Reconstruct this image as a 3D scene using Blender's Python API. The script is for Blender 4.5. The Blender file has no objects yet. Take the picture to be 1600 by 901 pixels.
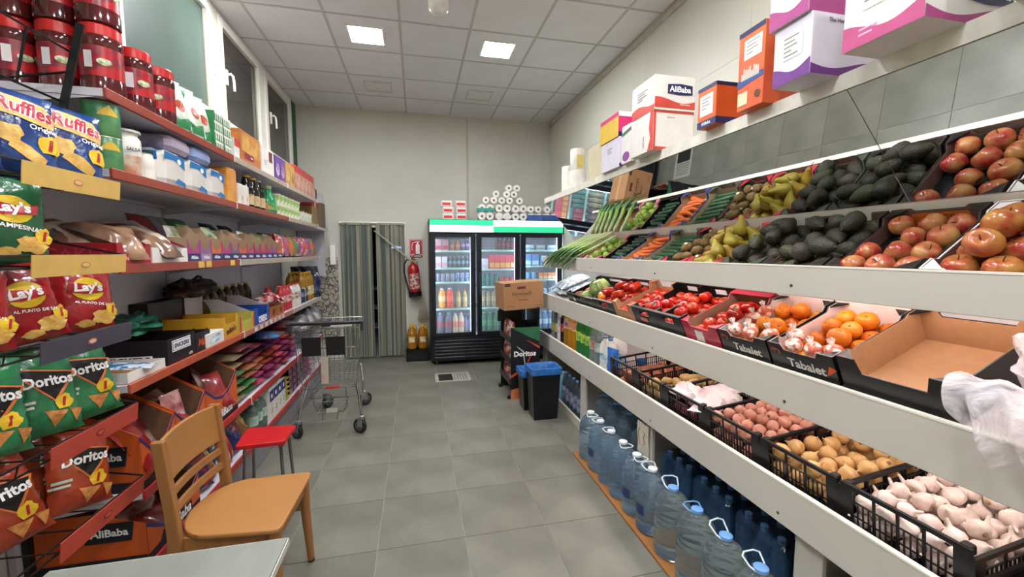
import bpy, math, random
from math import sin, cos, pi, radians, sqrt, atan2
from mathutils import Matrix, Vector, noise as mnoise
from mathutils.geometry import tessellate_polygon

S = bpy.context.scene
COL = S.collection
random.seed(7)

# ---------------------------------------------------------------- camera, world, exposure
cam = bpy.data.objects.new('camera', bpy.data.cameras.new('camera'))
COL.objects.link(cam)
_R = Matrix(((0.9745, 0.0200, -0.2234), (-0.2243, 0.0852, -0.9708), (0.0, 0.9962, 0.0874))).to_quaternion().to_matrix()
cam.matrix_world = Matrix.Translation((0, 0, 1.52)) @ _R.to_4x4()
cam.data.sensor_width = 36.0
cam.data.lens = 646.0 / 1600.0 * 36.0
cam.data.clip_start = 0.05
S.camera = cam
S.view_settings.view_transform = 'Standard'
S.view_settings.look = 'None'
S.view_settings.gamma = 1.0
S.view_settings.use_curve_mapping = False
S.view_settings.exposure = 0.95
W = bpy.data.worlds.new('world'); S.world = W; W.use_nodes = True
W.node_tree.nodes['Background'].inputs[0].default_value = (0.05, 0.06, 0.075, 1)
W.node_tree.nodes['Background'].inputs[1].default_value = 0.25

PANEL_LIGHT = 62.0      # ceiling panel diffusers
TUBE_LIGHT = 13.0        # tubes under the produce trays
FRIDGE_LIGHT = 8.5      # cooler interior strips

# ---------------------------------------------------------------- materials
def lin(h):
    h = h.lstrip('#'); c = [int(h[i:i+2], 16)/255 for i in (0, 2, 4)]
    return tuple(x/12.92 if x <= .04045 else ((x+.055)/1.055)**2.4 for x in c) + (1,)
_mc = {}
def C(col, r=.5, v=.10, s=14., metal=0, bump=0, tr=0, ior=1.45, em=0, alpha=1, c2=None, thr=.5, sharp=.12, coat=0, rnd=0, sx=(1, 1, 1), detail=3, bs=None):
    key = (col, r, v, s, metal, bump, tr, ior, em, alpha, c2, thr, sharp, coat, rnd, sx, detail, bs)
    if key in _mc: return _mc[key]
    m = bpy.data.materials.new('mat_' + col.lstrip('#')); m.use_nodes = True
    nt = m.node_tree; N = nt.nodes; L = nt.links; b = N['Principled BSDF']
    tc = N.new('ShaderNodeTexCoord'); mp = N.new('ShaderNodeMapping'); L.new(tc.outputs['Object'], mp.inputs[0]); mp.inputs['Scale'].default_value = sx
    nz = N.new('ShaderNodeTexNoise'); nz.inputs['Scale'].default_value = s; nz.inputs['Detail'].default_value = detail
    L.new(mp.outputs[0], nz.inputs['Vector'])
    rp = N.new('ShaderNodeValToRGB'); L.new(nz.outputs[0], rp.inputs[0])
    a = lin(col)
    if c2:
        e = rp.color_ramp.elements; e[0].position = max(0, thr-sharp); e[0].color = a; e[1].position = min(1, thr+sharp); e[1].color = lin(c2)
    else:
        e = rp.color_ramp.elements; e[0].position = .3; e[0].color = tuple(x*(1-v) for x in a[:3])+(1,); e[1].position = .7; e[1].color = tuple(min(1, x*(1+v)) for x in a[:3])+(1,)
    out = rp.outputs[0]
    if rnd:
        oi = N.new('ShaderNodeObjectInfo'); mr = N.new('ShaderNodeMapRange'); L.new(oi.outputs['Random'], mr.inputs[0])
        mr.inputs[3].default_value = 1-rnd; mr.inputs[4].default_value = 1+rnd
        hs = N.new('ShaderNodeHueSaturation'); L.new(out, hs.inputs['Color']); L.new(mr.outputs[0], hs.inputs['Value']); out = hs.outputs[0]
    L.new(out, b.inputs['Base Color'])
    b.inputs['Roughness'].default_value = r; b.inputs['Metallic'].default_value = metal
    b.inputs['IOR'].default_value = ior; b.inputs['Transmission Weight'].default_value = tr; b.inputs['Alpha'].default_value = alpha
    b.inputs['Coat Weight'].default_value = coat
    if em: L.new(out, b.inputs['Emission Color']); b.inputs['Emission Strength'].default_value = em
    if bump:
        n2 = N.new('ShaderNodeTexNoise'); n2.inputs['Scale'].default_value = bs or s*2; n2.inputs['Detail'].default_value = 4; L.new(mp.outputs[0], n2.inputs['Vector'])
        bp = N.new('ShaderNodeBump'); bp.inputs['Strength'].default_value = bump; bp.inputs['Distance'].default_value = .01
        L.new(n2.outputs[0], bp.inputs['Height']); L.new(bp.outputs[0], b.inputs['Normal'])
    _mc[key] = m
    return m
def foil(c, c2=None, **k):      # glossy printed film
    return C(c, r=k.pop('r', .28), bump=k.pop('bump', .25), s=k.pop('s', 9), bs=22, c2=c2, coat=.3, **k)
def board(c, c2=None, **k):     # printed carton
    return C(c, r=k.pop('r', .42), v=.05, c2=c2, **k)
KRAFT = C('#a97a55', r=.8, v=.08, s=40)
WHITE = C('#efe9e2', r=.45, v=.03)
BLACKP = C('#141416', r=.4, v=.1)
NAVY = C('#1d2150', r=.45)
TXTW = C('#f2f0ee', r=.5, v=.02)
TXTK = C('#17151a', r=.5, v=.02)

# ---------------------------------------------------------------- mesh builder
def V(*a): return Vector(a)
def fr(o, r, u):
    r = Vector(r).normalized(); u = Vector(u).normalized(); n = r.cross(u)
    M = Matrix.Identity(4)
    for i in range(3): M[i][0] = r[i]; M[i][1] = u[i]; M[i][2] = n[i]; M[i][3] = o[i]
    return M
def FX(o): return fr(o, (0, -1, 0), (0, 0, 1))      # faces -x
def FP(o): return fr(o, (0, 1, 0), (0, 0, 1))       # faces +x
def FY(o): return fr(o, (1, 0, 0), (0, 0, 1))       # faces -y
def FZ(o): return fr(o, (1, 0, 0), (0, 1, 0))       # faces up
_tc = {}
def textdata(s, bold=0, shear=0):
    k = (s, bold, shear)
    if k in _tc: return _tc[k]
    cu = bpy.data.curves.new('t', 'FONT'); cu.body = s; cu.offset = bold; cu.shear = shear; cu.resolution_u = 2; cu.fill_mode = 'FRONT'
    ob = bpy.data.objects.new('t', cu); COL.objects.link(ob)
    dg = bpy.context.evaluated_depsgraph_get(); me = bpy.data.meshes.new_from_object(ob.evaluated_get(dg))
    P = [(v.co.x, v.co.y) for v in me.vertices]; Fc = [tuple(p.vertices) for p in me.polygons]
    bpy.data.objects.remove(ob); bpy.data.curves.remove(cu); bpy.data.meshes.remove(me)
    x0 = min(p[0] for p in P); x1 = max(p[0] for p in P); y0 = min(p[1] for p in P); y1 = max(p[1] for p in P)
    P = [((p[0]-(x0+x1)/2)/(x1-x0), (p[1]-(y0+y1)/2)/(x1-x0)) for p in P]
    _tc[k] = (P, Fc, (y1-y0)/(x1-x0)); return _tc[k]

class MB:
    def __init__(s, M=None): s.v = []; s.f = []; s.m = []; s.M = M
    def add(s, vs, fs, mi=0, M=None):
        n = len(s.v)
        if M is not None: vs = [M @ Vector(p) for p in vs]
        if s.M is not None: vs = [s.M @ Vector(p) for p in vs]
        s.v += [tuple(p) for p in vs]; s.f += [tuple(n+i for i in f) for f in fs]; s.m += [mi]*len(fs); return s
    def box(s, a, b, mi=0, M=None, ch=0):
        x0, y0, z0 = a; x1, y1, z1 = b
        if not ch:
            vs = [(x0,y0,z0),(x1,y0,z0),(x1,y1,z0),(x0,y1,z0),(x0,y0,z1),(x1,y0,z1),(x1,y1,z1),(x0,y1,z1)]
            return s.add(vs, [(0,3,2,1),(4,5,6,7),(0,1,5,4),(1,2,6,5),(2,3,7,6),(3,0,4,7)], mi, M)
        c = ch
        def ring(z, k): return [(x0+c+k,y0+k,z),(x1-c-k,y0+k,z),(x1-k,y0+c+k,z),(x1-k,y1-c-k,z),(x1-c-k,y1-k,z),(x0+c+k,y1-k,z),(x0+k,y1-c-k,z),(x0+k,y0+c+k,z)]
        vs = ring(z0, c*.5)+ring(z0+c, 0)+ring(z1-c, 0)+ring(z1, c*.5); fs = [tuple(range(7, -1, -1)), tuple(range(24, 32))]
        for r in range(3):
            for i in range(8): fs.append((r*8+i, r*8+(i+1)%8, r*8+8+(i+1)%8, r*8+8+i))
        return s.add(vs, fs, mi, M)
    def lathe(s, prof, n=14, mi=0, M=None, rad=None, cap=True):
        vs = []; fs = []
        for j, (r, z) in enumerate(prof):
            for i in range(n):
                a = 2*pi*i/n; k = rad(a, j/(len(prof)-1)) if rad else 1
                vs.append((r*k*cos(a), r*k*sin(a), z))
        for j in range(len(prof)-1):
            for i in range(n): fs.append((j*n+i, j*n+(i+1)%n, (j+1)*n+(i+1)%n, (j+1)*n+i))
        if cap: fs.append(tuple(range(n-1, -1, -1))); fs.append(tuple((len(prof)-1)*n+i for i in range(n)))
        return s.add(vs, fs, mi, M)
    def cyl(s, p, q, r, r2=None, n=10, mi=0):
        p = Vector(p); q = Vector(q); d = q-p; M = Matrix.Translation(p) @ d.to_track_quat('Z', 'Y').to_matrix().to_4x4()
        return s.lathe([(r, 0), (r if r2 is None else r2, d.length)], n, mi, M)
    def tube(s, pts, r, n=6, mi=0, closed=False):
        pts = [Vector(p) for p in pts]; k = len(pts); vs = []; fs = []; up = None
        for i, p in enumerate(pts):
            a = pts[(i-1) % k] if (i or closed) else p; b = pts[(i+1) % k] if (i < k-1 or closed) else p
            t = (b-a).normalized()
            if up is None: up = t.orthogonal().normalized()
            up = (up - t*up.dot(t)).normalized(); w = t.cross(up)
            rr = r[i] if isinstance(r, (list, tuple)) else r
            for j in range(n): vs.append(p + up*rr*cos(2*pi*j/n) + w*rr*sin(2*pi*j/n))
        for i in range(k if closed else k-1):
            for j in range(n): fs.append((i*n+j, ((i+1) % k)*n+j, ((i+1) % k)*n+(j+1) % n, i*n+(j+1) % n))
        if not closed: fs.append(tuple(range(n))[::-1]); fs.append(tuple((k-1)*n+j for j in range(n)))
        return s.add(vs, fs, mi)
    def prism(s, poly, M, t, mi=0):       # polygon in the frame's plane, extruded by t along its normal
        n = len(poly); vs = [(x, y, 0) for x, y in poly]+[(x, y, t) for x, y in poly]
        tri = tessellate_polygon([[Vector((x, y, 0)) for x, y in poly]])
        fs = []
        for a, b, c in tri:
            ar = (poly[b][0]-poly[a][0])*(poly[c][1]-poly[a][1])-(poly[b][1]-poly[a][1])*(poly[c][0]-poly[a][0])
            if ar < 0: b, c = c, b
            fs.append((n+a, n+b, n+c)); fs.append((c, b, a))
        area = sum(poly[i][0]*poly[(i+1) % n][1]-poly[(i+1) % n][0]*poly[i][1] for i in range(n))
        for i in range(n):
            j = (i+1) % n; fs.append((i, j, n+j, n+i) if area > 0 else (j, i, n+i, n+j))
        return s.add(vs, fs, mi, M)
    def decal(s, P, F, M, off=.001, mi=0, fn=None, mx=.02):
        P = list(P)
        if fn:
            out = []; cache = {}
            def mid(a, b):
                k = (min(a, b), max(a, b))
                if k not in cache: P.append(((P[a][0]+P[b][0])/2, (P[a][1]+P[b][1])/2)); cache[k] = len(P)-1
                return cache[k]
            st = [(f[0], f[i], f[i+1]) for f in F for i in range(1, len(f)-1)]
            while st:
                a, b, c = st.pop(); L = [math.dist(P[a], P[b]), math.dist(P[b], P[c]), math.dist(P[c], P[a])]; k = max(range(3), key=lambda i: L[i])
                if L[k] > mx and len(out) < 4000:
                    e = (a, b, c)[k], (a, b, c)[(k+1) % 3], (a, b, c)[(k+2) % 3]; m_ = mid(e[0], e[1]); st += [(e[0], m_, e[2]), (m_, e[1], e[2])]
                else: out.append((a, b, c))
            F = out
        return s.add([(x, y, (fn(x, y) if fn else 0)+off) for x, y in P], F, mi, M)
    def text(s, t, M, w=None, h=None, at=(0, 0), off=.001, mi=0, fn=None, bold=.02, shear=0, rot=0, sy=1):
        P, F, asp = textdata(t, bold, shear)
        if w is None: w = h/asp
        if h and asp*w*sy > h: w = h/asp/sy
        c, d = cos(rot), sin(rot)
        Q = [(x*w*c-y*w*sy*d+at[0], x*w*d+y*w*sy*c+at[1]) for x, y in P]
        return s.decal(Q, F, M, off, mi, fn, .03)
    def poly(s, pts, M, off=.001, mi=0, fn=None, at=(0, 0), sc=1):
        pts = [(x*sc+at[0], y*sc+at[1]) for x, y in pts]
        tri = tessellate_polygon([[Vector((x, y, 0)) for x, y in pts]]); F = []
        for a, b, c in tri:
            ar = (pts[b][0]-pts[a][0])*(pts[c][1]-pts[a][1])-(pts[b][1]-pts[a][1])*(pts[c][0]-pts[a][0])
            F.append((a, b, c) if ar > 0 else (a, c, b))
        return s.decal(pts, F, M, off, mi, fn)
    def ell(s, at, rx, ry, M, off=.001, mi=0, fn=None, rot=0, n=18):
        c, d = cos(rot), sin(rot); P = []
        for i in range(n): x = rx*cos(2*pi*i/n); y = ry*sin(2*pi*i/n); P.append((x*c-y*d, x*d+y*c))
        return s.poly(P, M, off, mi, fn, at)
    def rect(s, x0, y0, x1, y1, M, off=.001, mi=0, fn=None): return s.poly([(x0, y0), (x1, y0), (x1, y1), (x0, y1)], M, off, mi, fn)
    def ball(s, c, rx, ry=None, rz=None, n=12, k=7, mi=0, M=None, wob=0, seed=0):
        ry = ry or rx; rz = rz or rx; vs = []; fs = []
        for j in range(k+1):
            t = pi*j/k
            for i in range(n):
                a = 2*pi*i/n; p = Vector((sin(t)*cos(a), sin(t)*sin(a), -cos(t)))
                w = 1+wob*mnoise.noise(p*1.6+Vector((seed*3.1, seed*1.7, seed))) if wob else 1
                vs.append((c[0]+rx*p.x*w, c[1]+ry*p.y*w, c[2]+rz*p.z*w))
        for j in range(k):
            for i in range(n): fs.append((j*n+i, j*n+(i+1) % n, (j+1)*n+(i+1) % n, (j+1)*n+i))
        return s.add(vs, fs, mi, M)

def part(name, mb, mats, parent=None, smooth=False, label=None, kind=None, bev=0):
    me = bpy.data.meshes.new(name); me.from_pydata(mb.v, [], mb.f)
    if not isinstance(mats, (list, tuple)): mats = [mats]
    for m in mats: me.materials.append(m)
    if len(mats) > 1: me.polygons.foreach_set('material_index', mb.m)
    if smooth:
        me.polygons.foreach_set('use_smooth', [True]*len(me.polygons))
        if smooth != 2 and hasattr(me, 'set_sharp_from_angle'): me.set_sharp_from_angle(angle=radians(42))
    me.update()
    o = bpy.data.objects.new(name, me); COL.objects.link(o)
    if parent is not None: o.parent = parent
    if label: o['label'] = label
    if kind: o['kind'] = kind
    if bev:
        b = o.modifiers.new('edge', 'BEVEL'); b.width = bev; b.segments = 2; b.limit_method = 'ANGLE'; b.angle_limit = radians(40)
    return o
def tag(o, label, cat, group=None):
    o['label'] = label; o['category'] = cat
    if group: o['group'] = group
    return o
def thing(name, label, cat, loc=(0, 0, 0), rot=(0, 0, 0), group=None):
    o = bpy.data.objects.new(name, None); COL.objects.link(o); o.location = loc; o.rotation_euler = rot; o.empty_display_size = .05
    return tag(o, label, cat, group)
def solo(name, mb, mats, label, cat, loc=(0, 0, 0), rot=(0, 0, 0), group=None, smooth=False):
    o = part(name, mb, mats, None, smooth); o.location = loc; o.rotation_euler = rot
    return tag(o, label, cat, group)
def dup(root, loc=None, rot=None, label=None, group=None, sc=None, mw=None, remat=None):
    r = root.copy(); COL.objects.link(r)
    if loc is not None: r.location = loc
    if rot is not None: r.rotation_euler = rot
    if mw is not None: r.matrix_world = mw
    if sc is not None: r.scale = (sc, sc, sc) if not isinstance(sc, tuple) else sc
    if label: r['label'] = label
    if group: r['group'] = group
    for ch in root.children:
        c = ch.copy(); COL.objects.link(c); c.parent = r
        for g in ch.children:
            d = g.copy(); COL.objects.link(d); d.parent = c
    return r
def struct(name, mb, mats, parent=None, smooth=False):
    o = part(name, mb, mats, parent, smooth); o['kind'] = 'structure'; return o
def rr(a, b): return random.uniform(a, b)

# ================================================================= THE ROOM
XL, XR, YB, YF, H = -1.535, 2.01, 6.18, -2.2, 3.47
# floor: grout bed with 45 cm porcelain tiles
floor = struct('floor', MB().box((XL-.15, YF-.1, -.12), (XR+.15, YB+.02, -.004)), C('#9a998c', r=.8, s=30))
tile_m = C('#66645a', r=.28, s=3.2, c2='#7b786d', thr=.5, sharp=.16, rnd=.05, detail=10, bump=.03)
tmb = MB().box((-.2235, -.2235, -.010), (.2235, .2235, 0), ch=.0015)
t0 = None
gx0, gy0 = -.225, 2.095
for i in range(-3, 6):
    for j in range(-10, 10):
        x0, y0 = gx0+.45*i, gy0+.45*j; x1, y1 = x0+.45, y0+.45
        if x1 < XL+.03 or x0 > XR-.03 or y1 < YF+.05 or y0 > YB-.03: continue
        if x0 < XL or x1 > XR or y1 > YB or y0 < YF:
            a, b, c, d = max(x0+.0015, XL), min(x1-.0015, XR), max(y0+.0015, YF), min(y1-.0015, YB)
            part('floor_tile', MB().box((a, c, -.010), (b, d, 0), ch=.0015), tile_m, floor)
        elif t0 is None:
            t0 = part('floor_tile', tmb, tile_m, floor); t0.location = (x0+.225, y0+.225, 0)
        else:
            o = t0.copy(); COL.objects.link(o); o.location = (x0+.225, y0+.225, 0)
# ceiling: T-bar grid with 60 cm tiles
ceil = struct('ceiling', MB().box((XL-.15, YF-.1, H+.06), (XR+.15, YB+.1, H+.12)), C('#8a8a86', r=.9))
ct_m = C('#dedee0', r=.85, s=3, c2='#d4d4d6', thr=.5, sharp=.3, rnd=.025, bump=.05, bs=300)
bar_m = C('#b5b4b0', r=.5, v=.02)
LIT = [(-1.0, 3.5), (-.4, 4.1), (.8, 4.1), (-.4, 1.7), (.8, 1.7), (.2, .5), (-.4, -.7), (.8, -.7)]  # the panel closest overhead is unseen, added to brighten the left shelves
OFF = [(-.4, 5.3), (.8, 5.3)]
hole = {(round(x, 2), round(y, 2)) for x, y in LIT+OFF}
c0 = cp0 = None
for i in range(-4, 5):
    for j in range(-11, 5):
        cx, cy = -.4+.6*i, 4.1+.6*j; x0, x1, y0, y1 = cx-.297, cx+.297, cy-.297, cy+.297
        if x1 < XL+.03 or x0 > XR-.03 or y1 < YF+.05 or y0 > YB-.03: continue
        if (round(cx, 2), round(cy, 2)) in hole:
            m_ = MB()
            for a, b in (((-.297, -.297), (.297, -.155)), ((-.297, .155), (.297, .297)), ((-.297, -.155), (-.155, .155)), ((.155, -.155), (.297, .155))):
                m_.box((a[0], a[1], 0), (b[0], b[1], .015))
            o = part('ceiling_tile', m_, ct_m, ceil); o.location = (cx, cy, H-.003)
        elif x0 < XL or x1 > XR or y1 > YB or y0 < YF:
            part('ceiling_tile', MB().box((max(x0, XL), max(y0, YF), H-.003), (min(x1, XR), min(y1, YB), H+.012)), ct_m, ceil)
        elif c0 is None:
            c0 = part('ceiling_tile', MB().box((-.297, -.297, 0), (.297, .297, .015), ch=.002), ct_m, ceil); c0.location = (cx, cy, H-.003)
        else:
            o = c0.copy(); COL.objects.link(o); o.location = (cx, cy, H-.003)
for i in range(-2, 6):
    x = -.1+.6*(i-1)
    if XL < x < XR: part('grid_bar', MB().box((x-.011, YF, H-.006), (x+.011, YB, H+.03)), bar_m, ceil)
for j in range(-10, 5):
    y = 3.8+.6*j
    if YF < y < YB: part('grid_bar', MB().box((XL, y-.011, H-.0055), (XR, y+.011, H+.03)), bar_m, ceil)
part('grid_bar', MB().box((XR-.022, YF, H-.02), (XR, YB, H-.0065)), bar_m, ceil)
# lights
lit_m = C('#fafcff', em=PANEL_LIGHT, v=0); off_m = C('#d4d4d2', r=.5)
def panel(x, y, on, label, group=None):
    t = thing('ceiling_light', label, 'light', (x, y, H), group=group)
    f = MB()
    for a, b in (((-.155, -.155), (.155, -.14)), ((-.155, .14), (.155, .155)), ((-.155, -.14), (-.14, .14)), ((.14, -.14), (.155, .14))): f.box((a[0], a[1], -.012), (b[0], b[1], .01))
    part('frame', f, WHITE if on else C('#c2c1bc'), t); part('diffuser', MB().box((-.141, -.141, -.008), (.141, .141, .008)), lit_m if on else off_m, t)
panel(-1.0, 3.5, 1, 'lit square ceiling panel beside the window wall, cut off by the top of the view')
panel(-.4, 4.1, 1, 'lit square ceiling panel over the aisle, on the window side')
panel(.8, 4.1, 1, 'lit square ceiling panel on the produce side of the aisle')
for x, y in LIT[3:]: panel(x, y, 1, 'unseen lit square ceiling panel near the viewer', 'ceiling panels over the shop entrance end')
panel(-.4, 5.3, 0, 'unlit square ceiling panel in front of the curtained doorway')
panel(.8, 5.3, 0, 'unlit square ceiling panel in front of the drinks cooler')
t = thing('sensor_dome', 'white rounded cylinder fitting hanging from the ceiling tiles', 'sensor', (.2, 3.33, H-.006))
part('housing', MB().lathe([(.075, 0), (.075, -.11)], 24), WHITE, t, True)
part('dome', MB().lathe([(.074, -.11), (.07, -.13), (.055, -.15), (.03, -.16), (.004, -.163)], 24), C('#dcdad2', r=.2), t, True)

# walls
wall_c = C('#cfc9b4', r=.75, s=1.3, c2='#bfb9a6', thr=.5, sharp=.3, detail=9, bump=.06, bs=30)
green_m = C('#1d5a3c', r=.5)
BT = .14
# back wall with an arched doorway
dx0, dx1, azs = -.985, -.205, 1.55
arch = []
for k in range(0, 13):
    a = pi*k/12; arch.append(((dx0+dx1)/2-(dx1-dx0)/2*cos(a), azs+.32*sin(a)))
wb = MB(); F0 = fr((0, YB, 0), (1, 0, 0), (0, 0, 1))
wb.box((XL-.15, YB, -.01), (dx0, YB+BT, H+.05)); wb.box((dx1, YB, -.01), (XR+.15, YB+BT, H+.05)); wb.box((dx0, YB, 1.9), (dx1, YB+BT, H+.05))
for k in range(12):
    (a, za), (b, zb) = arch[k], arch[k+1]
    wb.add([(a, YB, za), (b, YB, zb), (b, YB, 1.9), (a, YB, 1.9), (a, YB+BT, za), (b, YB+BT, zb), (b, YB+BT, 1.9), (a, YB+BT, 1.9)], [(0, 1, 2, 3), (7, 6, 5, 4), (0, 4, 5, 1)])
def stained(col, c2):
    m = C(col, r=.8, s=1.1, c2=c2, thr=.52, sharp=.22, detail=10, bump=.08, bs=25); return m
wall_back = struct('wall_back', wb, stained('#cccbc0', '#bdb9ae'))
st = MB()
part('conduit', MB().cyl((.753, YB-.012, 2.0), (.753, YB-.012, H-.01), .011, n=8), C('#bdb7a6', r=.7), wall_back)
# patterned board beside the doorway
pm = bpy.data.materials.new('mat_arabesque'); pm.use_nodes = True
nt = pm.node_tree; b = nt.nodes['Principled BSDF']; tcn = nt.nodes.new('ShaderNodeTexCoord'); wv = nt.nodes.new('ShaderNodeTexVoronoi'); wv.feature = 'DISTANCE_TO_EDGE'; wv.inputs['Scale'].default_value = 16
nzn = nt.nodes.new('ShaderNodeTexNoise'); nzn.inputs['Scale'].default_value = 9; mxn = nt.nodes.new('ShaderNodeMixRGB'); mxn.inputs[0].default_value = .12
nt.links.new(tcn.outputs['Object'], nzn.inputs['Vector']); nt.links.new(tcn.outputs['Object'], mxn.inputs[1]); nt.links.new(nzn.outputs['Color'], mxn.inputs[2]); nt.links.new(mxn.outputs[0], wv.inputs['Vector'])
rpn = nt.nodes.new('ShaderNodeValToRGB'); rpn.color_ramp.elements[0].position = .05; rpn.color_ramp.elements[0].color = lin('#56504a'); rpn.color_ramp.elements[1].position = .11; rpn.color_ramp.elements[1].color = lin('#aaa294')
nt.links.new(wv.outputs['Distance'], rpn.inputs[0]); nt.links.new(rpn.outputs[0], b.inputs['Base Color']); b.inputs['Roughness'].default_value = .5
part('patterned_panel', MB().box((XL+.01, YB-.012, .25), (-1.07, YB-.001, 1.45)), pm, wall_back)
part('cable_trunking', MB().box((-1.16, YB-.05, 1.35), (-1.09, YB-.001, 1.62)), WHITE, wall_back)
# room beyond
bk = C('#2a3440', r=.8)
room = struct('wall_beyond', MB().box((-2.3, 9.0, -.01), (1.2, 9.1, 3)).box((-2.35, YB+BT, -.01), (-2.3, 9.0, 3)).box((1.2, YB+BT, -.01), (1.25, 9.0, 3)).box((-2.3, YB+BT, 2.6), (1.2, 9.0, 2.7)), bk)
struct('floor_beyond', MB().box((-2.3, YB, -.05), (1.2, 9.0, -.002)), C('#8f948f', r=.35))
ll = thing('wall_lamp', 'cold bluish lamp in the dark room behind the curtain slit', 'lamp', (-.2, 8.9, 1.6))
part('tube', MB().box((-.3, 0, 0), (.3, .03, .04)), C('#9fc4ff', em=2.0, v=0), ll)
part('base', MB().box((-.32, .03, -.01), (.32, .06, .05)), WHITE, ll)
sb = thing('metal_shelf', 'pale bluish storage rack seen through the curtain slit', 'rack', (-.75, 7.9, 0))
for z in (.15, .5, .85): part('shelf', MB().box((-.35, -.15, z), (.5, .25, z+.03)), C('#9fb3c4', r=.4), sb)
for x, y in ((-.34, -.14), (.48, -.14), (-.34, .24), (.48, .24)): part('leg', MB().box((x-.01, y-.01, 0), (x+.01, y+.01, 1.05)), C('#6c7d8c', r=.4), sb)

# right wall, glazed in large tiles
wr = struct('wall_right', MB().box((XR+.004, YF-.1, -.01), (XR+.16, YB+BT, H+.05)), C('#a9a592', r=.8))
wt_m = C('#cfcdbf', r=.42, s=1.2, c2='#c8c5b6', sharp=.4, rnd=.012)
for zi in (0.15, .8, 1.45, 2.1, 2.75):
    for k in range(-2, 7):
        y0, y1 = max(YF, 1.2*k-.15), min(YB, 1.2*k+1.05)
        if y1-y0 > .05 : part('wall_tile', MB().box((XR, y0+.001, zi+.001), (XR+.006, y1-.001, min(zi+.65, H)-.001)), wt_m, wr)
struct('trim_1', MB().box((XR-.018, YF, H-.075), (XR-.0005, YB, H-.02)), C('#b9b5a4', r=.6))
# front wall behind the camera: shop door and window at night
wf = struct('wall_front', MB().box((XL-.15, YF-.12, -.01), (XR+.15, YF, H+.05)), wall_c)

# left wall: low wall, windows in white frames, green paint
wl = MB()
wl.box((XL-.14, YF-.1, -.01), (XL, YB+BT, 2.48))
wl.box((XL-.14, YF-.1, 2.48), (XL, 2.52, H+.05)); wl.box((XL-.14, 5.97, 2.48), (XL, YB, H+.05))
wall_left = struct('wall_left', wl, C('#cfcabd', r=.7, s=2))
part('green_paint', MB().box((XL, 5.97, 1.5), (XL+.004, YB-.001, H-.001)).box((XL, 1.2, 2.3), (XL+.004, 2.52, H-.02)), green_m, wall_left)
part('green_beam', MB().box((XL, 1.3, 2.55), (XL+.05, 2.4, 2.72)), C('#2f7d52', r=.5), wall_left)
pvc = C('#dedbd0', r=.35, v=.03)
glass_n = C('#3c3a36', r=.08, v=.3, s=2)
glass_n2 = C('#53645d', r=.30, s=3, c2='#435049', sharp=.4)
wins = [(2.62, 3.86, glass_n2), (3.86, 4.90, glass_n), (4.90, 5.96, glass_n)]
for k, (a, b_, g) in enumerate(wins):
    f = MB(); z0, z1 = 2.48, H-.005
    f.box((XL-.07, a, z0), (XL+.012, a+.06, z1)).box((XL-.07, b_-.06, z0), (XL+.012, b_, z1)).box((XL-.07, a+.06, z0), (XL+.012, b_-.06, z0+.06)).box((XL-.07, a+.06, z1-.04), (XL+.012, b_-.06, z1))
    w = struct('window_%d' % (k+1), f, pvc)
    s_ = MB(); a2, b2, z2, z3 = a+.062, b_-.062, z0+.062, z1-.042; t_ = .07
    for p, q in (((a2, z2), (a2+t_, z3)), ((b2-t_, z2), (b2, z3)), ((a2+t_, z2), (b2-t_, z2+t_)), ((a2+t_, z3-t_), (b2-t_, z3))): s_.box((XL-.03, p[0], p[1]), (XL+.03, q[0], q[1]), ch=.006)
    part('sash', s_, pvc, w)
    part('pane', MB().box((XL-.012, a2+t_, z2+t_), (XL-.004, b2-t_, z3-t_)), g, w)
    part('gasket', MB().box((XL-.005, b2-t_-.012, z2+t_), (XL+.004, b2-t_, z3-t_)).box((XL-.005, a2+t_, z2+t_), (XL+.004, a2+t_+.008, z3-t_)), C('#9a978c'), w)
    hy = {0: 3.79, 1: 4.0, 2: 5.07}[k]; hd = MB(); hd.box((XL+.03, hy-.015, 2.90), (XL+.042, hy+.015, 3.02))
    hd.tube([(XL+.042, hy, 2.98), (XL+.065, hy, 2.99), (XL+.078, hy+.01, 2.975), (XL+.08, hy+.02, 2.93), (XL+.08, hy+.02, 2.86)], .010, 8)
    part('handle', hd, pvc, w, True)
struct('trim_2', MB().box((XL-.001, 2.52, 2.385), (XL+.05, 5.97, 2.48), ch=.004), pvc)
# ================================================================= PRODUCE SHELVING (right side)
lam = C('#c2bcb1', r=.36, v=.03, s=3); lam_e = C('#e6e0d2', r=.35, v=.02); lamd = C('#c9c0bd', r=.5, v=.03)
PY0, PY1 = -1.2, 4.40
ps = thing('produce_shelving', 'long white tiered produce stand with three trays and a tilted mirror along the tiled wall', 'shelving', (0, 0, 0))
XF = 1.345
def rail(z0, z1, y1=PY1, x=XF):
    o = part('rail', MB().box((x, PY0, z0), (x+.02, y1, z1-.006), ch=.002), lam, ps)
    e = part('edging', MB().box((x-.001, PY0, z1-.006), (x+.021, y1, z1)), lam_e, o)
    sc = MB()
    for k in range(5):
        y = .35+.9*k
        sc.cyl((x-.0015, y, z0+.035), (x+.003, y, z0+.035), .006, n=8)
    part('screw', sc, C('#5a5650', r=.4, metal=.6), o)
rail(1.362, 1.473, 4.32); rail(.923, 1.077, 4.34); rail(.48, .643, 4.45)
def trayM(x, z, ang, y=0): return Matrix.Translation((x, y, z)) @ Matrix.Rotation(-radians(ang), 4, 'Y')
TR = {1: (1.415, 1.403, 34, .345), 2: (1.388, 1.066, 24, .37), 3: (1.405, .583, 7, .55)}
for k, (x, z, a, Lr) in TR.items():
    M = trayM(x, z, a); y1 = {1: 4.30, 2: 4.32, 3: 4.42}[k]
    part('tray', MB().box((-.045, PY0, -.018), (Lr+.012, y1, -.001), M=M), lamd, ps)
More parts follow.
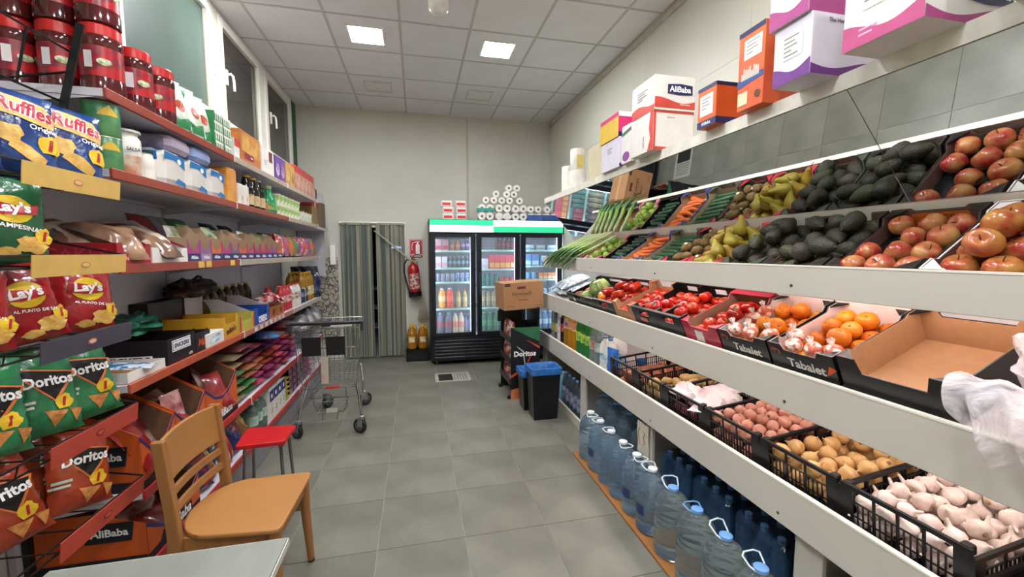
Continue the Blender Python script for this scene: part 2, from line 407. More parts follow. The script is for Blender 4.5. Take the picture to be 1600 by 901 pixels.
part('end_panel', MB().prism([(1.366, 1.362), (1.366, 1.46), (1.41, 1.40), (1.75, 1.63), (1.75, 1.58)], fr((0, 4.305, 0), (1, 0, 0), (0, 0, 1)), .006), lam, ps)
# mirror from the top board down to the back of the top tray
ma = radians(41.3); mt = Vector((1.352, 0, 2.036)); mdir = Vector((sin(ma), 0, -cos(ma))); mn = Vector((cos(ma), 0, sin(ma)))
mlen = .458
mir_m = C('#e9efec', r=.012, v=0, metal=1)
for a, b in ((-1.2, 1.095), (1.098, 2.60), (2.603, 4.26)):
    q = [mt, mt+mdir*mlen]
    vs = []
    for p in q:
        for y in (a, b):
            vs.append((p.x, y, p.z)); vs.append((p.x+mn.x*.004, y, p.z+mn.z*.004))
    m_ = MB().add(vs, [(0, 2, 6, 4), (1, 5, 7, 3), (0, 4, 5, 1), (2, 3, 7, 6), (0, 1, 3, 2), (4, 6, 7, 5)])
    part('mirror', m_, mir_m, ps)
mb_ = mt+mdir*mlen
part('back_board', MB().add([(mb_.x-.001, PY0, mb_.z-.004), (mb_.x-.001, 4.28, mb_.z-.004), (1.715, 4.28, 1.598), (1.715, PY0, 1.598), (mb_.x+.016, PY0, mb_.z), (mb_.x+.016, 4.28, mb_.z), (1.732, 4.28, 1.60), (1.732, PY0, 1.60)], [(0, 1, 2, 3), (4, 7, 6, 5), (0, 3, 7, 4), (1, 5, 6, 2), (0, 4, 5, 1), (3, 2, 6, 7)]), lam_e, ps)
part('top_board', MB().box((1.345, PY0, 2.038), (2.008, 4.28, 2.086), ch=.003), lam, ps)
part('top_front', MB().box((1.341, PY0, 2.036), (1.3445, 4.28, 2.088)), C('#d8d5c8', r=.4), ps)
part('back_panel', MB().box((1.985, PY0, .02), (2.007, 4.42, 2.037)), C('#dad4d4', r=.5, v=.02), ps)
for y in (.02, 1.14, 2.22, 3.24, 4.34):
    p = part('post', MB().box((1.372, y-.055, 0), (1.392, y+.055, .48), ch=.002).box((1.392, y+.03, 0), (1.95, y+.05, .56)), lam, ps)
    part('divider', MB().box((1.5, y-.01, .62), (1.95, y+.01, .98)), lamd, ps) if y in (4.34,) else None
part('plinth', MB().box((1.335, 2.30, 0), (1.355, 4.35, .075), ch=.002), lam, ps)
part('wood_strip', MB().box((1.93, 3.0, .66), (1.984, 3.02, .92)), C('#b07a4a', r=.6), ps)
# light tubes under the trays
tube_m = C('#fff0ea', em=TUBE_LIGHT, v=0)
for z, x, nm in ((1.418, 1.52, 'top'), (1.052, 1.52, 'middle')):
    for y in (-.3, .95, 2.2, 3.45):
        t = part('tube_light', MB().box((x-.02, y-.55, z-.004), (x+.02, y+.55, z+.008)), WHITE, ps)
        part('tube', MB().cyl((x, y-.53, z-.014), (x, y+.53, z-.014), .010, n=8), tube_m, t)
ply = thing('plywood_base', 'thin orange plywood sheet on the floor under the row of water jugs', 'board', (0, 0, 0))
part('sheet', MB().box((1.124, .2, .0005), (1.333, 2.84, .012)), C('#946334', r=.6, s=6), ply)
# price paper hung on a post
pp = thing('price_note', 'worn paper note with brown pen strokes taped to a white post', 'paper', (1.3665, 2.255, .455))
g = MB(); n = 6
for i in range(n+1):
    for j in range(n+1): g.v.append((-.004-.004*sin(i*2.1+j), .065-.13*i/n, -.20*j/n+.004*sin(i*3)))
g.f = [(i*(n+1)+j, i*(n+1)+j+1, (i+1)*(n+1)+j+1, (i+1)*(n+1)+j) for i in range(n) for j in range(n)]; g.m = [0]*len(g.f)
part('sheet', g, C('#cfc5b2', r=.8, v=.05), pp, True)
g = MB(); g.tube([(-.011, .03, -.04), (-.011, .045, -.07), (-.011, .035, -.12), (-.011, .03, -.15)], .0025, 4); g.tube([(-.011, -.005, -.05), (-.011, -.03, -.06), (-.011, -.015, -.085), (-.011, -.035, -.12), (-.011, -.005, -.14)], .0025, 4)
part('handwriting', g, C('#a0703c'), pp)

# ---------------------------------------------------------------- crates
def wallprof(w, hc, hm, cw):     # high corners, lower middle
    return [(-w/2, 0), (w/2, 0), (w/2, hc), (w/2-cw, hc), (w/2-cw-.012, hm), (-w/2+cw+.012, hm), (-w/2+cw, hc), (-w/2, hc)]
def carton(tray, y0, y1, label, outer, inner, hc=.10, hm=.06, hs=None, L=None, group=None, up=0, hb=None, capf=True):
    x, z, a, Lr = TR[tray]; L = L or Lr; w = (y1-y0)-.006; hs = hs or hm; hb = hb or hm
    t = thing('produce_carton', label, 'box', (x, (y0+y1)/2, z), (0, -radians(a), 0), group)
    part('base', MB().box((0, -w/2, 0.001), (L, w/2, .005)), inner, t)
    for nm, o, r, hm_, hc_ in (('front_wall', (0, 0, 0), (0, -1, 0), hm, hc), ('back_wall', (L, 0, 0), (0, 1, 0), hb, max(hc, hb))):
        M = fr((o[0]+(.004 if nm == 'front_wall' else -.004), 0, .002), r, (0, 0, 1))
        p = part(nm, MB().prism(wallprof(w, hc_, hm_, .055), M, .004), outer, t)
        part('inner_face', MB().prism(wallprof(w-.002, hc_-.001, hm_-.001, .055), M @ Matrix.Translation((0, 0, -.002)), .0015), inner, p)
    for sgn in (-1, 1):
        M = fr((L/2, sgn*w/2-sgn*.004, .002), (-sgn, 0, 0), (0, 0, 1)); l2 = L-.001
        prof = [(-l2/2, 0), (l2/2, 0), (l2/2, hc), (l2/2-.05, hc), (l2/2-.07, hs), (-l2/2+.07, hs), (-l2/2+.05, hc), (-l2/2, hc)]
        if sgn: p = part('side_wall', MB().prism(prof, M, .004), outer, t); part('inner_face', MB().prism([(x_, y_-.001) if y_ else (x_, y_) for x_, y_ in prof], M @ Matrix.Translation((0, 0, -.002)), .0015), inner, p)
    if capf:
        for sx in (0, 1):
            for sy in (-1, 1):
                x0 = .006 if sx == 0 else L-.006; d = .045 if sx == 0 else -.045
                pts = [(x0, sy*(w/2-.006)), (x0+d, sy*(w/2-.006)), (x0, sy*(w/2-.05))]
                vs = [(p[0], p[1], hc-.004) for p in pts]+[(p[0], p[1], hc) for p in pts]
                part('corner_flap', MB().add(vs, [(0, 1, 2), (5, 4, 3), (0, 3, 4, 1), (1, 4, 5, 2), (2, 5, 3, 0)]), outer, t)
    return t
def lattice(mb, M, w, h, solid=.25):   # perforated crate wall in frame M, centred in x
    t = .004
    def bx(x0, y0, x1, y1, th=t): mb.box((x0, y0, -th), (x1, y1, 0), M=M)
    bx(-w/2, h-.014, w/2, h, .010); bx(-w/2, 0, w/2, .016, .006)
    for s_ in (-1, 1): bx(min(s_*w/2, s_*(w/2-.038)), .016, max(s_*w/2, s_*(w/2-.038)), h-.014, .008)
    ym = h*.66; bx(-w/2+.038, ym, w/2-.038, ym+.005); bx(-w/2+.038, h*.36, w/2-.038, h*.36+.004)
    nM = max(2, int(w/.085)); W2 = w-.076
    for i in range(1, nM): x = -W2/2+W2*i/nM; bx(x-.004, .016, x+.004, h-.014)
    n2 = int(W2/.0165)
    for i in range(1, n2):
        x = -W2/2+W2*i/n2; bx(x-.0018, .016, x+.0018, ym)
cr_m = C('#141315', r=.38, v=.1)
def crate(tray, y0, y1, label, L=None, h=.17, group=None, dz=0, dx=0):
    x, z, a, Lr = TR[tray]; L = L or .5; w = (y1-y0)-.008
    t = thing('plastic_crate', label, 'crate', (x+dx, (y0+y1)/2, z+dz), (0, -radians(a), 0), group)
    g = MB().box((0, -w/2, 0.001), (L, w/2, .006)); part('base', g, cr_m, t)
    g = MB(); lattice(g, fr((0, 0, .004), (0, -1, 0), (0, 0, 1)), w, h); part('front_wall', g, cr_m, t)
    g = MB(); lattice(g, fr((L, 0, .004), (0, 1, 0), (0, 0, 1)), w, h); part('back_wall', g, cr_m, t)
    for s_ in (-1, 1):
        g = MB(); lattice(g, fr((L/2, s_*w/2, .004), (s_, 0, 0), (0, 0, 1)), L, h-.02); part('side_wall', g, cr_m, t)
    for sx in (0, 1):
        for sy in (-1, 1):
            cx = .004 if sx == 0 else L-.03; cy = sy*(w/2-.017)
            part('corner_cap', MB().box((cx, cy-.013, h-.02), (cx+.026, cy+.013, h+.006), ch=.003), cr_m, t)
    return t
def solid_crate(tray, y0, y1, label, L=None, h=.12, group=None):      # closed black tray with handle slots
    x, z, a, Lr = TR[tray]; L = L or Lr; w = (y1-y0)-.006
    t = thing('plastic_tray', label, 'crate', (x, (y0+y1)/2, z), (0, -radians(a), 0), group)
    part('base', MB().box((0, -w/2, .001), (L, w/2, .006)), cr_m, t)
    for nm, M in (('front_wall', fr((0, 0, .002), (0, -1, 0), (0, 0, 1))), ('back_wall', fr((L, 0, .002), (0, 1, 0), (0, 0, 1)))):
        g = MB(); hh = h
        for p, q in (((-w/2, 0), (w/2, hh*.55)), ((-w/2, hh*.82), (w/2, hh)), ((-w/2, hh*.55), (-w*.2, hh*.82)), ((w*.2, hh*.55), (w/2, hh*.82))): g.box((p[0], p[1], -.005), (q[0], q[1], 0), M=M)
        g.box((-w/2, hh-.006, -.014), (w/2, hh, .004), M=M)
        part(nm, g, cr_m, t)
    for s_ in (-1, 1):
        M = fr((L/2, s_*w/2, .002), (s_, 0, 0), (0, 0, 1)); g = MB()
        g.box((-L/2, 0, -.004), (L/2, h*.7, 0), M=M).box((-L/2, h*.7-.005, -.012), (L/2, h*.7, 0), M=M)
        for e in (-1, 1): g.box((min(e*L/2, e*(L/2-.05)), h*.7, -.005), (max(e*L/2, e*(L/2-.05)), h, 0), M=M)
        for i in range(6): g.box((-L*.38+i*L*.13, h*.3, -.006), (-L*.38+i*L*.13+.02, h*.34, .001), M=M)
        part('side_wall', g, cr_m, t)
    return t
def crateM(t): return Matrix.Translation(t.location) @ t.rotation_euler.to_matrix().to_4x4()

# ---------------------------------------------------------------- produce prototypes (kept as first placed copy)
class Proto:
    """meshes of one kind of produce; place() makes individual objects that share them"""
    def __init__(s, name, cat, build, n=3): s.name, s.cat, s.meshes, s.build, s.n, s.roots = name, cat, [], build, n, []
    def place(s, mw, label, group):
        if len(s.roots) < s.n:
            o = s.build(len(s.roots)); tag(o, label, s.cat, group); s.roots.append(o); o.matrix_world = mw; o['_b'] = 1; del o['_b']; return o
        return dup(random.choice(s.roots), mw=mw, label=label, group=group)
def onemesh(name, mb, m, smooth=2, child=None):
    o = part(name, mb, m, None, smooth)
    if child: part(child[0], child[1], child[2], o, child[3] if len(child) > 3 else False)
    return o
def apple_b(c1, c2, R=.04, name='apple'):
    def b(i):
        prof = [(.002, .012), (.012, .001), (.024, .001), (.036, .012), (.0415, .03), (.041, .043), (.036, .058), (.025, .068), (.013, .066), (.002, .058)]
        sc = R/.0415; g = MB().lathe([(r*sc, z*sc-R*.85) for r, z in prof], 14, rad=lambda a, j: 1+.04*sin(a*2+i)+.015*cos(5*a)*abs(j-.5))
        return onemesh(name, g, C(c1, r=.25, c2=c2, s=11+i*4, thr=.50+.03*(i % 3), sharp=.16, detail=5, coat=.2), child=('stem', MB().tube([(0, 0, R*.5), (.002, 0, R*.75), (.006, 0, R*.98)], .0016, 5), C('#5a4326')))
    return b
def ell_b(name, c1, c2, rx, ry, rz, bump=.2, s=25, r=.5, wob=.12, thr=.5, sharp=.2, child=None, bs=None, n=12, k=8):
    def b(i): return onemesh(name, MB().ball((0, 0, 0), rx, ry, rz, n, k, wob=wob, seed=i+1), C(c1, r=r, c2=c2, s=s, thr=thr, sharp=sharp, bump=bump, bs=bs), child=child(i) if child else None)
    return b
def pear_b(i):
    g = MB().lathe([(.003, -.045), (.018, -.046), (.030, -.036), (.035, -.02), (.034, -.004), (.027, .014), (.018, .030), (.014, .045), (.011, .056), (.004, .062)], 13, M=Matrix.Identity(4), rad=lambda a, j: 1+.05*sin(a+i*2)+.04*sin(2*a+i))
    g.v = [(x+.12*z*z/.06*(1 if i % 2 else -1)+(z*.15), y, z) for x, y, z in g.v]
    return onemesh('pear', g, C('#a3902f', r=.45, c2=('#96602a', '#ab9a45', '#8e7a28')[i % 3], s=16, sharp=.22, bump=.08), child=('stem', MB().tube([(.012, 0, .06), (.014, 0, .075), (.02, .002, .086)], .0018, 5), C('#4c3a20')))
def avocado_b(i):
    g = MB().lathe([(.003, -.042), (.016, -.043), (.028, -.034), (.033, -.018), (.032, 0), (.027, .018), (.020, .034), (.013, .046), (.004, .051)], 12, rad=lambda a, j: 1+.06*sin(a+i)+.03*sin(3*a))
    g.M = None; g.v = [(z, x, y) for x, y, z in g.v]
    return onemesh('avocado', g, C(('#26231a', '#2b251c', '#2e2d1b')[i % 3], r=.52, c2=('#3b382a', '#41382b', '#48482d')[i % 3], s=22, sharp=.25, bump=.5, bs=160), child=('stem', MB().ball((.051, 0, 0), .004, n=6, k=4), C('#6b5a34')))
def tomato_b(i):
    g = MB().lathe([(.002, -.026), (.016, -.029), (.030, -.020), (.0365, -.002), (.034, .014), (.024, .025), (.012, .027), (.002, .022)], 14, rad=lambda a, j: 1+.035*cos(5*a+i)+.03*sin(a+i))
    c = MB()
    for k in range(5):
        a = 2*pi*k/5; c.add([(0, 0, .025), (.006*cos(a-.5), .006*sin(a-.5), .027), (.017*cos(a), .017*sin(a), .029), (.006*cos(a+.5), .006*sin(a+.5), .027)], [(0, 1, 2, 3), (3, 2, 1, 0)])
    return onemesh('tomato', g, C(('#c8281a', '#d23a1e', '#b92318')[i % 3], r=.2, v=.12, s=8, coat=.3), child=('calyx', c, C('#3f6a2a')))
def orange_b(i):
    return onemesh('mandarin', MB().lathe([(.003, -.028), (.018, -.029), (.032, -.018), (.0365, 0), (.032, .018), (.019, .028), (.006, .0265), (.002, .0255)], 14, rad=lambda a, j: 1+.02*sin(2*a+i)), C(('#dd7a17', '#e08a1f', '#d06d12')[i % 3], r=.38, v=.08, s=20, bump=.25, bs=220), child=('stem', MB().ball((0, 0, .026), .004, .004, .002, n=6, k=4), C('#4e6a2c')))
def wrapped_b(i):
    g = MB().ball((0, 0, 0), .036, .036, .033, 16, 10, wob=.1, seed=i+3)
    tw = MB(); n = 7
    for k in range(n):
        a = 2*pi*k/n; tw.add([(.006*cos(a), .006*sin(a), .03), (.016*cos(a+.4), .016*sin(a+.4), .062+.006*sin(k*3)), (.016*cos(a-.4), .016*sin(a-.4), .058)], [(0, 1, 2), (2, 1, 0)])
    return onemesh('wrapped_mandarin', g, C('#e6cfc2', r=.4, c2='#c4604a', s=30, thr=.5, sharp=.04, bump=.6, bs=60), child=('twist', tw, C('#f4ece8', r=.4)))
def onion_b(c1, c2, R, el=1.0, name='onion'):
    def b(i):
        prof = [(.10, -.86), (.45, -.80), (.85, -.50), (1, 0), (.88, .45), (.52, .80), (.20, .98), (.10, 1.22), (.04, 1.42)]
        g = MB().lathe([(r*R, z*R*el) for r, z in prof], 14, rad=lambda a, j: 1+.012*cos(9*a)+.03*sin(a+i))
        if i % 3 == 1: g.v = [(z, y, x) for x, y, z in g.v]; g.f = [f[::-1] for f in g.f]
        if i % 3 == 2: g.v = [(x, z*.9+.1*x, -y) for x, y, z in g.v]
        return onemesh(name, g, C(c1, r=.3, c2=c2, s=12, sx=(3, 3, .6), thr=.5, sharp=.25, coat=.15), child=('root', MB().ball((0, 0, -.86*R*el) if i % 3 == 0 else ((-.86*R*el, 0, 0) if i % 3 == 1 else (0, -.8*R*el, 0)), .007, n=6, k=4, wob=.5), C('#8a7350', r=.9)))
    return b
def garlic_b(i):
    R = .029; prof = [(.15, -.62), (.6, -.66), (.92, -.35), (1, 0), (.85, .4), (.5, .75), (.22, 1.0), (.16, 1.5), (.12, 1.75)]
    g = MB().lathe([(r*R, z*R) for r, z in prof], 20, rad=lambda a, j: 1+(.07*abs(cos(4.5*a))-.03)*(1 if j < .75 else 0))
    if i % 2: g.v = [(z, y, -x) for x, y, z in g.v]
    return onemesh('garlic_bulb', g, C('#f2e6dc', r=.45, c2='#dfc2bf', s=14, sx=(4, 4, .8), thr=.55, sharp=.2, bump=.1), child=('root', MB().ball((0, 0, -.64*R) if not i % 2 else (-.64*R, 0, 0), .008, .008, .003 if not i % 2 else .008, n=8, k=4), C('#a08c66', r=.9)))
def potato_b(i): return onemesh('potato', MB().ball((0, 0, 0), .042, .031, .028, 12, 8, wob=.22, seed=i+5), C('#c9ad74', r=.6, c2='#b8945c', s=16, bump=.2))
def carrot_b(i):
    g = MB().lathe([(.003, -.085), (.008, -.07), (.013, -.02), (.017, .04), (.019, .07), (.015, .083), (.004, .086)], 9, rad=lambda a, j: 1+.05*sin(30*j)); g.v = [(z+0*x, x+.02*sin(z*18+i), y) for x, y, z in g.v]
    return onemesh('carrot', g, C('#d9692a', r=.45, v=.12, s=30), child=('stem', MB().cyl((.083, .02*sin(1.5+i), 0), (.094, .02*sin(1.5+i), 0), .006, n=6), C('#6b7a36')))
def cuke_b(c1, c2, L_, R, name):
    def b(i):
        g = MB().lathe([(.2*R, -L_/2), (.75*R, -L_/2+.008), (R, -L_/2+.03), (R, L_/2-.03), (.8*R, L_/2-.008), (.3*R, L_/2)], 10, rad=lambda a, j: 1+.03*cos(6*a)); g.v = [(x, z, y+.03*((z/L_*2)**2)*(.5+.3*i)*.4) for x, y, z in g.v]
        return onemesh(name, g, C(c1, r=.3, c2=c2, s=18, sharp=.3, bump=.15, bs=90), child=('stem', MB().cyl((0, L_/2-.002, .006), (0, L_/2+.012, .008), .005, n=6), C('#7b8a52')))
    return b
def pepper_b(c1, c2):
    def b(i):
        g = MB().lathe([(.004, -.050), (.018, -.052), (.026, -.04), (.031, -.01), (.034, .02), (.031, .04), (.018, .047), (.006, .038)], 16, rad=lambda a, j: 1+.10*cos(4*a+i)*(1-.5*j)); g.v = [(z, x, y) for x, y, z in g.v]
        return onemesh('pepper', g, C(c1, r=.15, c2=c2, s=7, sharp=.2, coat=.4), child=('stem', MB().tube([(.04, 0, 0), (.05, 0, .001), (.064, .004, .006)], [.007, .005, .005], 6), C('#4d7a32')))
    return b
def kiwi_b(i): return onemesh('kiwi', MB().ball((0, 0, 0), .034, .026, .025, 12, 8, wob=.06, seed=i), C('#6e5530', r=.75, c2='#83693c', s=60, bump=.4, bs=250), child=('sticker', MB().ell((0, 0), .009, .008, Matrix.Translation((0, 0, .0262))), C('#e9dcc0', r=.3)))
P_ = {
 'apple': Proto('apple', 'apple', apple_b('#9c2c26', '#c8944c', .040), 4),
 'apple2': Proto('apple', 'apple', apple_b('#a82c2c', '#c9985a', .037), 4),
 'avocado': Proto('avocado', 'avocado', avocado_b, 4), 'pear': Proto('pear', 'pear', pear_b, 4), 'kiwi': Proto('kiwi', 'kiwi', kiwi_b, 3),
 'tomato': Proto('tomato', 'tomato', tomato_b, 3), 'mandarin': Proto('mandarin', 'mandarin', orange_b, 3), 'wrapped': Proto('wrapped_mandarin', 'mandarin', wrapped_b, 2),
 'onion': Proto('onion', 'onion', onion_b('#e2bd83', '#c99658', .033, 1.1), 3), 'shallot': Proto('onion', 'onion', onion_b('#e6b09a', '#c98070', .029, 1.05), 3),
 'redonion': Proto('onion', 'onion', onion_b('#6e1f3a', '#8a3450', .032), 2), 'garlic': Proto('garlic_bulb', 'garlic', garlic_b, 4), 'potato': Proto('potato', 'potato', potato_b, 3),
 'sweet': Proto('sweet_potato', 'sweet potato', ell_b('sweet_potato', '#b06a4a', '#965038', .07, .03, .028, s=14, wob=.3), 3), 'carrot': Proto('carrot', 'carrot', carrot_b, 3),
 'cucumber': Proto('cucumber', 'cucumber', cuke_b('#1d3a20', '#2f5530', .2, .019, 'cucumber'), 3), 'zucchini': Proto('courgette', 'courgette', cuke_b('#14241a', '#2c4a34', .17, .019, 'courgette'), 3),
 'pepper': Proto('pepper', 'pepper', pepper_b('#b8221a', '#c93a1c'), 3), 'ypepper': Proto('pepper', 'pepper', pepper_b('#d98a1e', '#c84a1e'), 2),
}
def fill(t, key, label, nx, ny, L, w, sp, base=.0, layers=1, jit=.35, zr=1, group=None, upr=None, x0=.012, cx=None, drop=0, heap=0, yaw=None, hz=None, spy=None):
    """heap produce in crate t: rows along the slope, columns along y; alternate layers nest"""
    M = crateM(t); n_ = 0; spy = spy or sp; hz = hz or sp*.42
    for l in range(layers):
        ox = (l % 2)*.5
        for i in range(nx-(l % 2)):
            for j in range(ny-(l % 2)):
                if random.random() < drop*(1+l): continue
                x = x0+sp*(i+.5+ox)+rr(-jit, jit)*sp*.3; y = -spy*ny/2+spy*(j+.5+ox)+rr(-jit, jit)*spy*.3
                z = base+hz+l*hz*1.35*zr+rr(0, .003)
                if upr == 'any': q = Matrix.Rotation(rr(0, 6.28), 4, 'Z') @ Matrix.Rotation(rr(-1.3, 1.3), 4, 'X') @ Matrix.Rotation(rr(0, 6.28), 4, 'Z')
                elif upr == 'flat': q = Matrix.Rotation((yaw if yaw is not None else rr(0, 6.28))+rr(-.15, .15), 4, 'Z') @ Matrix.Rotation(rr(0, 6.28), 4, 'X')
                elif upr == 'row': q = Matrix.Rotation((yaw or 0)+rr(-.12, .12), 4, 'Z')
                else: q = Matrix.Rotation(rr(0, 6.28), 4, 'Z') @ Matrix.Rotation(rr(-.6, .6), 4, 'X')
                s_ = rr(.9, 1.05)
                if upr == 'row': P_[key].place(M @ Matrix.Translation((x, y, z)) @ q @ Matrix.Scale(s_, 4), label, group or label)
                else: HEAP.setdefault(t.name, [t, M, L, w, base, []])[5].append([key, Vector((x, y, z)), q, s_, label, group or label])
                n_ += 1
RADII = dict(apple=.0415, apple2=.039, avocado=.037, pear=.040, kiwi=.030, tomato=.037, mandarin=.037, wrapped=.038, onion=.037, shallot=.0315, redonion=.034, garlic=.031, potato=.037, sweet=.040, pepper=.042, green=.034)
HEAP = {}
def settle():
    for t, M, L, w, base, it in HEAP.values():
        n = len(it); rad = [RADII[i[0]]*i[3] for i in it]; P = [i[1].copy() for i in it]; w_ = w-.022; L_ = L-.012
        for k in range(90):
            g = .0016*(1-k/90)
            for i in range(n):
                P[i].z -= g
            for i in range(n):
                for j in range(i+1, n):
                    d = P[j]-P[i]; s_ = rad[i]+rad[j]
                    if abs(d.x) < s_ and abs(d.y) < s_ and d.length_squared < s_*s_:
                        l = d.length or 1e-4; c = d*((s_-l)/l*.5); c.z *= 1.1; P[i] -= c; P[j] += c
            for i in range(n):
                r = rad[i]; p = P[i]
                p.x = min(max(p.x, r+.008), L_-r); p.y = min(max(p.y, -w_/2+r), w_/2-r); p.z = max(p.z, base+r*.93)
        for i in range(n):
            key, _, q, s_, label, group = it[i]; P_[key].place(M @ Matrix.Translation(P[i]) @ q @ Matrix.Scale(s_, 4), label, group)
    HEAP.clear()
BLK = board('#1b1819', r=.4); PINKW = C('#eadbd6', r=.6, v=.03); KR = C('#b08560', r=.8, v=.06, s=30); REDP = board('#b02238'); PLAST = foil('#18171b', r=.2, bump=.6)

# ---- top tray
t = carton(1, .42, .875, 'white fruit carton with pink, green and red print, full of big red apples', board('#e9e4e2'), C('#6e4a48', r=.6), .085, .07)
g = MB(); M = fr((-.001, 0, .003), (0, -1, 0), (0, 0, 1)); g.ell((.06, .035), .10, .028, M, .0012, 0); part('printed_oval', g, C('#d7468f'), t)
g = MB().ell((-.065, .05), .018, .012, M, .0013); part('printed_leaf', g, C('#2f8f5a'), t)
g = MB().ell((-.035, .046), .018, .011, M, .0013); part('printed_fruit', g, C('#c8323a'), t)
g = MB().text('FUJI', M, w=.045, at=(-.13, .055), off=.0013, bold=.03); part('lettering', g, C('#d7468f'), t)
g = MB().text('Frutas', M, w=.06, at=(.07, .035), off=.002, bold=.02); part('lettering', g, TXTW, t)
part('liner', MB().box((.01, -.215, .006), (.34, .215, .016)), PLAST, t)
fill(t, 'apple', 'large red and yellow apple in the white fruit carton on the top tray', 4, 5, .345, .44, .086, .018, 1, upr='any', x0=.004, hz=.042)
fill(t, 'apple', 'large red and yellow apple in the white fruit carton on the top tray', 3, 4, .345, .44, .088, .058, 1, upr='any', drop=.35, x0=.05, hz=.034)
t = carton(1, .88, 1.15, 'black carton with orange panel, holding a few red apples on a black liner', BLK, C('#6a4e46', r=.6), .085, .062, hb=.075)
M = fr((.338, 0, .002), (0, -1, 0), (0, 0, 1)); g = MB().poly([(-.09, .02), (.09, .02), (.075, .068), (-.075, .068)], M, .0005); part('orange_panel', g, C('#c46a26', r=.45), t)
part('lettering', MB().text('BLISS', M, w=.08, at=(0, .045), off=.001, bold=0), C('#5c3a22'), t)
M2 = fr((.346, 0, .002), (0, 1, 0), (0, 0, 1)); hx = [(.024*cos(pi/3*k), .024*sin(pi/3*k)) for k in range(6)]
g = MB().poly(hx, M2, .0006, at=(.02, .045)); part('badge', g, C('#a8703c'), t); part('badge', MB().poly(hx, M2, .0009, at=(.02, .045), sc=.86), C('#1b1819'), t); part('lettering', MB().text('8', M2, h=.026, w=.018, at=(.02, .045), off=.0014), C('#a8703c'), t)
M3 = fr((-.001, 0, .003), (0, -1, 0), (0, 0, 1)); part('badge', MB().poly([(-.03, .035), (0, .055), (.03, .035), (.03, .029), (0, .049), (-.03, .029)], M3, .0012), C('#c46a26'), t)
part('liner', MB().box((.01, -.125, .006), (.34, .125, .016)), PLAST, t)
fill(t, 'apple2', 'red and yellow apple on the black liner of the orange panelled carton', 4, 3, .345, .27, .080, .018, 1, upr='any', drop=.22, x0=.01, hz=.032)
green_side = board('#3d4a3a')
t = carton(1, 1.155, 1.42, 'black carton of avocados beside the orange panelled apple carton', BLK, C('#7a5a4c', r=.6), .085, .05)
fill(t, 'avocado', 'dark avocado in the black carton beside the orange panelled carton', 5, 4, .345, .26, .066, .006, 2, upr='flat', hz=.027, drop=.17)
t = carton(1, 1.425, 1.655, 'dark green carton of avocados between the black avocado carton and the red pear carton', green_side, C('#5c4a40', r=.6), .085, .05)
M = fr((.346, 0, .002), (0, 1, 0), (0, 0, 1)); part('lettering', MB().text('Zarina', M, w=.085, at=(-.02, .03), off=.0012, bold=.02), TXTW, t)
fill(t, 'avocado', 'dark avocado in the dark green carton beside the pears', 5, 3, .345, .22, .066, .006, 2, upr='flat', hz=.027, drop=.17, spy=.07)
t = carton(1, 1.66, 1.91, 'red carton of pears on the top tray', REDP, C('#b99c84', r=.7), .08, .05)
fill(t, 'pear', 'yellow green pear in the red carton on the top tray', 4, 3, .345, .24, .08, .006, 1, upr='any', hz=.032, drop=.05)
fill(t, 'pear', 'yellow green pear in the red carton on the top tray', 3, 2, .345, .24, .09, .05, 1, upr='any', hz=.032, drop=.2, x0=.05)
t = carton(1, 1.915, 2.14, 'red carton of kiwis next to the pears', REDP, C('#3d4640', r=.7), .08, .05)
fill(t, 'kiwi', 'brown fuzzy kiwi in the red carton next to the pears', 5, 3, .345, .22, .066, .006, 2, upr='flat', hz=.024, drop=.08, spy=.068)
t = carton(1, 2.145, 2.41, 'green and tan carton of cucumbers between the kiwis and the carrots', board('#39483a'), C('#a48a6a', r=.7), .08, .05)
fill(t, 'cucumber', 'dark green cucumber in the carton between kiwis and carrots', 8, 1, .345, .26, .039, .006, 2, upr='row', hz=.02, spy=.2, jit=.1, x0=.025)
t = carton(1, 2.415, 2.70, 'blue and brown carton of carrots on the top tray', board('#27408c'), KR, .08, .05)
M = fr((.15, -.138, .002), (1, 0, 0), (0, 0, 1)); part('lettering', MB().text('Agricola', M, w=.16, at=(0, .03), off=.0012), TXTW, t)
fill(t, 'carrot', 'orange carrot in the blue carton on the top tray', 9, 1, .345, .2, .035, .01, 2, upr='row', yaw=pi/2, hz=.02, spy=.19, jit=.1, x0=.02)
t = solid_crate(1, 2.705, 3.0, 'black plastic tray of courgettes on the top tray', .345, .07)
g = MB().text('FRUTAS', fr((.338, 0, .002), (0, -1, 0), (0, 0, 1)), w=.1, at=(0, .03), off=.004); part('lettering', g, TXTW, t)
fill(t, 'zucchini', 'dark green courgette in the black plastic tray beside the carrots', 8, 1, .345, .26, .041, .006, 2, upr='row', hz=.02, spy=.2, jit=.25, x0=.02)
t = carton(1, 3.005, 3.28, 'pink and white carton of green apples beside the courgettes', board('#d8708a'), C('#d9b7b4', r=.6), .08, .05)
P_['green'] = Proto('apple', 'apple', apple_b('#718c2e', '#8fa244', .033), 3)
fill(t, 'green', 'green apple in the pink carton beside the courgettes', 5, 4, .345, .26, .068, .006, 1, upr='any', hz=.028)
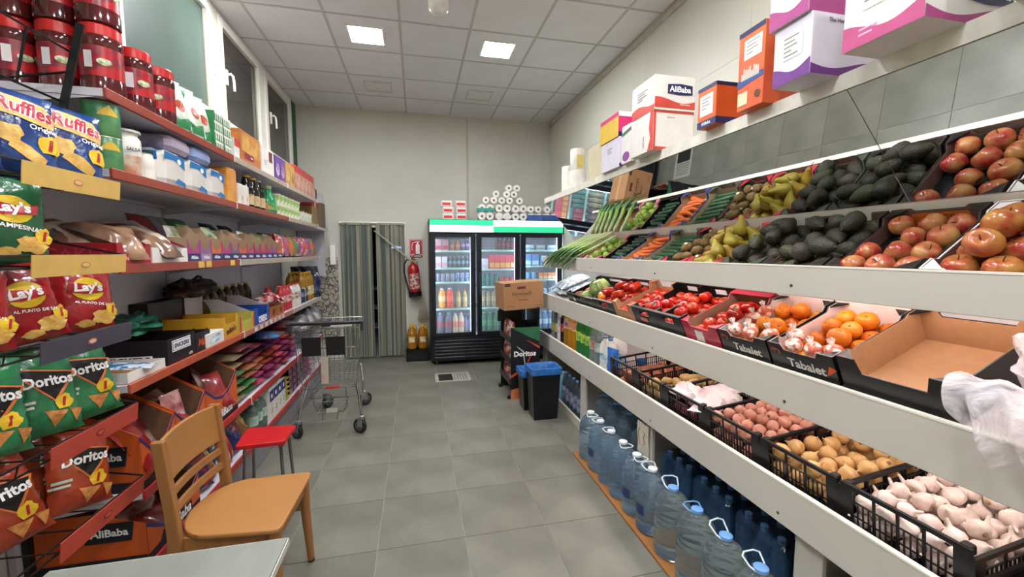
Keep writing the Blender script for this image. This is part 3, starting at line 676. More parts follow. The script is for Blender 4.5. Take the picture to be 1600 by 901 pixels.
# leeks on brown paper
bp = thing('paper_sack', 'crumpled brown paper sack under the leeks at the far end of the top tray', 'paper', (TR[1][0], 3.68, TR[1][1]), (0, -radians(34), 0))
g = MB(); n = 14
for i in range(n+1):
    for j in range(n+1):
        x = .36*i/n; y = -.38+.76*j/n; g.v.append((x, y, .006+.05*(sin(pi*i/n)*sin(pi*j/n))**.5*(.7+.5*mnoise.noise(Vector((i*.5, j*.5, 1))))))
g.f = [(i*(n+1)+j, (i+1)*(n+1)+j, (i+1)*(n+1)+j+1, i*(n+1)+j+1) for i in range(n) for j in range(n)]; g.m = [0]*len(g.f)
part('sheet', g, C('#b98a58', r=.8, s=12, bump=.3), bp, True)
def leek(i):
    o = part('leek', MB().tube([(0, 0, 0), (.02, 0, .003), (.12, 0, .006), (.24, .0, .008), (.30, 0, .01)], [.010, .015, .0145, .016, .019], 9), C('#cfd6a6', r=.4, c2='#8faa58', s=6, sx=(1, 1, 1), bump=.1), None, True)
    g = MB()
    for k in range(6):
        a = (k-2.5)*.11; L_ = .24+.04*sin(k*5+i); w0 = .014
        pts = []
        for q in range(7):
            u = q/6; pts.append((.26+L_*u*cos(a), L_*u*sin(a)+.004*(k-2.5), .012+.018*sin(u*2.6)*(.5+.12*k)-.055*u*u*(.3+.12*k)))
        for q in range(7):
            u = q/6; w = w0*(1-.75*u*u); x, y, z = pts[q]; g.v += [(x, y-w, z+.004), (x, y, z-.002), (x, y+w, z+.004)]
        b0 = len(g.v)-21
        for q in range(6):
            for s_ in (0, 1): g.f.append((b0+q*3+s_, b0+q*3+s_+1, b0+q*3+s_+4, b0+q*3+s_+3)); g.m.append(0)
    part('leaf_fan', g, C('#3f6440', r=.4, c2='#6f9450', s=10, sharp=.3), o, True)
    part('root', MB().ball((-.004, 0, 0), .010, n=8, k=4, wob=.6), C('#d8cdb0', r=.9), o)
    return o
P_['leek'] = Proto('leek', 'leek', leek, 3)
for i in range(13):
    y = 3.40+.05*i; M = Matrix.Translation((TR[1][0], y, TR[1][1])) @ Matrix.Rotation(-radians(34), 4, 'Y')
    M = M @ Matrix.Translation((.345+rr(-.015, .015), -.16, .075+.034*(i % 2))) @ Matrix.Rotation(pi-.55+rr(-.12, .12), 4, 'Z')
    P_['leek'].place(M, 'long leek with white shank and drooping green leaves lying on brown paper', 'leeks at the far end of the top tray')
ol = part
# ---- middle tray
L2 = .37
def tabalet(y0, y1, label):
    t = carton(2, y0, y1, label, BLK, PINKW, .112, .088, hs=.095, hb=.12)
    M = fr((-.001, 0, .002), (0, -1, 0), (0, 0, 1)); part('lettering', MB().text('Tabalet', M, w=.15, at=(.02, .045), off=.0014, bold=.03), C('#cfc9c4'), t)
    part('logo', MB().text('FP', M, w=.022, at=(-.105, .085), off=.0014, bold=.03).tube([tuple(M @ Vector((-.09+.009*cos(a/3), .078+.009*sin(a/3), .002))) for a in range(-4, 7)], .0012, 4), C('#b8452e'), t)
    return t
t = carton(2, .75, 1.065, 'empty brown cardboard produce box with black outside next to the plastic bag', BLK, KR, .125, .075, hs=.115, hb=.10)
M = fr((.378-.009, 0, .002), (0, -1, 0), (0, 0, 1)); part('printed_patch', MB().rect(-.155, .075, -.09, .122, M, .001), BLK, t); part('printed_patch', MB().rect(.06, .05, .11, .09, M, .001), BLK, t)
M = fr((.008, .1525, .002), (1, 0, 0), (0, 0, 1)); part('printed_triangle', MB().poly([(.02, .07), (.06, .07), (.045, .10)], fr((.01, .1535, .002), (-1, 0, 0), (0, 0, 1)), .003), C('#d0562a'), t)
t = tabalet(1.075, 1.345, 'black carton of mandarins with white inside, beside the empty cardboard box')
fill(t, 'mandarin', 'mandarin in the black lettered carton beside the empty cardboard box', 5, 3, L2, .26, .072, .006, 1, upr='any', hz=.034, x0=.02, drop=.12)
fill(t, 'mandarin', 'mandarin in the black lettered carton beside the empty cardboard box', 3, 2, L2, .26, .072, .055, 1, upr='any', hz=.034, x0=.12, drop=.1)
for k, (x, y, z) in enumerate(((.06, .06, .078), (.10, .085, .082), (.04, -.02, .08), (.05, -.075, .078))): HEAP[t.name][5].append(['wrapped', Vector((x, y, z)), Matrix.Rotation(k*1.3, 4, 'Z'), .84, 'mandarin in red and white twisted paper in the carton beside the empty box', 'wrapped mandarins beside the empty box'])
t = tabalet(1.35, 1.62, 'black carton of mandarins with white inside, beside the pink tomato carton')
fill(t, 'mandarin', 'mandarin in the black lettered carton beside the pink tomato carton', 5, 3, L2, .26, .072, .006, 1, upr='any', hz=.034, x0=.02, drop=.08)
fill(t, 'mandarin', 'mandarin in the black lettered carton beside the pink tomato carton', 4, 2, L2, .26, .072, .055, 1, upr='any', hz=.034, x0=.10, drop=.1)
for k, (x, y, z) in enumerate(((.05, .075, .078), (.15, .09, .082), (.22, .08, .083), (.05, .0, .08), (.06, -.08, .08), (.12, .02, .085))): HEAP[t.name][5].append(['wrapped', Vector((x, y, z)), Matrix.Rotation(k*1.3, 4, 'Z'), .84, 'mandarin in red and white twisted paper in the carton beside the tomatoes', 'wrapped mandarins beside the tomatoes'])
t = carton(2, 1.625, 1.895, 'pink and red carton of large tomatoes on the middle tray', board('#c9465c', c2='#a8203c', s=7, sharp=.05), C('#94745f', r=.7), .11, .085, hs=.09, hb=.11)
part('price_tag', MB().rect(-.04, .01, .02, .07, fr((-.001, 0, .002), (0, -1, 0), (0, 0, 1)), .0014), C('#d8cfc6'), t)
part('lid_flap', MB().box((.32, -.128, .116), (.385, .128, .120)), board('#b03a4c'), t)
fill(t, 'tomato', 'large red tomato in the pink carton on the middle tray', 4, 3, L2, .26, .082, .006, 1, hz=.034, x0=.02, drop=.05)
fill(t, 'tomato', 'large red tomato in the pink carton on the middle tray', 2, 2, L2, .26, .088, .055, 1, hz=.034, x0=.14)
t = solid_crate(2, 1.90, 2.14, 'black plastic tray of tomatoes beside the pink carton', L2, .12)
fill(t, 'tomato', 'red tomato in the black plastic tray beside the pink carton', 5, 3, L2, .23, .07, .006, 2, hz=.032, x0=.02, drop=.03)
t = solid_crate(2, 2.145, 2.40, 'second black plastic tray of tomatoes from the pink carton', L2, .12)
part('price_tag', MB().rect(-.05, .03, .03, .055, fr((-.001, 0, .002), (0, -1, 0), (0, 0, 1)), .003), C('#c46a58'), t)
fill(t, 'tomato', 'red tomato in the second black plastic tray from the pink carton', 5, 3, L2, .24, .07, .006, 1, hz=.032, x0=.01, drop=.05)
fill(t, 'tomato', 'red tomato in the second black plastic tray from the pink carton', 2, 2, L2, .24, .07, .05, 1, hz=.032, x0=.05)
t = carton(2, 2.405, 2.68, 'brown cardboard carton of tomatoes between black trays', KR, KR, .12, .07, hs=.07)
fill(t, 'tomato', 'red tomato in the brown cardboard carton on the middle tray', 5, 3, L2, .26, .072, .006, 1, hz=.034, x0=.01, drop=.05)
t = solid_crate(2, 2.685, 3.02, 'black plastic tray of red and yellow peppers', L2, .10)
fill(t, 'pepper', 'glossy red pepper in the black tray beyond the tomatoes', 3, 4, L2, .3, .105, .006, 1, upr='flat', hz=.034, spy=.075, x0=.02, drop=.1)
fill(t, 'pepper', 'glossy red pepper in the black tray beyond the tomatoes', 2, 3, L2, .3, .11, .05, 1, upr='flat', hz=.034, spy=.08, x0=.05)
M = crateM(t); P_['ypepper'].place(M @ Matrix.Translation((.06, .12, .09)) @ Matrix.Rotation(1.2, 4, 'Z'), 'yellow and red pepper at the edge of the pepper tray', None)
t = solid_crate(2, 3.025, 3.62, 'wide black plastic tray with a cabbage and sweet potatoes', L2, .09)
part('lettering', MB().text('M', fr((-.001, 0, .002), (0, -1, 0), (0, 0, 1)), w=.04, at=(-.12, .04), off=.004), TXTW, t)
fill(t, 'sweet', 'reddish sweet potato in the wide black tray beside the cabbage', 2, 3, L2, .3, .15, .006, 2, upr='flat', hz=.03, spy=.09, x0=.02)
for it_ in HEAP[t.name][5]: it_[1].y += .13
HEAP[t.name][3] = .56
def cabbage(lab, M, R):
    t = thing('cabbage', lab, 'cabbage'); t.matrix_world = M
    part('head', MB().ball((0, 0, 0), R, R*.95, R*.85, 16, 10, wob=.06), C('#a9bd7a', r=.45, c2='#cdd8a8', s=7, sharp=.2, bump=.25), t, 2)
    for k in range(5):
        g = MB(); a0 = 2*pi*k/5
        for i in range(7):
            for j in range(7):
                th = -.9+1.9*i/6; ph = a0-.75+1.5*j/6; r_ = R*(1.03+.06*sin(j*2.3+k)+.10*max(0, th-.3)); g.v.append((r_*cos(th)*cos(ph), r_*cos(th)*sin(ph)*.95, r_*sin(th)*.88))
        g.f = [(i*7+j, i*7+j+1, (i+1)*7+j+1, (i+1)*7+j) for i in range(6) for j in range(6)]; g.m = [0]*36
        part('leaf', g, C('#7f9c56', r=.4, c2='#a6ba78', s=14, sx=(1, 1, 3), sharp=.25, bump=.3), t, True)
M = crateM(t)
cabbage('pale green cabbage lying in the wide black tray', M @ Matrix.Translation((.17, -.09, .09)), .085)
cabbage('small white green cabbage half at the front of the wide black tray', M @ Matrix.Translation((.06, -.03, .06)), .055)
# bagged vegetables at the far end
def pillow(w, h, t, seed=0, wr=.05, nx=9, ny=12, crimp=True):
    """depth function of a filled bag face"""
    def fn(x, y):
        u = min(1, abs(2*x/w)); v = min(1, abs(2*y/h))
        d = t/2*max(0, 1-u**2.6)**.55*max(0, 1-v**2.4)**.55
        return d*(1+wr*3*mnoise.noise(Vector((x*16+seed, y*9, seed*2.3))))+wr*.05*mnoise.noise(Vector((x*40, y*30, seed)))*(1-u**4)*(1-v**4)
    return fn
def bagmesh(w, h, t, seed=0, wr=.05, nx=10, ny=14, M=None):
    fn = pillow(w, h, t, seed, wr); g = MB(); vs = []
    for s_ in (1, -1):
        for j in range(ny+1):
            for i in range(nx+1):
                x = -w/2+w*i/nx; y = -h/2+h*j/ny
                edge = (abs(j-ny/2) > ny/2-1)
                k = 1-.05*(1-abs(2*y/h)**6)
                vs.append((x*k+(0.002*(-1)**j if i in (0, nx) else 0), y, s_*fn(x, y)+(.0 if s_ > 0 else 0)))
    n1 = (nx+1)*(ny+1); fs = []
    for j in range(ny):
        for i in range(nx):
            a = j*(nx+1)+i; q = (a, a+1, a+nx+2, a+nx+1); fs.append(q); fs.append(tuple(n1+z for z in q[::-1]))
    g.add(vs, fs, 0, M); return g, fn
for k in range(9):
    g, fn = bagmesh(.17, .30, .07, k, .10)
    o = solo('vegetable_bag', g, foil(('#8fa9b8', '#a9b8c0', '#5e86a8')[k % 3], c2=('#dfe6ea', '#e8e6e0', '#c6d6e2')[k % 3], s=26, r=.2, bump=.7, thr=.5, sharp=.08), 'clear blue and white film bag of vegetables at the far end of the middle tray', 'bag', group='film bags at the far end of the middle tray', smooth=True)
    x = TR[2][0]; M = Matrix.Translation((x, 3.72+.085*(k % 6)+(.04 if k > 5 else 0), TR[2][1])) @ Matrix.Rotation(-radians(24), 4, 'Y') @ Matrix.Translation((.17+rr(-.02, .02), 0, .055+(.05 if k > 5 else 0))) @ Matrix.Rotation(pi/2+rr(-.3, .3), 4, 'Z') @ Matrix.Rotation(radians(rr(-12, 12)), 4, 'Y')
    o.matrix_world = M
# plastic bag with grapes at the near end
pb = thing('plastic_bag', 'open translucent white plastic bag with green grapes inside at the near end', 'bag', (TR[2][0]+.03, .525, TR[2][1]+.012), (0, -radians(22), 0))
film = bpy.data.materials.new('mat_thin_film'); film.use_nodes = True
_b = film.node_tree.nodes['Principled BSDF']; _b.inputs['Base Color'].default_value = lin('#f3e9ee'); _b.inputs['Roughness'].default_value = .28; _b.inputs['Subsurface Weight'].default_value = 0
_n = film.node_tree; _tc_ = _n.nodes.new('ShaderNodeTexCoord'); _w = _n.nodes.new('ShaderNodeTexNoise'); _w.inputs['Scale'].default_value = 11; _w.inputs['Detail'].default_value = 6; _w.inputs['Distortion'].default_value = 1.6
_n.links.new(_tc_.outputs['Object'], _w.inputs['Vector']); _bp = _n.nodes.new('ShaderNodeBump'); _bp.inputs['Strength'].default_value = .9; _bp.inputs['Distance'].default_value = .02
_n.links.new(_w.outputs[0], _bp.inputs['Height']); _n.links.new(_bp.outputs[0], _b.inputs['Normal']); _mr = _n.nodes.new('ShaderNodeMapRange'); _mr.inputs[1].default_value = .3; _mr.inputs[2].default_value = .7; _mr.inputs[3].default_value = .22; _mr.inputs[4].default_value = .72
_n.links.new(_w.outputs[0], _mr.inputs[0]); _n.links.new(_mr.outputs[0], _b.inputs['Alpha'])
g = MB(); nr, na = 22, 72
def bagpt(a, u):
    fold = .035*sin(a*11+3*u)+.05*mnoise.noise(Vector((cos(a)*3, sin(a)*3, u*3)))+.03*mnoise.noise(Vector((cos(a)*7, sin(a)*7, u*6)))
    if u < .6: v = u/.6; R_ = .35+.72*sin(v*pi*.5)+fold*v; z = .150*v**1.6
    else: v = (u-.6)/.4; R_ = 1.07+.10*sin(v*pi)-.22*v+fold*(1+1.3*v); z = .150+.05*sin(v*pi*.8)+.03*sin(a*2+1)*v+.02*fold*10*v
    fx, fy = cos(a)*R_, sin(a)*R_
    x = .16+fx*.165; y = fy*.175
    if cos(a) < -.2 and u > .6: z -= .16*v*(-cos(a)-.2); x -= .03*v
    return (x, y, max(.004, z))
for j in range(nr+1):
    for i in range(na): g.v.append(bagpt(2*pi*i/na, j/nr))
for j in range(nr):
    for i in range(na): g.f.append((j*na+i, j*na+(i+1) % na, (j+1)*na+(i+1) % na, (j+1)*na+i)); g.m.append(0)
part('film', g, film, pb, 2)
g = MB(); n = 30
for i in range(n+1):
    for j in range(n+1):
        y = -.20+.44*i/n; u = j/n; w_ = 1-.35*u
        f = .016*sin(i*1.15+u*2)+.03*mnoise.noise(Vector((i*.22, u*2, 0)))
        x = -.012-.085*sin(min(1, u*1.6)*pi/2)+f*u*1.4; z = .150+.03*sin(u*3)-.19*u**1.5*(1-.75*abs(2*i/n-1)**2.2)+f*.4
        g.v.append((x-.02*u, y*w_+.02*u, z))
g.f = [(i*(n+1)+j, i*(n+1)+j+1, (i+1)*(n+1)+j+1, (i+1)*(n+1)+j) for i in range(n) for j in range(n)]; g.m = [0]*len(g.f)
part('skirt', g, film, pb, 2)
gb = thing('grape_bunch', 'bunch of green grapes inside the open plastic bag', 'grapes', (TR[2][0]+.10, .50, TR[2][1]+.09), (0, -radians(22), 0))
gm = None
for k in range(46):
    p = (rr(-.06, .10), rr(-.10, .08), rr(0, .05))
    if gm is None: gm = part('grape', MB().ball((0, 0, 0), .0125, .0115, .0115, 8, 6), C('#8f9a3c', r=.25, c2='#a8ad58', s=30), gb, 2); o = gm
    else: o = gm.copy(); COL.objects.link(o)
    o.location = p
part('stem', MB().tube([(-.05, -.08, .03), (0, -.02, .065), (.03, .02, .09), (.03, .03, .13)], .003, 5).tube([(0, -.02, .065), (-.03, .03, .09), (-.035, .05, .115)], .002, 5), C('#5d4a2a'), gb)

settle()
# ---- bottom tray of black crates
t = crate(3, .71, 1.06, 'black lattice crate full of garlic', .5, .165)
fill(t, 'garlic', 'white purple garlic bulb in the black lattice crate', 8, 5, .5, .34, .058, .012, 1, upr='any', hz=.03, x0=.01, spy=.064)
fill(t, 'garlic', 'white purple garlic bulb in the black lattice crate', 7, 5, .5, .34, .062, .066, 2, upr='any', hz=.026, x0=.015, spy=.062, drop=.05)
t = crate(3, 1.065, 1.395, 'black lattice crate of golden onions', .5, .165)
fill(t, 'onion', 'golden brown onion in the crate between garlic and pink onions', 6, 4, .5, .32, .075, .01, 1, upr='any', hz=.034, spy=.073)
fill(t, 'onion', 'golden brown onion in the crate between garlic and pink onions', 6, 4, .5, .32, .076, .064, 1, upr='any', hz=.032, spy=.073, drop=.12)
t = crate(3, 1.40, 1.74, 'black lattice crate heaped with pink onions', .5, .165)
fill(t, 'shallot', 'round pink onion in the heaped crate beyond the golden onions', 7, 5, .5, .33, .064, .01, 3, upr='any', hz=.032, spy=.064, drop=.0)
t = crate(3, 1.745, 2.09, 'black lattice crate with red onions and white film bags', .5, .165)
fill(t, 'redonion', 'dark red onion in the crate under white film bags', 6, 4, .5, .33, .072, .01, 1, hz=.034, spy=.074, drop=.2)
HEAP[t.name][5].append(['redonion', Vector((.42, -.11, .11)), Matrix.Rotation(1, 4, 'X'), 1.0, 'dark red onion on top at the rear of the film bag crate', None])
M = crateM(t)
for k, (x, y, r_) in enumerate(((.12, .09, .3), (.2, -.03, .9), (.34, .05, 1.6), (.10, -.09, 2.2))):
    g, fn = bagmesh(.15, .24, .075, k+20, .45)
    o = solo('film_bag', g, C('#e9dfe2', r=.3, c2='#c9a0ac', s=10, bump=.9, bs=16, thr=.62), 'crumpled white film bag over red onions in the lattice crate', 'bag', group='film bags over the red onions', smooth=True); o.matrix_world = M @ Matrix.Translation((x, y, .118)) @ Matrix.Rotation(r_, 4, 'Z') @ Matrix.Rotation(.1, 4, 'X')
t = crate(3, 2.095, 2.415, 'black lattice crate of pale potatoes', .5, .165)
fill(t, 'potato', 'pale yellow potato in the lattice crate beyond the film bags', 5, 4, .5, .3, .088, .01, 2, upr='flat', hz=.03, spy=.072, drop=.05)
t = crate(3, 2.42, 2.775, 'last black lattice crate on the bottom tray, with sweet potatoes', .5, .165)
fill(t, 'sweet', 'reddish sweet potato in the last lattice crate of the bottom tray', 3, 4, .5, .3, .15, .01, 2, upr='flat', hz=.03, spy=.08)
t = crate(3, .345, .705, 'black lattice crate of potatoes cut off by the frame corner, next to the garlic', .5, .10)
fill(t, 'potato', 'potato in the low crate next to the garlic', 5, 4, .5, .3, .088, .01, 1, upr='flat', hz=.032, spy=.076)
settle()
# ================================================================= BOXES ON THE TOP BOARD
ZT = 2.0865
def wave(x0, x1, y, amp, ybase, flip=1, ph=0, n=12):
    top = [(x0+(x1-x0)*i/n, y+amp*sin(ph+pi*1.6*i/n)) for i in range(n+1)]
    return [(x0, ybase), (x1, ybase)]+top[::-1]
def carton_box(label, x0, x1, y0, y1, z0, z1, m, group=None, name='carton'):
    t = thing(name, label, 'box', ((x0+x1)/2, (y0+y1)/2, z0), group=group)
    dx, dy, h = (x1-x0)/2, (y1-y0)/2, z1-z0
    part('body', MB().box((-dx, -dy, 0), (dx, dy, h), ch=.002), m, t)
    A = FX((-dx, 0, 0)); B = FY((0, -dy, 0))
    return t, A, B, dx, dy, h
def logo(t, M, at, w, txt='AliBaba', m=None, tm=None):
    part('logo_plate', MB().poly([(-.5*w, -.17*w), (0, -.20*w), (.5*w, -.17*w), (.5*w, .15*w), (0, .19*w), (-.5*w, .15*w)], M, .0016, at=at), m or NAVY, t)
    part('lettering', MB().text(txt, M, w=w*.86, at=at, off=.0026, bold=.03), tm or TXTW, t)
def small_print(t, M, at, w, n=4, m=None):
    g = MB()
    for k in range(n): g.rect(at[0]-w/2, at[1]-k*.014, at[0]-w/2+w*(.95, .7, .85, .5, .9)[k % 5], at[1]-k*.014+.005, M, .0016)
    part('small_print', g, m or C('#8a8680'), t)
red_w = C('#c5453a', r=.45)
white_c = board('#dcd8d2'); lilac = board('#d5cfdc')
# stacked white boxes with red wave
t, A, B, dx, dy, h = carton_box('upper of two stacked white cartons, with a red wave and dark logo', 1.285, 1.535, 2.105, 2.35, 2.300, 2.485, white_c)
part('printed_wave', MB().poly(wave(-dx, dx, .055, .014, .012, ph=1.2), B, .0012), red_w, t); part('printed_wave', MB().poly(wave(-dy, dy, .045, .014, 0, ph=.2), A, .0012), red_w, t)
logo(t, B, (.03, .115), .155); small_print(t, A, (0, .13), .12)
part('small_words', MB().text('Alibaba Foods', B, w=.06, at=(.06, .035), off=.002), TXTW, t)
t, A, B, dx, dy, h = carton_box('lower of two stacked white cartons, with red corners', 1.285, 1.535, 2.11, 2.35, ZT, 2.299, white_c)
part('printed_wave', MB().poly([(dy, 0), (dy, h), (dy-.03, h), (dy-.045, h*.6), (dy-.03, h*.3), (dy-.06, 0)], A, .0012), red_w, t)
part('printed_wave', MB().poly([(-dx, h), (-dx, 0), (dx, 0), (dx, .012), (-dx+.012, .018), (-dx+.014, h-.012), (dx, h-.012), (dx, h)], B, .0012), red_w, t)
part('small_words', MB().text('Alibaba.com', B, w=.05, at=(-.02, h-.035), off=.0016), C('#6a5a5a'), t)
part('small_words', MB().text('LENTILS', A, w=.06, at=(.02, .06), off=.0016, rot=pi/2), C('#4a4a48'), t)
# narrow green-white box
t, A, B, dx, dy, h = carton_box('narrow white carton with a green strip behind the stacked white cartons', 1.31, 1.46, 2.40, 2.52, ZT, 2.32, white_c)
part('printed_strip', MB().poly([(-dy, .17), (dy, .19), (dy, .21), (-dy, .19)], A, .0012), C('#4c6a4a'), t); part('printed_shape', MB().ell((0, .04), .045, .03, A, .0012), C('#8a4a90'), t)
# pink box on white and magenta box
t, A, B, dx, dy, h = carton_box('magenta and yellow carton with dark logo, sitting on a white magenta one', 1.315, 1.56, 2.58, 2.86, 2.285, 2.445, board('#cf2f6c'))
part('white_top', MB().rect(-dx, h-.03, dx, h, B, .001), WHITE, t); part('yellow_side', MB().rect(-dy, 0, dy, h-.03, A, .001), C('#d8b23a'), t)
part('printed_band', MB().rect(-dx, 0, dx, .03, B, .001), NAVY, t); logo(t, B, (.03, .105), .12); part('small_words', MB().text('ARROZ BASMATI', B, w=.13, at=(0, .055), off=.0016), C('#e58aa6'), t)
t, A, B, dx, dy, h = carton_box('white carton with magenta panel and dark purple bottom under the magenta one', 1.32, 1.56, 2.57, 2.84, ZT, 2.283, lilac)
part('magenta_panel', MB().rect(-.02, .03, .07, .16, B, .001), C('#c92a62'), t); part('printed_wave', MB().poly(wave(-dx, dx, .022, .01, 0), B, .0012), C('#43245e'), t); part('printed_strip', MB().rect(-.06, .02, -.05, h, B, .001), C('#54306e'), t); small_print(t, A, (0, .14), .08, 3)
# cream box and kitchen rolls
t, A, B, dx, dy, h = carton_box('plain cream carton between kitchen rolls and magenta cartons', 1.37, 1.56, 2.93, 3.20, ZT, 2.34, board('#cfc6a6'))
def roll(label, loc, r, h, core=True, group=None, rot=(0, 0, 0), m=None):
    t = thing('paper_roll', label, 'paper roll', loc, rot, group)
    part('roll', MB().lathe([(r*.92, 0), (r, .006), (r, h-.006), (r*.92, h)], 20), m or C('#e6e1d6', r=.85, bump=.1), t, True)
    part('core', MB().lathe([(r*.35, h), (r*.35, h+.0012)], 12), C('#8a7a62'), t)
    return t
t = roll('kitchen roll in yellow film standing on top of another roll', (1.43, 3.58, ZT+.161), .065, .19); part('printed_patch', MB().rect(-.03, .02, .03, .13, FY((0, -.066, 0)), .002), C('#d8c26a'), t)
roll('wide kitchen roll at the bottom, under the yellow filmed roll', (1.43, 3.58, ZT), .075, .16)
roll('wide kitchen roll at the far end of the top board', (1.45, 3.80, ZT), .085, .24)
# orange box
orange_c = board('#cf5a22')
t, A, B, dx, dy, h = carton_box('orange carton with dark top strip between white boxes and tall orange carton', 1.29, 1.50, 1.625, 1.745, ZT, 2.265, orange_c)
for M, w in ((A, dy), (B, dx)): part('dark_strip', MB().rect(-w, h-.016, w, h, M, .001), NAVY, t); part('dark_strip', MB().rect(-w, 0, w, .03, M, .001), C('#22285c'), t)
part('white_label', MB().rect(-.042, .05, .042, .14, A, .0012), WHITE, t); small_print(t, A, (0, .12), .06, 4); logo(t, B, (.06, .075), .08, m=C('#1a1420')); part('lettering', MB().text('AliBaba', A, w=.06, at=(0, .016), off=.002), TXTW, t)
# tall orange box with city picture
t, A, B, dx, dy, h = carton_box('tall narrow orange carton with a city picture and white label', 1.29, 1.52, 1.37, 1.50, ZT, 2.39, C('#c9501f', r=.45, c2='#d9642a', s=6))
part('dark_strip', MB().rect(-dy, h-.018, dy, h, A, .001), NAVY, t); part('white_label', MB().rect(-.035, .19, .052, .265, A, .0012), WHITE, t); small_print(t, A, (.01, .25), .07, 4)
g = MB()
for k in range(9): g.rect(-.045+.01*k, .115, -.038+.01*k, .14+.02*abs(sin(k*1.9)), A, .0014)
part('city_picture', g, C('#d9cfc0'), t); part('blue_band', MB().poly([(-dy, .09), (dy, .105), (dy, .125), (-dy, .12)], A, .0012), C('#2b4a86'), t)
part('seal', MB().ell((.038, .045), .014, .014, A, .0014), C('#5c3420'), t); part('yellow_label', MB().rect(-.06, .02, -.01, .07, A, .0014), C('#e8c9a0'), t)
# purple boxes
pur = C('#6a2a80', r=.45); mag = C('#a2407e', r=.45)
t, A, B, dx, dy, h = carton_box('white carton with purple wavy base and dark logo, under a magenta carton', 1.225, 1.50, 1.118, 1.26, ZT, 2.275, lilac)
part('printed_wave', MB().poly(wave(-dy, dy, .045, .014, 0, ph=1.8), A, .0012), pur, t); part('printed_wave', MB().poly(wave(-dx, dx, .035, -.014, 0, ph=.2), B, .0012), pur, t)
part('white_label', MB().rect(-.035, .075, .04, .155, A, .0012), C('#dedcd8'), t); small_print(t, A, (0, .14), .06, 5)
logo(t, B, (.06, .115), .13); part('small_words', MB().text('The Home Of Ethnic', B, w=.15, at=(.0, .168), off=.0016), C('#3b3560'), t)
t, A, B, dx, dy, h = carton_box('white and magenta carton on top of the purple wavy one', 1.215, 1.50, 1.125, 1.275, 2.277, 2.46, white_c)
part('printed_wave', MB().poly(wave(-dy, dy, .05, .016, 0, ph=1.8), A, .0012), mag, t); part('magenta_panel', MB().rect(-dx, 0, dx, .12, B, .0012), mag, t); part('lettering', MB().text('Fresh', B, w=.09, at=(.05, .045), off=.002), TXTW, t); small_print(t, A, (0, .13), .06, 3)
# big white pink box
t, A, B, dx, dy, h = carton_box('large white carton with pink wavy base and dark logo, overhanging the top board', 1.205, 1.50, .80, 1.00, ZT, 2.34, white_c)
part('printed_wave', MB().poly(wave(-dy, dy, .048, .018, 0, ph=1.7), A, .0012), C('#b8487c'), t); part('printed_wave', MB().poly(wave(-dx, dx, .03, -.015, 0), B, .0012), mag, t)
part('white_label', MB().rect(-.05, .09, .03, .2, A, .0012), C('#d8d6cf'), t); small_print(t, A, (-.01, .18), .07, 6); logo(t, B, (.06, .085), .17)
small_print(t, A, (-.03, .04), .05, 2, C('#e2a8c6'))
for y in (.45, .1): carton_box('white carton further along the top board beside the large pink one', 1.24, 1.55, y, y+.26, ZT, 2.32, white_c, group='cartons beyond the frame edge')

# ================================================================= WATER JUGS
pet = C('#bbd6ec', r=.03, tr=.88, ior=1.22, v=.02, bump=.15, s=12, bs=30)
pet2 = C('#d2e4ea', r=.03, tr=.90, ior=1.22, v=.02, bump=.15, s=10, bs=26)
def jug(label, loc, r, h, m, capm, hang, group=None, blabel=None):
    t = thing('water_jug', label, 'water bottle', loc, (0, 0, rr(-.3, .3)), group)
    pr = [(r*.75, 0), (r*.97, .008), (r, .03)]; z = .03; hb = h*.66
    k = 0
    while z < hb: z += .0075; k += 1; pr.append((r*(1.0, .985, .935, .985)[k % 4], z))
    pr += [(r*.98, hb+.01), (r*.9, h*.77), (r*.68, h*.86), (r*.38, h*.92), (r*.24, h*.945), (r*.22, h*.96)]
    part('body', MB().lathe(pr, 22), m, t, 2)
    part('cap', MB().lathe([(.024, h*.955), (.0255, h*.957), (.0255, h-.002), (.022, h)], 16, rad=lambda a, j: 1+.02*cos(16*a)), capm, t, True)
    g = MB(); hx, hz = hang; L_ = .06
    pts = [(-.02, .0, h*.948), (-.034*1, hx*.02, h*.95+hz*.3), (-.04, hx*L_*.8, h*.95+hz*.9), (-.022, hx*L_, h*.95+hz), (.022, hx*L_, h*.95+hz), (.04, hx*L_*.8, h*.95+hz*.9), (.034, hx*.02, h*.95+hz*.3), (.02, 0, h*.948)]
    g.tube(pts, .0035, 6); part('handle', g, capm if hang[1] < .02 else C('#d6e2ee', r=.3), t, True)
    if blabel:
        g = MB(); M = None; n = 8; a0 = pi*1.0
        for q in range(n+1):
            a = a0-.45+.9*q/n
            for zz in (h*.30, h*.46): g.v.append(((r+.001)*cos(a), (r+.001)*sin(a), zz))
        g.f = [(2*q, 2*q+2, 2*q+3, 2*q+1) for q in range(n)]; g.m = [0]*n
        part('label', g, C('#23305e', r=.4), t, True)
    return t
capw = C('#d9dbe0', r=.4); capb = C('#6f9fd8', r=.35)
ys = [2.74, 2.575, 2.41, 2.25, 2.085, 1.92]
for i, y in enumerate(ys):
    jug('blue tinted water jug with white cap, number %s of six counted from the far end' % ('one', 'two', 'three', 'four', 'five', 'six')[i], (1.225, y, .013), .083, .345, pet, capw, ((-1, 1, 1, -1, -1, 1)[i], (0, .008, .01, 0, 0, .02)[i]), 'white capped water jugs', i in (1, 4, 5))
for i, y in enumerate((1.735, 1.555, 1.375, 1.195, 1.01)):
    jug('clear water jug with light blue cap, number %s counted from the white capped ones' % ('one', 'two', 'three', 'four', 'five')[i], (1.225, y, .013), .088, .345, pet2, capb, (1, (.04, .012, .045, .035, .03)[i]), 'blue capped water jugs')
k = 0
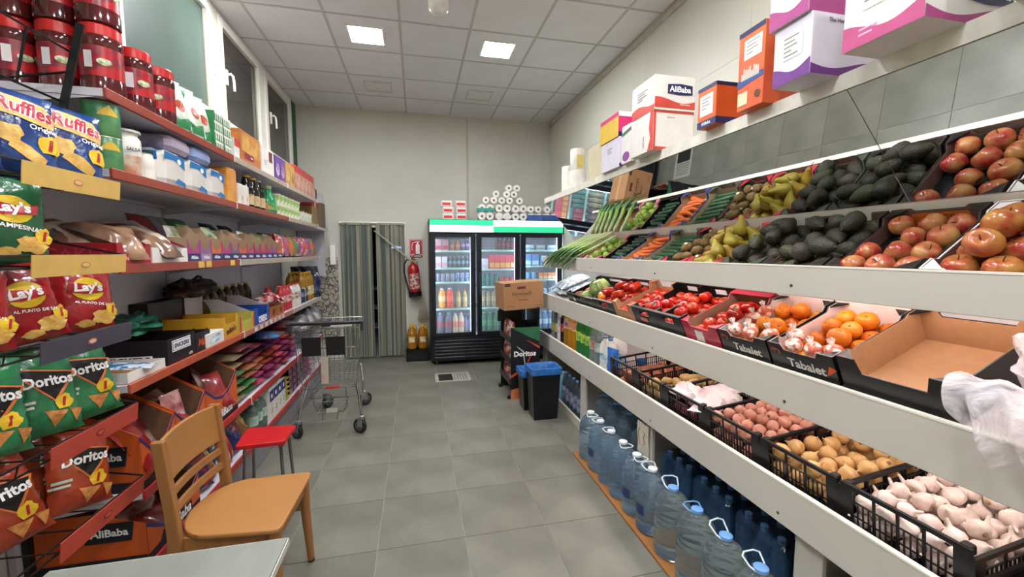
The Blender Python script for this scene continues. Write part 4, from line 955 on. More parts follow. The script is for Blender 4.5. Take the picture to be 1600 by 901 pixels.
for x in (1.50, 1.69):
    for y in ((2.46, 2.66, 2.86, 3.06)):
        jug('large water jug stored inside under the bottom tray between two posts', (x, y, .001), .092, .36, pet, capb, (1, .0), 'water jugs stored under the bottom tray'); k += 1
# wrapped packs of bottles
dk = C('#34567a', r=.10, tr=.45, ior=1.3, v=.3, s=9, bump=.5, bs=40)
def bottle(name, label, loc, r, h, m, cap, lab=None, lz=(.35, .62), neck=.36, cat='bottle', group=None, rot=None, parent=None, shoulder=.72, capm=None):
    t = thing(name, label, cat, loc, (0, 0, rot if rot is not None else rr(0, 6)), group) if parent is None else parent
    pr = [(r*.7, 0), (r*.96, .006), (r, .02), (r, h*shoulder*.5), (r*.97, h*shoulder*.55), (r, h*shoulder*.6), (r, h*shoulder), (r*.8, h*(shoulder+.10)), (r*neck, h*.93), (r*neck, h*.95)]
    part('body', MB().lathe(pr, 14), m, t, 2)
    part('cap', MB().lathe([(r*neck*1.15, h*.945), (r*neck*1.15, h*.995), (r*neck, h)], 10), cap, t, True)
    if lab: part('label', MB().lathe([(r*1.012, h*lz[0]), (r*1.012, h*lz[1])], 14, cap=False), lab, t, 2)
    return t
def wpack(label, loc, nx, ny, r, h, labm, group):
    t = thing('water_pack', label, 'bottled water', loc, group=group); b0 = None
    for i in range(nx):
        for j in range(ny):
            p = ((i-(nx-1)/2)*2*r, (j-(ny-1)/2)*2*r, 0)
            if b0 is None:
                pr = [(r*.7, 0), (r*.97, .01)]+[(r*(.95 if q % 2 else .99), .02+q*h*.08) for q in range(8)]+[(r*.8, h*.76), (r*.35, h*.9), (r*.33, h*.94)]
                b0 = part('bottle', MB().lathe(pr, 12), dk, t, 2); part('cap', MB().lathe([(r*.36, h*.93), (r*.36, h)], 8), capb, b0); part('label', MB().lathe([(r*1.005, h*.30), (r*1.005, h*.5)], 12, cap=False), labm, b0, 2); b0.location = p; o = b0
            else:
                o = b0.copy(); COL.objects.link(o); o.location = p
                for c in b0.children: d = c.copy(); COL.objects.link(d); d.parent = o
    X, Y = nx*r+.002, ny*r+.002
    part('film', MB().box((-X, -Y, .002), (X, Y, h*.985), ch=.02), C('#22364e', r=.1, alpha=.48, bump=1.0, bs=18, c2='#3a5a80', s=9), t)
    for s_ in (-1,):
        g = MB().text('AGUA', FX((-X-.001, 0, 0)), w=.055, at=(0, h*.42), off=.001, rot=pi/2); part('lettering', g, C('#aeb8c6'), t)
    return t
nvl = C('#1c2c5c', r=.4)
for i in range(6):
    for j, x in enumerate((1.50, 1.70)):
        y = (2.015, 1.715, 1.415, .94, .65, .36)[i]
        wpack(('wrapped six pack of water bottles with navy labels under the bottom tray, front row', 'wrapped six pack of water bottles under the bottom tray, rear row')[j], (x, y, .002), 2, 3, .044, .335, nvl, ('water packs, front row', 'water packs, rear row')[j])
for i in range(5):
    t = bottle('water_bottle', 'water bottle with purple label behind the low white plinth near the black bin', (1.44, 3.42+.10*i, .001), .043, .33, C('#a8bccb', r=.06, tr=.85, ior=1.3), capb, C('#4a4470', r=.4, c2='#a8b4c8', s=20), (.2, .6), group='water bottles behind the low plinth')
bottle('water_bottle', 'white and turquoise milk bottle among the water bottles by the black bin', (1.44, 3.92, .001), .045, .30, C('#7fb2c8', r=.3), capw)

# ================================================================= DRINKS ON THE BOTTOM TRAY
def tz(x): return .583+(x-1.405)*.1228+.002
def drink(kind, label, ys_, xs, r, h, m, cap, lab, lz=(.35, .6), group=None, **k):
    first = None
    for x in xs:
        for y in ys_:
            loc = (x, y, tz(x+r))
            if first is None: first = bottle(kind, label, loc, r, h, m, cap, lab, lz, group=group, **k)
            else: dup(first, loc, (0, 0, rr(0, 6)))
red_cap = C('#b8302c', r=.4); grn_cap = C('#2c8c4a', r=.4); yel_cap = C('#d8b030', r=.4); blk_cap = C('#1c1c20', r=.4)
drink('milk_bottle', 'white milk bottle with blue cap and turquoise label', (2.905, 2.995), (1.455, 1.55), .043, .255, C('#eceae6', r=.35), C('#3f7fc0', r=.4), C('#e6e9ea', c2='#4aa7bd', s=22, r=.4), (.15, .5), 'white milk bottles')
drink('soda_bottle', 'clear lemonade bottle with red cap and white label', (3.10,), (1.46, 1.56), .046, .31, C('#cfdcd8', r=.05, tr=.8, ior=1.3), red_cap, C('#d8dcd8', c2='#8aa89a', s=20), group='red capped clear bottles')
drink('water_bottle', 'clear water bottle with blue cap between red capped and green bottles', (3.20,), (1.46, 1.56), .046, .31, C('#cfdde4', r=.05, tr=.8, ior=1.3), capb, C('#c8d4d0', c2='#b86a52', s=16), group='blue capped clear bottles')
drink('soda_bottle', 'green lemon soda bottle with round red and yellow logo', (3.30, 3.405, 3.51), (1.465, 1.57), .049, .335, C('#3f9c4c', r=.08, tr=.45, ior=1.3), grn_cap, C('#3fa044', c2='#d8e05a', s=18, r=.35), group='green soda bottles')
drink('soda_bottle', 'orange soda bottle with amber drink and blue cap', (3.62, 3.73), (1.465, 1.57), .05, .33, C('#d89a2a', r=.08, tr=.4, ior=1.3), C('#2c3c7a', r=.4), C('#d87a52', c2='#f0c890', s=18), (.55, .8), group='amber soda bottles')
drink('soda_bottle', 'brown mustard coloured soda bottle with purple label', (3.84,), (1.465, 1.57), .05, .34, C('#a8862a', r=.1, tr=.3, ior=1.3), C('#3a3a6a', r=.4), C('#6a5a80', c2='#d8b8a8', s=18), (.5, .8), group='mustard soda bottles')
drink('soda_bottle', 'dark cola bottle with red cap and red label', (3.95,), (1.465, 1.57), .046, .33, C('#2a1210', r=.08), red_cap, C('#a82028', c2='#e8d8d0', s=14, thr=.6), group='cola bottles')
drink('juice_bottle', 'white bottle with tall white label at the far end of the tray', (4.06,), (1.465, 1.57), .04, .36, C('#dcdcd6', r=.3), capb, C('#e4e2dc', c2='#8aa0b8', s=20), (.15, .7), group='white bottles at the far end of the tray')
drink('liqueur_bottle', 'clear bottle with yellow label and black cap at the tray end', (4.17, 4.27), (1.465, 1.57), .038, .37, C('#b8c0b8', r=.05, tr=.8, ior=1.3), blk_cap, C('#d8cc86', r=.4), (.2, .45), group='yellow label bottles at the tray end')
for k_, (y, m1) in enumerate(((3.25, '#e6e4e0'), (3.7, '#5a3a2a'), (4.0, '#3f3f7a'))):
    drink('juice_bottle', ('white bottle at the rear of the drinks, behind the green sodas', 'brown bottle at the rear of the drinks, behind the amber sodas', 'blue bottle at the rear of the drinks, behind the cola')[k_], (y, y+.1), (1.70,), .04, .30, C(m1, r=.3), (grn_cap, red_cap, capb)[k_], None, group=('rear white bottles', 'rear brown bottles', 'rear blue bottles')[k_])
g, fn = bagmesh(.14, .20, .04, 50, .2)
o = solo('blue_bag', g, C('#2f6fc4', r=.3, bump=.8, bs=20), 'crumpled bright blue plastic bag between the milk and the first lattice crate', 'bag', (1.43, 2.815, tz(1.43)+.11), (radians(90), 0, radians(-80)), smooth=True)
cu = solo('blue_cup', MB().lathe([(.03, 0), (.045, .05), (.042, .05), (.028, .004)], 16), C('#3f7fd0', r=.35), 'small blue bowl on the tray behind the lattice crates', 'bowl', (1.72, 2.90, tz(1.72)+.002), smooth=True)

# ================================================================= COOLER
FXa, FXb, FYf, FYb, FZt = .165, 2.0, 5.50, 6.165, 1.95
cooler = thing('drinks_cooler', 'black three door glass drinks cooler with a lit green and white canopy', 'refrigerator', (FXa, FYf, 0))
w = FXb-FXa; blk = C('#15161c', r=.35); inw = C('#dfe6ee', r=.5)
body = MB().box((0, .09, .05), (.03, .66, FZt)).box((w-.03, .09, .05), (w, .66, FZt)).box((.03, .63, .05), (w-.03, .66, FZt)).box((.03, .09, 1.765), (w-.03, .63, FZt)).box((.03, .09, .05), (w-.03, .63, .385))
part('cabinet', body, blk, cooler)
part('liner', MB().box((.031, .625, .386), (w-.031, .629, 1.764)).box((.031, .11, .386), (.035, .625, 1.764)).box((w-.035, .11, .386), (w-.031, .625, 1.764)).box((.035, .11, .386), (w-.035, .625, .392)).box((.035, .11, 1.758), (w-.035, .625, 1.764)), inw, cooler)
can = MB().box((-.005, -.01, 1.772), (w+.005, .09, 1.948)); part('canopy', can, blk, cooler)
def emis(c, e): return C(c, em=e, v=0)
hw = w*.46
for (a, b, z0, z1, c, e) in ((.008, hw, 1.875, 1.943, '#1f9a6c', 1.0), (.008, hw, 1.785, 1.872, '#dcf2ec', 1.35), (hw, w-.008, 1.865, 1.943, '#dcf2ec', 1.35), (hw, w-.008, 1.785, 1.862, '#1f9a6c', 1.0)):
    part('lit_panel', MB().box((a, -.013, z0), (b, -.0102, z1)), emis(c, e), cooler)
gr = MB().box((.03, .03, .06), (w-.03, .09, .37)); part('kick_panel', gr, blk, cooler)
for k in range(6): part('louvre', MB().box((.05, .012, .095+.045*k), (w-.05, .032, .118+.045*k), ch=.004), C('#22232a', r=.25), cooler)
for x in (.08, w-.08):
    for y in (.12, .58): part('foot', MB().cyl((x, y, 0), (x, y, .055), .018, n=10), C('#55565a', r=.4, metal=.5), cooler)
dw = w/3; glassd = C('#e8f2ff', r=.02, alpha=.10, v=0)
for k in range(3):
    a, b = dw*k+.012, dw*(k+1)-.012; fmt = .062
    d = MB()
    for p, q in (((a, .40), (a+fmt, 1.765)), ((b-fmt, .40), (b, 1.765)), ((a+fmt, .40), (b-fmt, .445)), ((a+fmt, 1.72), (b-fmt, 1.765))): d.box((p[0], 0, p[1]), (q[0], .045, q[1]), ch=.003)
    dr = part('door', d, blk, cooler)
    part('glass', MB().box((a+fmt, .02, .445), (b-fmt, .026, 1.72)), glassd, dr)
    part('handle', MB().box((b-fmt+.012 if k != 1 else a+.012, -.02, .95), (b-.02 if k != 1 else a+fmt-.02, 0, 1.25), ch=.004), C('#26272e', r=.3), dr)
    for x in (a+fmt-.01, b-fmt+.002): part('light_strip', MB().box((x, .055, .45), (x+.008, .075, 1.72)), C('#cfe2ff', em=FRIDGE_LIGHT*(1.0, .55, 1.3)[k], v=0), cooler)
lv = [[.392, .76, 1.12, 1.31, 1.54], [.392, .76, 1.05, 1.29, 1.55], [.392, .76, 1.14, 1.33, 1.55]]
for k in range(3):
    for z in lv[k][1:]: part('shelf', MB().box((dw*k+.04, .12, z-.012), (dw*(k+1)-.04, .60, z-.004)), C('#a9c4be', r=.3, alpha=.6), cooler); part('price_rail', MB().box((dw*k+.04, .105, z-.022), (dw*(k+1)-.04, .119, z+.004)), C('#9fc9b8', r=.3), cooler)
dn = ('left', 'middle', 'right'); DN = ('door beside the fire extinguisher', 'middle door', 'door beside the produce stand'); LN = ('bottom shelf', 'second shelf up', 'third shelf up', 'fourth shelf up', 'top shelf')
def stock(k, l, x0, x1, n, kind, col, h, r, cap='#e8e8ea', lab=None, rows=2, desc='', cat='bottle', skip=0):
    base = lv[k][l]+(.001 if l else .001); first = None
    for q in range(rows):
        for i in range(n):
            x = FXa+dw*k+x0+(x1-x0)*(i+.5)/n; y = FYf+.17+q*(2*r+.014)
            lab_ = '%s, %s, cooler %s' % (desc, LN[l], ('door by the extinguisher', 'middle door', 'door by the produce stand')[k]); gp = '%s, %s, %s' % (desc, LN[l], DN[k])
            if first is None:
                if kind == 'can':
                    first = thing('drink_can', lab_, 'can', (x, y, base), group=gp)
                    part('body', MB().lathe([(r*.85, 0), (r, .006), (r, h-.01), (r*.85, h)], 10), col, first, True); part('lid', MB().lathe([(r*.84, h), (r*.8, h+.001)], 10), C('#b8bcc0', r=.3, metal=.8), first)
                elif kind == 'pack':
                    first = thing('drink_carton', lab_, 'carton', (x, y, base), group=gp)
                    part('body', MB().box((-r, -r, 0), (r, r, h), ch=.003), col, first); part('printed_band', MB().rect(-r*.9, h*.1, r*.9, h*.45, FY((0, -r, 0)), .001), lab or WHITE, first)
                else:
                    first = bottle('drink_bottle', lab_, (x, y, base), r, h, col, C(cap, r=.4), lab, group=gp, neck=.4)
            else: dup(first, (x, y, base))
st = stock
st(0, 0, .08, .30, 2, 'b', C('#6a6f86', r=.2), .30, .045, '#9fd0f0', C('#a2444a'), desc='blue grey bottle with red label')
st(0, 0, .30, .46, 2, 'b', C('#cfc0a8', r=.2), .29, .04, '#e8eef2', C('#d88a7a'), desc='pale peach bottle')
st(0, 0, .46, .56, 2, 'b', C('#6a7088', r=.2), .24, .03, '#5a7ab8', None, desc='small dark bottle')
st(0, 1, .09, .24, 1, 'b', C('#e8a040', r=.25), .27, .05, '#e8f0f4', C('#f0d090'), desc='yellow orange juice bottle'); st(0, 1, .21, .33, 1, 'b', C('#e0502c', r=.25), .27, .05, '#e8f0f4', C('#f0704a'), desc='red orange juice bottle')
st(0, 1, .34, .52, 2, 'b', C('#b8a060', r=.25), .24, .032, '#c84a4a', C('#d0c088'), desc='amber drink bottle')
st(0, 2, .08, .34, 4, 'can', C('#9aa0b8', r=.3, metal=.3), .11, .03, desc='silver can'); st(0, 2, .34, .54, 3, 'can', C('#4a6aa0', r=.3, c2='#a8c0d8', s=30), .12, .03, desc='blue can')
st(0, 3, .08, .24, 2, 'pack', C('#cfd0e0', r=.4), .15, .035, lab=C('#d89aa8'), desc='pale pink carton'); st(0, 3, .25, .54, 5, 'b', C('#33404a', r=.3), .15, .026, '#c8d4dc', C('#6a8a98'), desc='dark teal bottle')
st(0, 4, .08, .26, 2, 'pack', C('#d8a0a8', r=.4), .15, .04, lab=C('#b83a44'), desc='pink pouch carton'); st(0, 4, .27, .42, 2, 'b', C('#b86a3a', r=.3), .14, .03, '#e0d0d8', C('#d8985a'), desc='orange jar bottle'); st(0, 4, .42, .55, 2, 'b', C('#5a4a6a', r=.3), .15, .03, '#c8c0e0', C('#a890b8'), desc='purple bottle')
st(1, 0, .08, .34, 3, 'b', C('#1f6a4a', r=.2), .30, .042, '#5ac88a', C('#3f8a5a'), desc='green soda bottle'); st(1, 0, .34, .56, 3, 'b', C('#2c4a80', r=.2), .29, .036, '#3a6ac0', C('#5a8a9a'), desc='blue green soda bottle')
st(1, 1, .08, .30, 3, 'b', C('#8a8a6a', r=.25), .24, .034, '#5a5a50', C('#a89a6a'), desc='olive bottle'); st(1, 1, .30, .56, 3, 'b', C('#3a3038', r=.25), .25, .036, '#2a2a30', C('#6a4a50'), desc='black cola bottle')
st(1, 2, .08, .34, 4, 'can', C('#1f6f68', r=.3, c2='#2c8a7a', s=20), .17, .03, desc='teal can'); st(1, 2, .34, .56, 3, 'can', C('#a8304a', r=.3), .12, .033, desc='red can')
st(1, 3, .08, .20, 1, 'pack', C('#d0cccf', r=.4), .14, .045, lab=C('#b8b8c8'), desc='white carton'); st(1, 3, .20, .50, 4, 'pack', C('#d0485c', r=.4), .19, .036, lab=C('#e0a850'), desc='pink and yellow juice carton'); st(1, 3, .50, .57, 1, 'pack', C('#b83a4a', r=.4), .19, .034, lab=C('#e8c8a0'), desc='red juice carton')
st(1, 4, .30, .56, 4, 'b', C('#5a2a2c', r=.3), .16, .028, '#3a2a30', C('#8a3a3a'), desc='dark red bottle')
st(2, 2, .30, .56, 4, 'pack', C('#d8804a', r=.4), .09, .03, lab=C('#e0c8a0'), desc='orange carton'); st(2, 2, .10, .28, 2, 'can', C('#5a9ac0', r=.3), .10, .033, desc='light blue can')
st(2, 3, .08, .30, 2, 'pack', C('#4a80c0', r=.4), .16, .05, lab=C('#a8d8f0'), desc='blue pack'); st(2, 3, .32, .56, 2, 'pack', C('#8ad0e8', r=.4), .14, .05, lab=C('#3a70b8'), desc='turquoise pack')
st(2, 4, .08, .56, 3, 'pack', C('#b0ccd8', r=.4), .07, .06, lab=C('#6a8aa0'), desc='pale flat pack')
st(2, 1, .1, .54, 5, 'b', C('#7a9ab0', r=.2), .24, .036, '#c0d8e8', C('#c8d8e0'), desc='clear bottle'); st(2, 0, .1, .54, 5, 'b', C('#5a80a0', r=.2), .28, .038, '#c0d8e8', C('#a8c0d0'), desc='large clear bottle')
# goods on top of the cooler
Zc = FZt+.001
for (x, z, n_) in ((.42, 0, 0), (.58, 0, 1), (.42, .085, 2), (.58, .085, 3), (.40, .17, 4), (.57, .17, 5)):
    t = thing('tissue_pack', 'small red and white tissue pack in the red stack on the cooler', 'tissue pack', (x+.02*(n_ % 2), 5.66, Zc+z), group='red tissue packs on the cooler')
    part('body', MB().box((-.072, -.05, 0), (.072, .05, .083), ch=.012), foil('#e6dcd8', r=.3), t); part('printed_band', MB().rect(-.055, .02, .055, .055, FY((0, -.05, 0)), .001), C('#c9392f'), t); part('red_top', MB().box((-.06, -.045, .0832), (.06, .045, .0836)), C('#c9392f'), t)
def rollpack(label, x, y, z, nx, nz, r, h, film, band, group=None, br=None):
    t = thing('toilet_roll_pack', label, 'toilet paper', (x, y, z), group=group); r0 = None
    for i in range(nx):
        for j in range(nz):
            p = ((i-(nx-1)/2)*2*r, -h/2, r+2*r*j)
            if r0 is None:
                r0 = part('roll', MB(Matrix.Rotation(-pi/2, 4, 'X')).lathe([(r*.9, 0), (r*.97, .005), (r*.97, h-.005), (r*.9, h)], 16), C('#e9e6df', r=.85), t, True); part('core', MB(Matrix.Rotation(-pi/2, 4, 'X')).lathe([(r*.33, -.001), (r*.33, .002)], 10), C('#6a6458'), r0); o = r0
            else:
                o = r0.copy(); COL.objects.link(o)
                for c in r0.children: d = c.copy(); COL.objects.link(d); d.parent = o
            o.location = p
    if band: part('printed_band', MB().box((-nx*r-.002, -h/2-.003, band[0]), (nx*r+.002, h/2+.003, band[1])), film, t)
    return t
rollpack('toilet roll pack with turquoise band near the red tissue packs', .93, 5.66, Zc, 2, 2, .055, .10, C('#2f9a8a', r=.4), (.12, .165))
rollpack('white toilet roll pack with black oval mark', 1.17, 5.66, Zc, 2, 2, .055, .10, C('#dcdad6', r=.4), (.03, .07))
rollpack('white toilet roll pack with red dot marks beside the blue packs', 1.40, 5.66, Zc, 2, 2, .055, .10, C('#e0d6d4', r=.4), (.13, .15))
rollpack('blue printed toilet roll pack, the one nearer the white packs', 1.62, 5.66, Zc, 2, 1, .055, .10, C('#3f5fa8', r=.4), (.0, .085))
rollpack('blue printed toilet roll pack at the end of the row by the produce stand', 1.85, 5.66, Zc, 2, 1, .055, .10, C('#38569c', r=.4), (.0, .085))
roll0 = None
for i, (x, z) in enumerate(((.93, .222), (1.04, .222), (1.15, .222), (1.26, .222), (1.40, .222), (1.07, .307), (1.22, .307), (1.32, .307), (1.25, .392), (1.36, .392), (1.56, .112), (1.67, .112), (1.80, .112), (1.91, .112))):
    if roll0 is None:
        roll0 = thing('toilet_roll', 'loose toilet roll piled end-on above the packs on the cooler', 'toilet paper', (x, 5.66, Zc+z+.049), (0, 0, 0), group='loose toilet rolls on the cooler')
        part('roll', MB(Matrix.Rotation(-pi/2, 4, 'X')).lathe([(.044, -.05), (.048, -.045), (.048, .045), (.044, .05)], 16), C('#e9e6df', r=.85), roll0, True); part('core', MB(Matrix.Rotation(-pi/2, 4, 'X')).lathe([(.016, -.0515), (.016, -.049)], 10), C('#5f5a50'), roll0)
    else: dup(roll0, (x, 5.66, Zc+z+.049))

# ================================================================= SNACK STAND, CARTON, BINS
sd = thing('snack_stand', 'black cardboard snack display stand with green top and lettered side', 'display stand', (1.085, 4.07, 0), (0, 0, radians(1.5)))
part('side_panel', MB().prism([(-.16, .0), (.15, .0), (.15, .75), (-.16, .75)], FY((0, .012, 0)), .012), C('#17161a', r=.45), sd)
part('side_panel', MB().box((-.16, .46, 0), (.15, .472, .75)), C('#17161a', r=.45), sd)
part('back_panel', MB().box((.14, .012, 0), (.152, .46, .95)), C('#17161a', r=.45), sd)
part('header', MB().prism([(-.20, .75), (.08, .75), (.08, .86), (.05, .92), (-.16, .92), (-.20, .86)], FY((0, .45, 0)), .012), C('#141318', r=.4), sd)
M = FY((0, -.0005, 0))
part('green_triangle', MB().poly([(-.16, .75), (.15, .75), (.15, .60), (.05, .64)], M, .001), C('#2c6a44'), sd)
part('orange_print', MB().poly([(-.16, 0), (.03, 0), (.03, .14), (-.16, .10)], M, .001), C('#c06a3c', c2='#d8854c', s=14), sd)
part('orange_ray', MB().poly([(-.16, .22), (.06, .36), (.06, .375), (-.16, .25)], M, .0015), C('#c4562c'), sd); part('orange_ray', MB().poly([(.0, .62), (.15, .52), (.15, .545)], M, .0018), C('#c4562c'), sd)
part('logo_triangle', MB().poly([(-.10, .56), (-.02, .50), (.0, .30), (-.012, .33), (-.034, .49), (-.085, .538)], M, .0018), C('#b9b4b0'), sd); part('logo_triangle', MB().poly([(.0, .31), (.08, .50), (.065, .50), (-.003, .34)], M, .0018), C('#b03a2a'), sd)
part('lettering', MB().text('Doritos', M, w=.235, at=(-.01, .475), off=.003, bold=.04), TXTW, sd); part('lettering', MB().text('ATRÉVETE', M, w=.12, at=(.05, .30), off=.003, bold=.03), TXTW, sd)
for z in (.16, .38, .60): part('tray', MB().box((-.16, .014, z-.012), (.138, .458, z)).box((-.17, .014, z-.01), (-.16, .458, z+.05)), C('#2c2a30', r=.4), sd)
for y in (.03, .44): part('foot', MB().box((-.19, y-.02, 0), (-.15, y+.02, .03)), BLACKP, sd)
k = 0
for z in (.162, .382, .602):
    for j in range(3):
        g, fn = bagmesh(.14, .19, .05, k+60, .06)
        if True:
            o = part('snack_bag', g, foil(('#8a2a28', '#c9a890', '#3a2a50')[k % 3], c2=('#d8c8c0', '#7a3030', '#c06a3a')[k % 3], s=18, thr=.55, sharp=.05), None, True)
            o.rotation_euler = (radians(84), 0, radians(-90)); o.location = (.96, 4.16+.14*j, z+.098)
            tag(o, ('red and white snack bag in the black display stand', 'pale and dark red snack bag in the black display stand', 'purple and orange snack bag in the black display stand')[k % 3]+(', bottom level', ', middle level', ', top level')[k//3], 'snack', 'snack bags in the black stand'); k += 1
vb, A, B, dx, dy, h = carton_box('brown cardboard pasta carton balanced on top of the snack stand', .86, 1.29, 4.14, 4.50, .935, 1.215, KRAFT)
vb.rotation_euler = (0, radians(-3), radians(3)); vb.location = (1.075, 4.31, .930)
part('logo_plate', MB().poly([(-.045, -.012), (.045, -.012), (.045, .014), (-.045, .014)], B, .0014, at=(-.02, .225)), C('#5a2c28'), vb); part('lettering', MB().text('Vermicelli', B, w=.21, at=(-.02, .165), off=.0015, bold=.01, shear=.3), C('#4c3524'), vb); part('lettering', MB().text('Vermicelli', B, w=.11, at=(-.01, .10), off=.0015, shear=.3), C('#5c4434'), vb); part('lettering', MB().text('ITALIAN TYPE PASTA', B, w=.1, at=(-.02, .13), off=.0015), C('#6c543c'), vb)
part('small_print', MB().rect(-.19, .03, -.10, .036, B, .0014).rect(.13, .03, .2, .036, B, .0014).rect(-.19, .045, -.12, .05, B, .0014), C('#7a5a3c'), vb); part('flap_print', MB().rect(-.2, .245, -.14, .275, B, .0014), C('#4a3a34'), vb); part('tape', MB().box((-dx, -.025, h), (dx, .025, h+.0008)), C('#b89060', r=.3), vb)
def bin_(label, x, y, w_, d_, h_, z=0):
    t = thing('waste_bin', label, 'bin', (x, y, z))
    g = MB(); b, tt = .82, 1.0
    def q(s_, zz, k=0): return [(-w_/2*s_+k, -d_/2*s_+k, zz), (w_/2*s_-k, -d_/2*s_+k, zz), (w_/2*s_-k, d_/2*s_-k, zz), (-w_/2*s_+k, d_/2*s_-k, zz)]
    vs = q(b, 0)+q(tt, h_)+q(tt, h_, .006)+q(b, .01, .006)
    fs = [(3, 2, 1, 0)]+[(i, (i+1) % 4, 4+(i+1) % 4, 4+i) for i in range(4)]+[(4+i, 4+(i+1) % 4, 8+(i+1) % 4, 8+i) for i in range(4)]+[(8+i, 8+(i+1) % 4, 12+(i+1) % 4, 12+i) for i in range(4)]+[(12, 13, 14, 15)]
    part('body', g.add(vs, fs), C('#141417', r=.3), t, bev=.012)
    g = MB(); n = 48; ring = []
    for lv_, (off, zz) in enumerate(((.008, h_-.055), (.014, h_-.03), (.012, h_+.004), (-.004, h_+.006), (-.02, h_-.02), (-.03, h_-.12), (-.05, h_-.2))):
        for i in range(n):
            a = 2*pi*i/n; cx = max(-1, min(1, 1.35*cos(a))); cy = max(-1, min(1, 1.35*sin(a)))
            k_ = 1+.0*a; wv_ = .006*mnoise.noise(Vector((cos(a)*4, sin(a)*4, lv_*.8)))*(1+.5*lv_)
            g.v.append((cx*(w_/2+off+wv_), cy*(d_/2+off+wv_), zz+.01*mnoise.noise(Vector((cos(a)*3, sin(a)*3, 7)))*(lv_ < 2)))
    for l in range(6):
        for i in range(n): g.f.append((l*n+i, l*n+(i+1) % n, (l+1)*n+(i+1) % n, (l+1)*n+i)); g.m.append(0)
    g.f.append(tuple(6*n+i for i in range(n))); g.m.append(0)
    part('liner_bag', g, C('#2a66a8', r=.25, v=.2, s=14, bump=.6, bs=30), t, True)
    return t
bin_('black waste bin with blue liner bag, the one in front with its whole body showing', 1.12, 3.58, .27, .22, .475)
bin_('black waste bin with blue liner half hidden behind the front bin', 1.08, 3.83, .24, .22, .385)

# ================================================================= DOORWAY, EXTINGUISHER, OIL
fr_ = thing('curtain_rail', 'thin white frame around the curtained doorway', 'frame', (0, YB, 0))
part('top_rail', MB().box((-1.03, -.045, 1.925), (-.145, -.005, 1.945)), WHITE, fr_); part('side_rail', MB().box((-.165, -.03, 0), (-.148, -.002, 1.925)), WHITE, fr_)
cur_m = C('#5f6a68', r=.8, alpha=.80, s=5, sx=(7, .3, .05), c2='#a09d86', sharp=.08, detail=1)
def curtain(x0, x1, label, xb0=None, xb1=None):
    t = thing('door_curtain', label, 'curtain', (0, YB-.055, 0)); g = MB(); nx = int((x1-x0)/.006); nz = 14
    for i in range(nx+1):
        for j in range(nz+1):
            u = i/nx; v = j/nz; z = .03+1.89*v; x = (x0+(x1-x0)*u); 
            if xb0 is not None: xb = xb0+(xb1-xb0)*u; x = xb+(x-xb)*min(1, v*1.2)
            g.v.append((x, .016*sin(x*95)*(1-.3*v)+.010*sin(x*31+2), z))
    g.f = [(i*(nz+1)+j, (i+1)*(nz+1)+j, (i+1)*(nz+1)+j+1, i*(nz+1)+j+1) for i in range(nx) for j in range(nz)]; g.m = [0]*len(g.f)
    part('fabric', g, cur_m, t, 2); part('hem', MB().box((x0+.02, -.012, 1.90), (x1-.01, .0, 1.93)), C('#8f917f', r=.8), t); return t
curtain(-1.02, -.60, 'grey green striped curtain half beside the shelves')
curtain(-.55, -.16, 'grey green striped curtain half beside the fire extinguisher')
t = thing('curtain_tie', 'pale fabric tie slanting from the curtain top down to the extinguisher', 'tie', (0, YB-.10, 0)); part('band', MB().tube([(-.57, 0, 1.82), (-.42, -.01, 1.70), (-.25, -.02, 1.55), (-.09, -.03, 1.41), (-.02, -.03, 1.37)], [.008, .012, .014, .014, .009], 8), C('#a09c86', r=.8, s=30), t, True); part('loop', MB().tube([(-.02, -.03, 1.37), (0, 0, 1.39), (0, .09, 1.39)], .005, 6), C('#8a8674'), t)
sg = thing('extinguisher_sign', 'red sign with white extinguisher symbol on the wall', 'sign', (-.003, YB-.003, 1.58))
part('plate', MB().box((-.095, -.002, -.10), (.095, .001, .125)), C('#b5222c', r=.4), sg); M = FY((0, -.003, 0))
part('symbol', MB().poly([(-.005, -.085), (.05, -.085), (.05, .045), (.035, .065), (.01, .065), (-.005, .045)], M, .001).rect(.015, .065, .03, .085, M, .001).rect(-.01, .082, .05, .092, M, .001).tube([(-.01, -.004, .086), (-.045, -.004, .075), (-.06, -.004, .03), (-.055, -.004, -.03)], .005, 5), TXTW, sg)
part('frame_line', MB().rect(-.088, .112, .088, .117, M, .001).rect(-.088, -.093, .088, -.088, M, .001).rect(-.088, -.088, -.084, .112, M, .001).rect(.084, -.088, .088, .112, M, .001), TXTW, sg)
part('caption_plate', MB().box((-.088, -.002, -.135), (.088, .001, -.108)), C('#a8202a', r=.4), sg); part('lettering', MB().text('EXTINTOR', M, w=.13, at=(0, -.1215), off=.001), TXTW, sg)
ex = thing('fire_extinguisher', 'red fire extinguisher with black hose hanging on the wall by the cooler', 'extinguisher', (-.02, YB-.10, .90), (0, radians(-4), 0))
part('cylinder', MB().lathe([(.05, 0), (.078, .012), (.08, .03), (.08, .37), (.07, .42), (.04, .455), (.022, .465), (.022, .49)], 24), C('#a81f22', r=.25, coat=.4), ex, True)
part('base_ring', MB().lathe([(.076, -.01), (.082, 0), (.082, .06), (.08, .062)], 24), BLACKP, ex, True)
part('valve', MB().lathe([(.022, .485), (.024, .50), (.016, .53)], 12).box((-.02, -.015, .50), (.05, .015, .525)), C('#8a6a4a', r=.35, metal=.6), ex); part('lever', MB().tube([(-.02, 0, .53), (.05, 0, .55), (.12, 0, .535)], .007, 6).tube([(-.01, 0, .54), (.05, 0, .59), (.11, 0, .575)], .006, 6), BLACKP, ex)
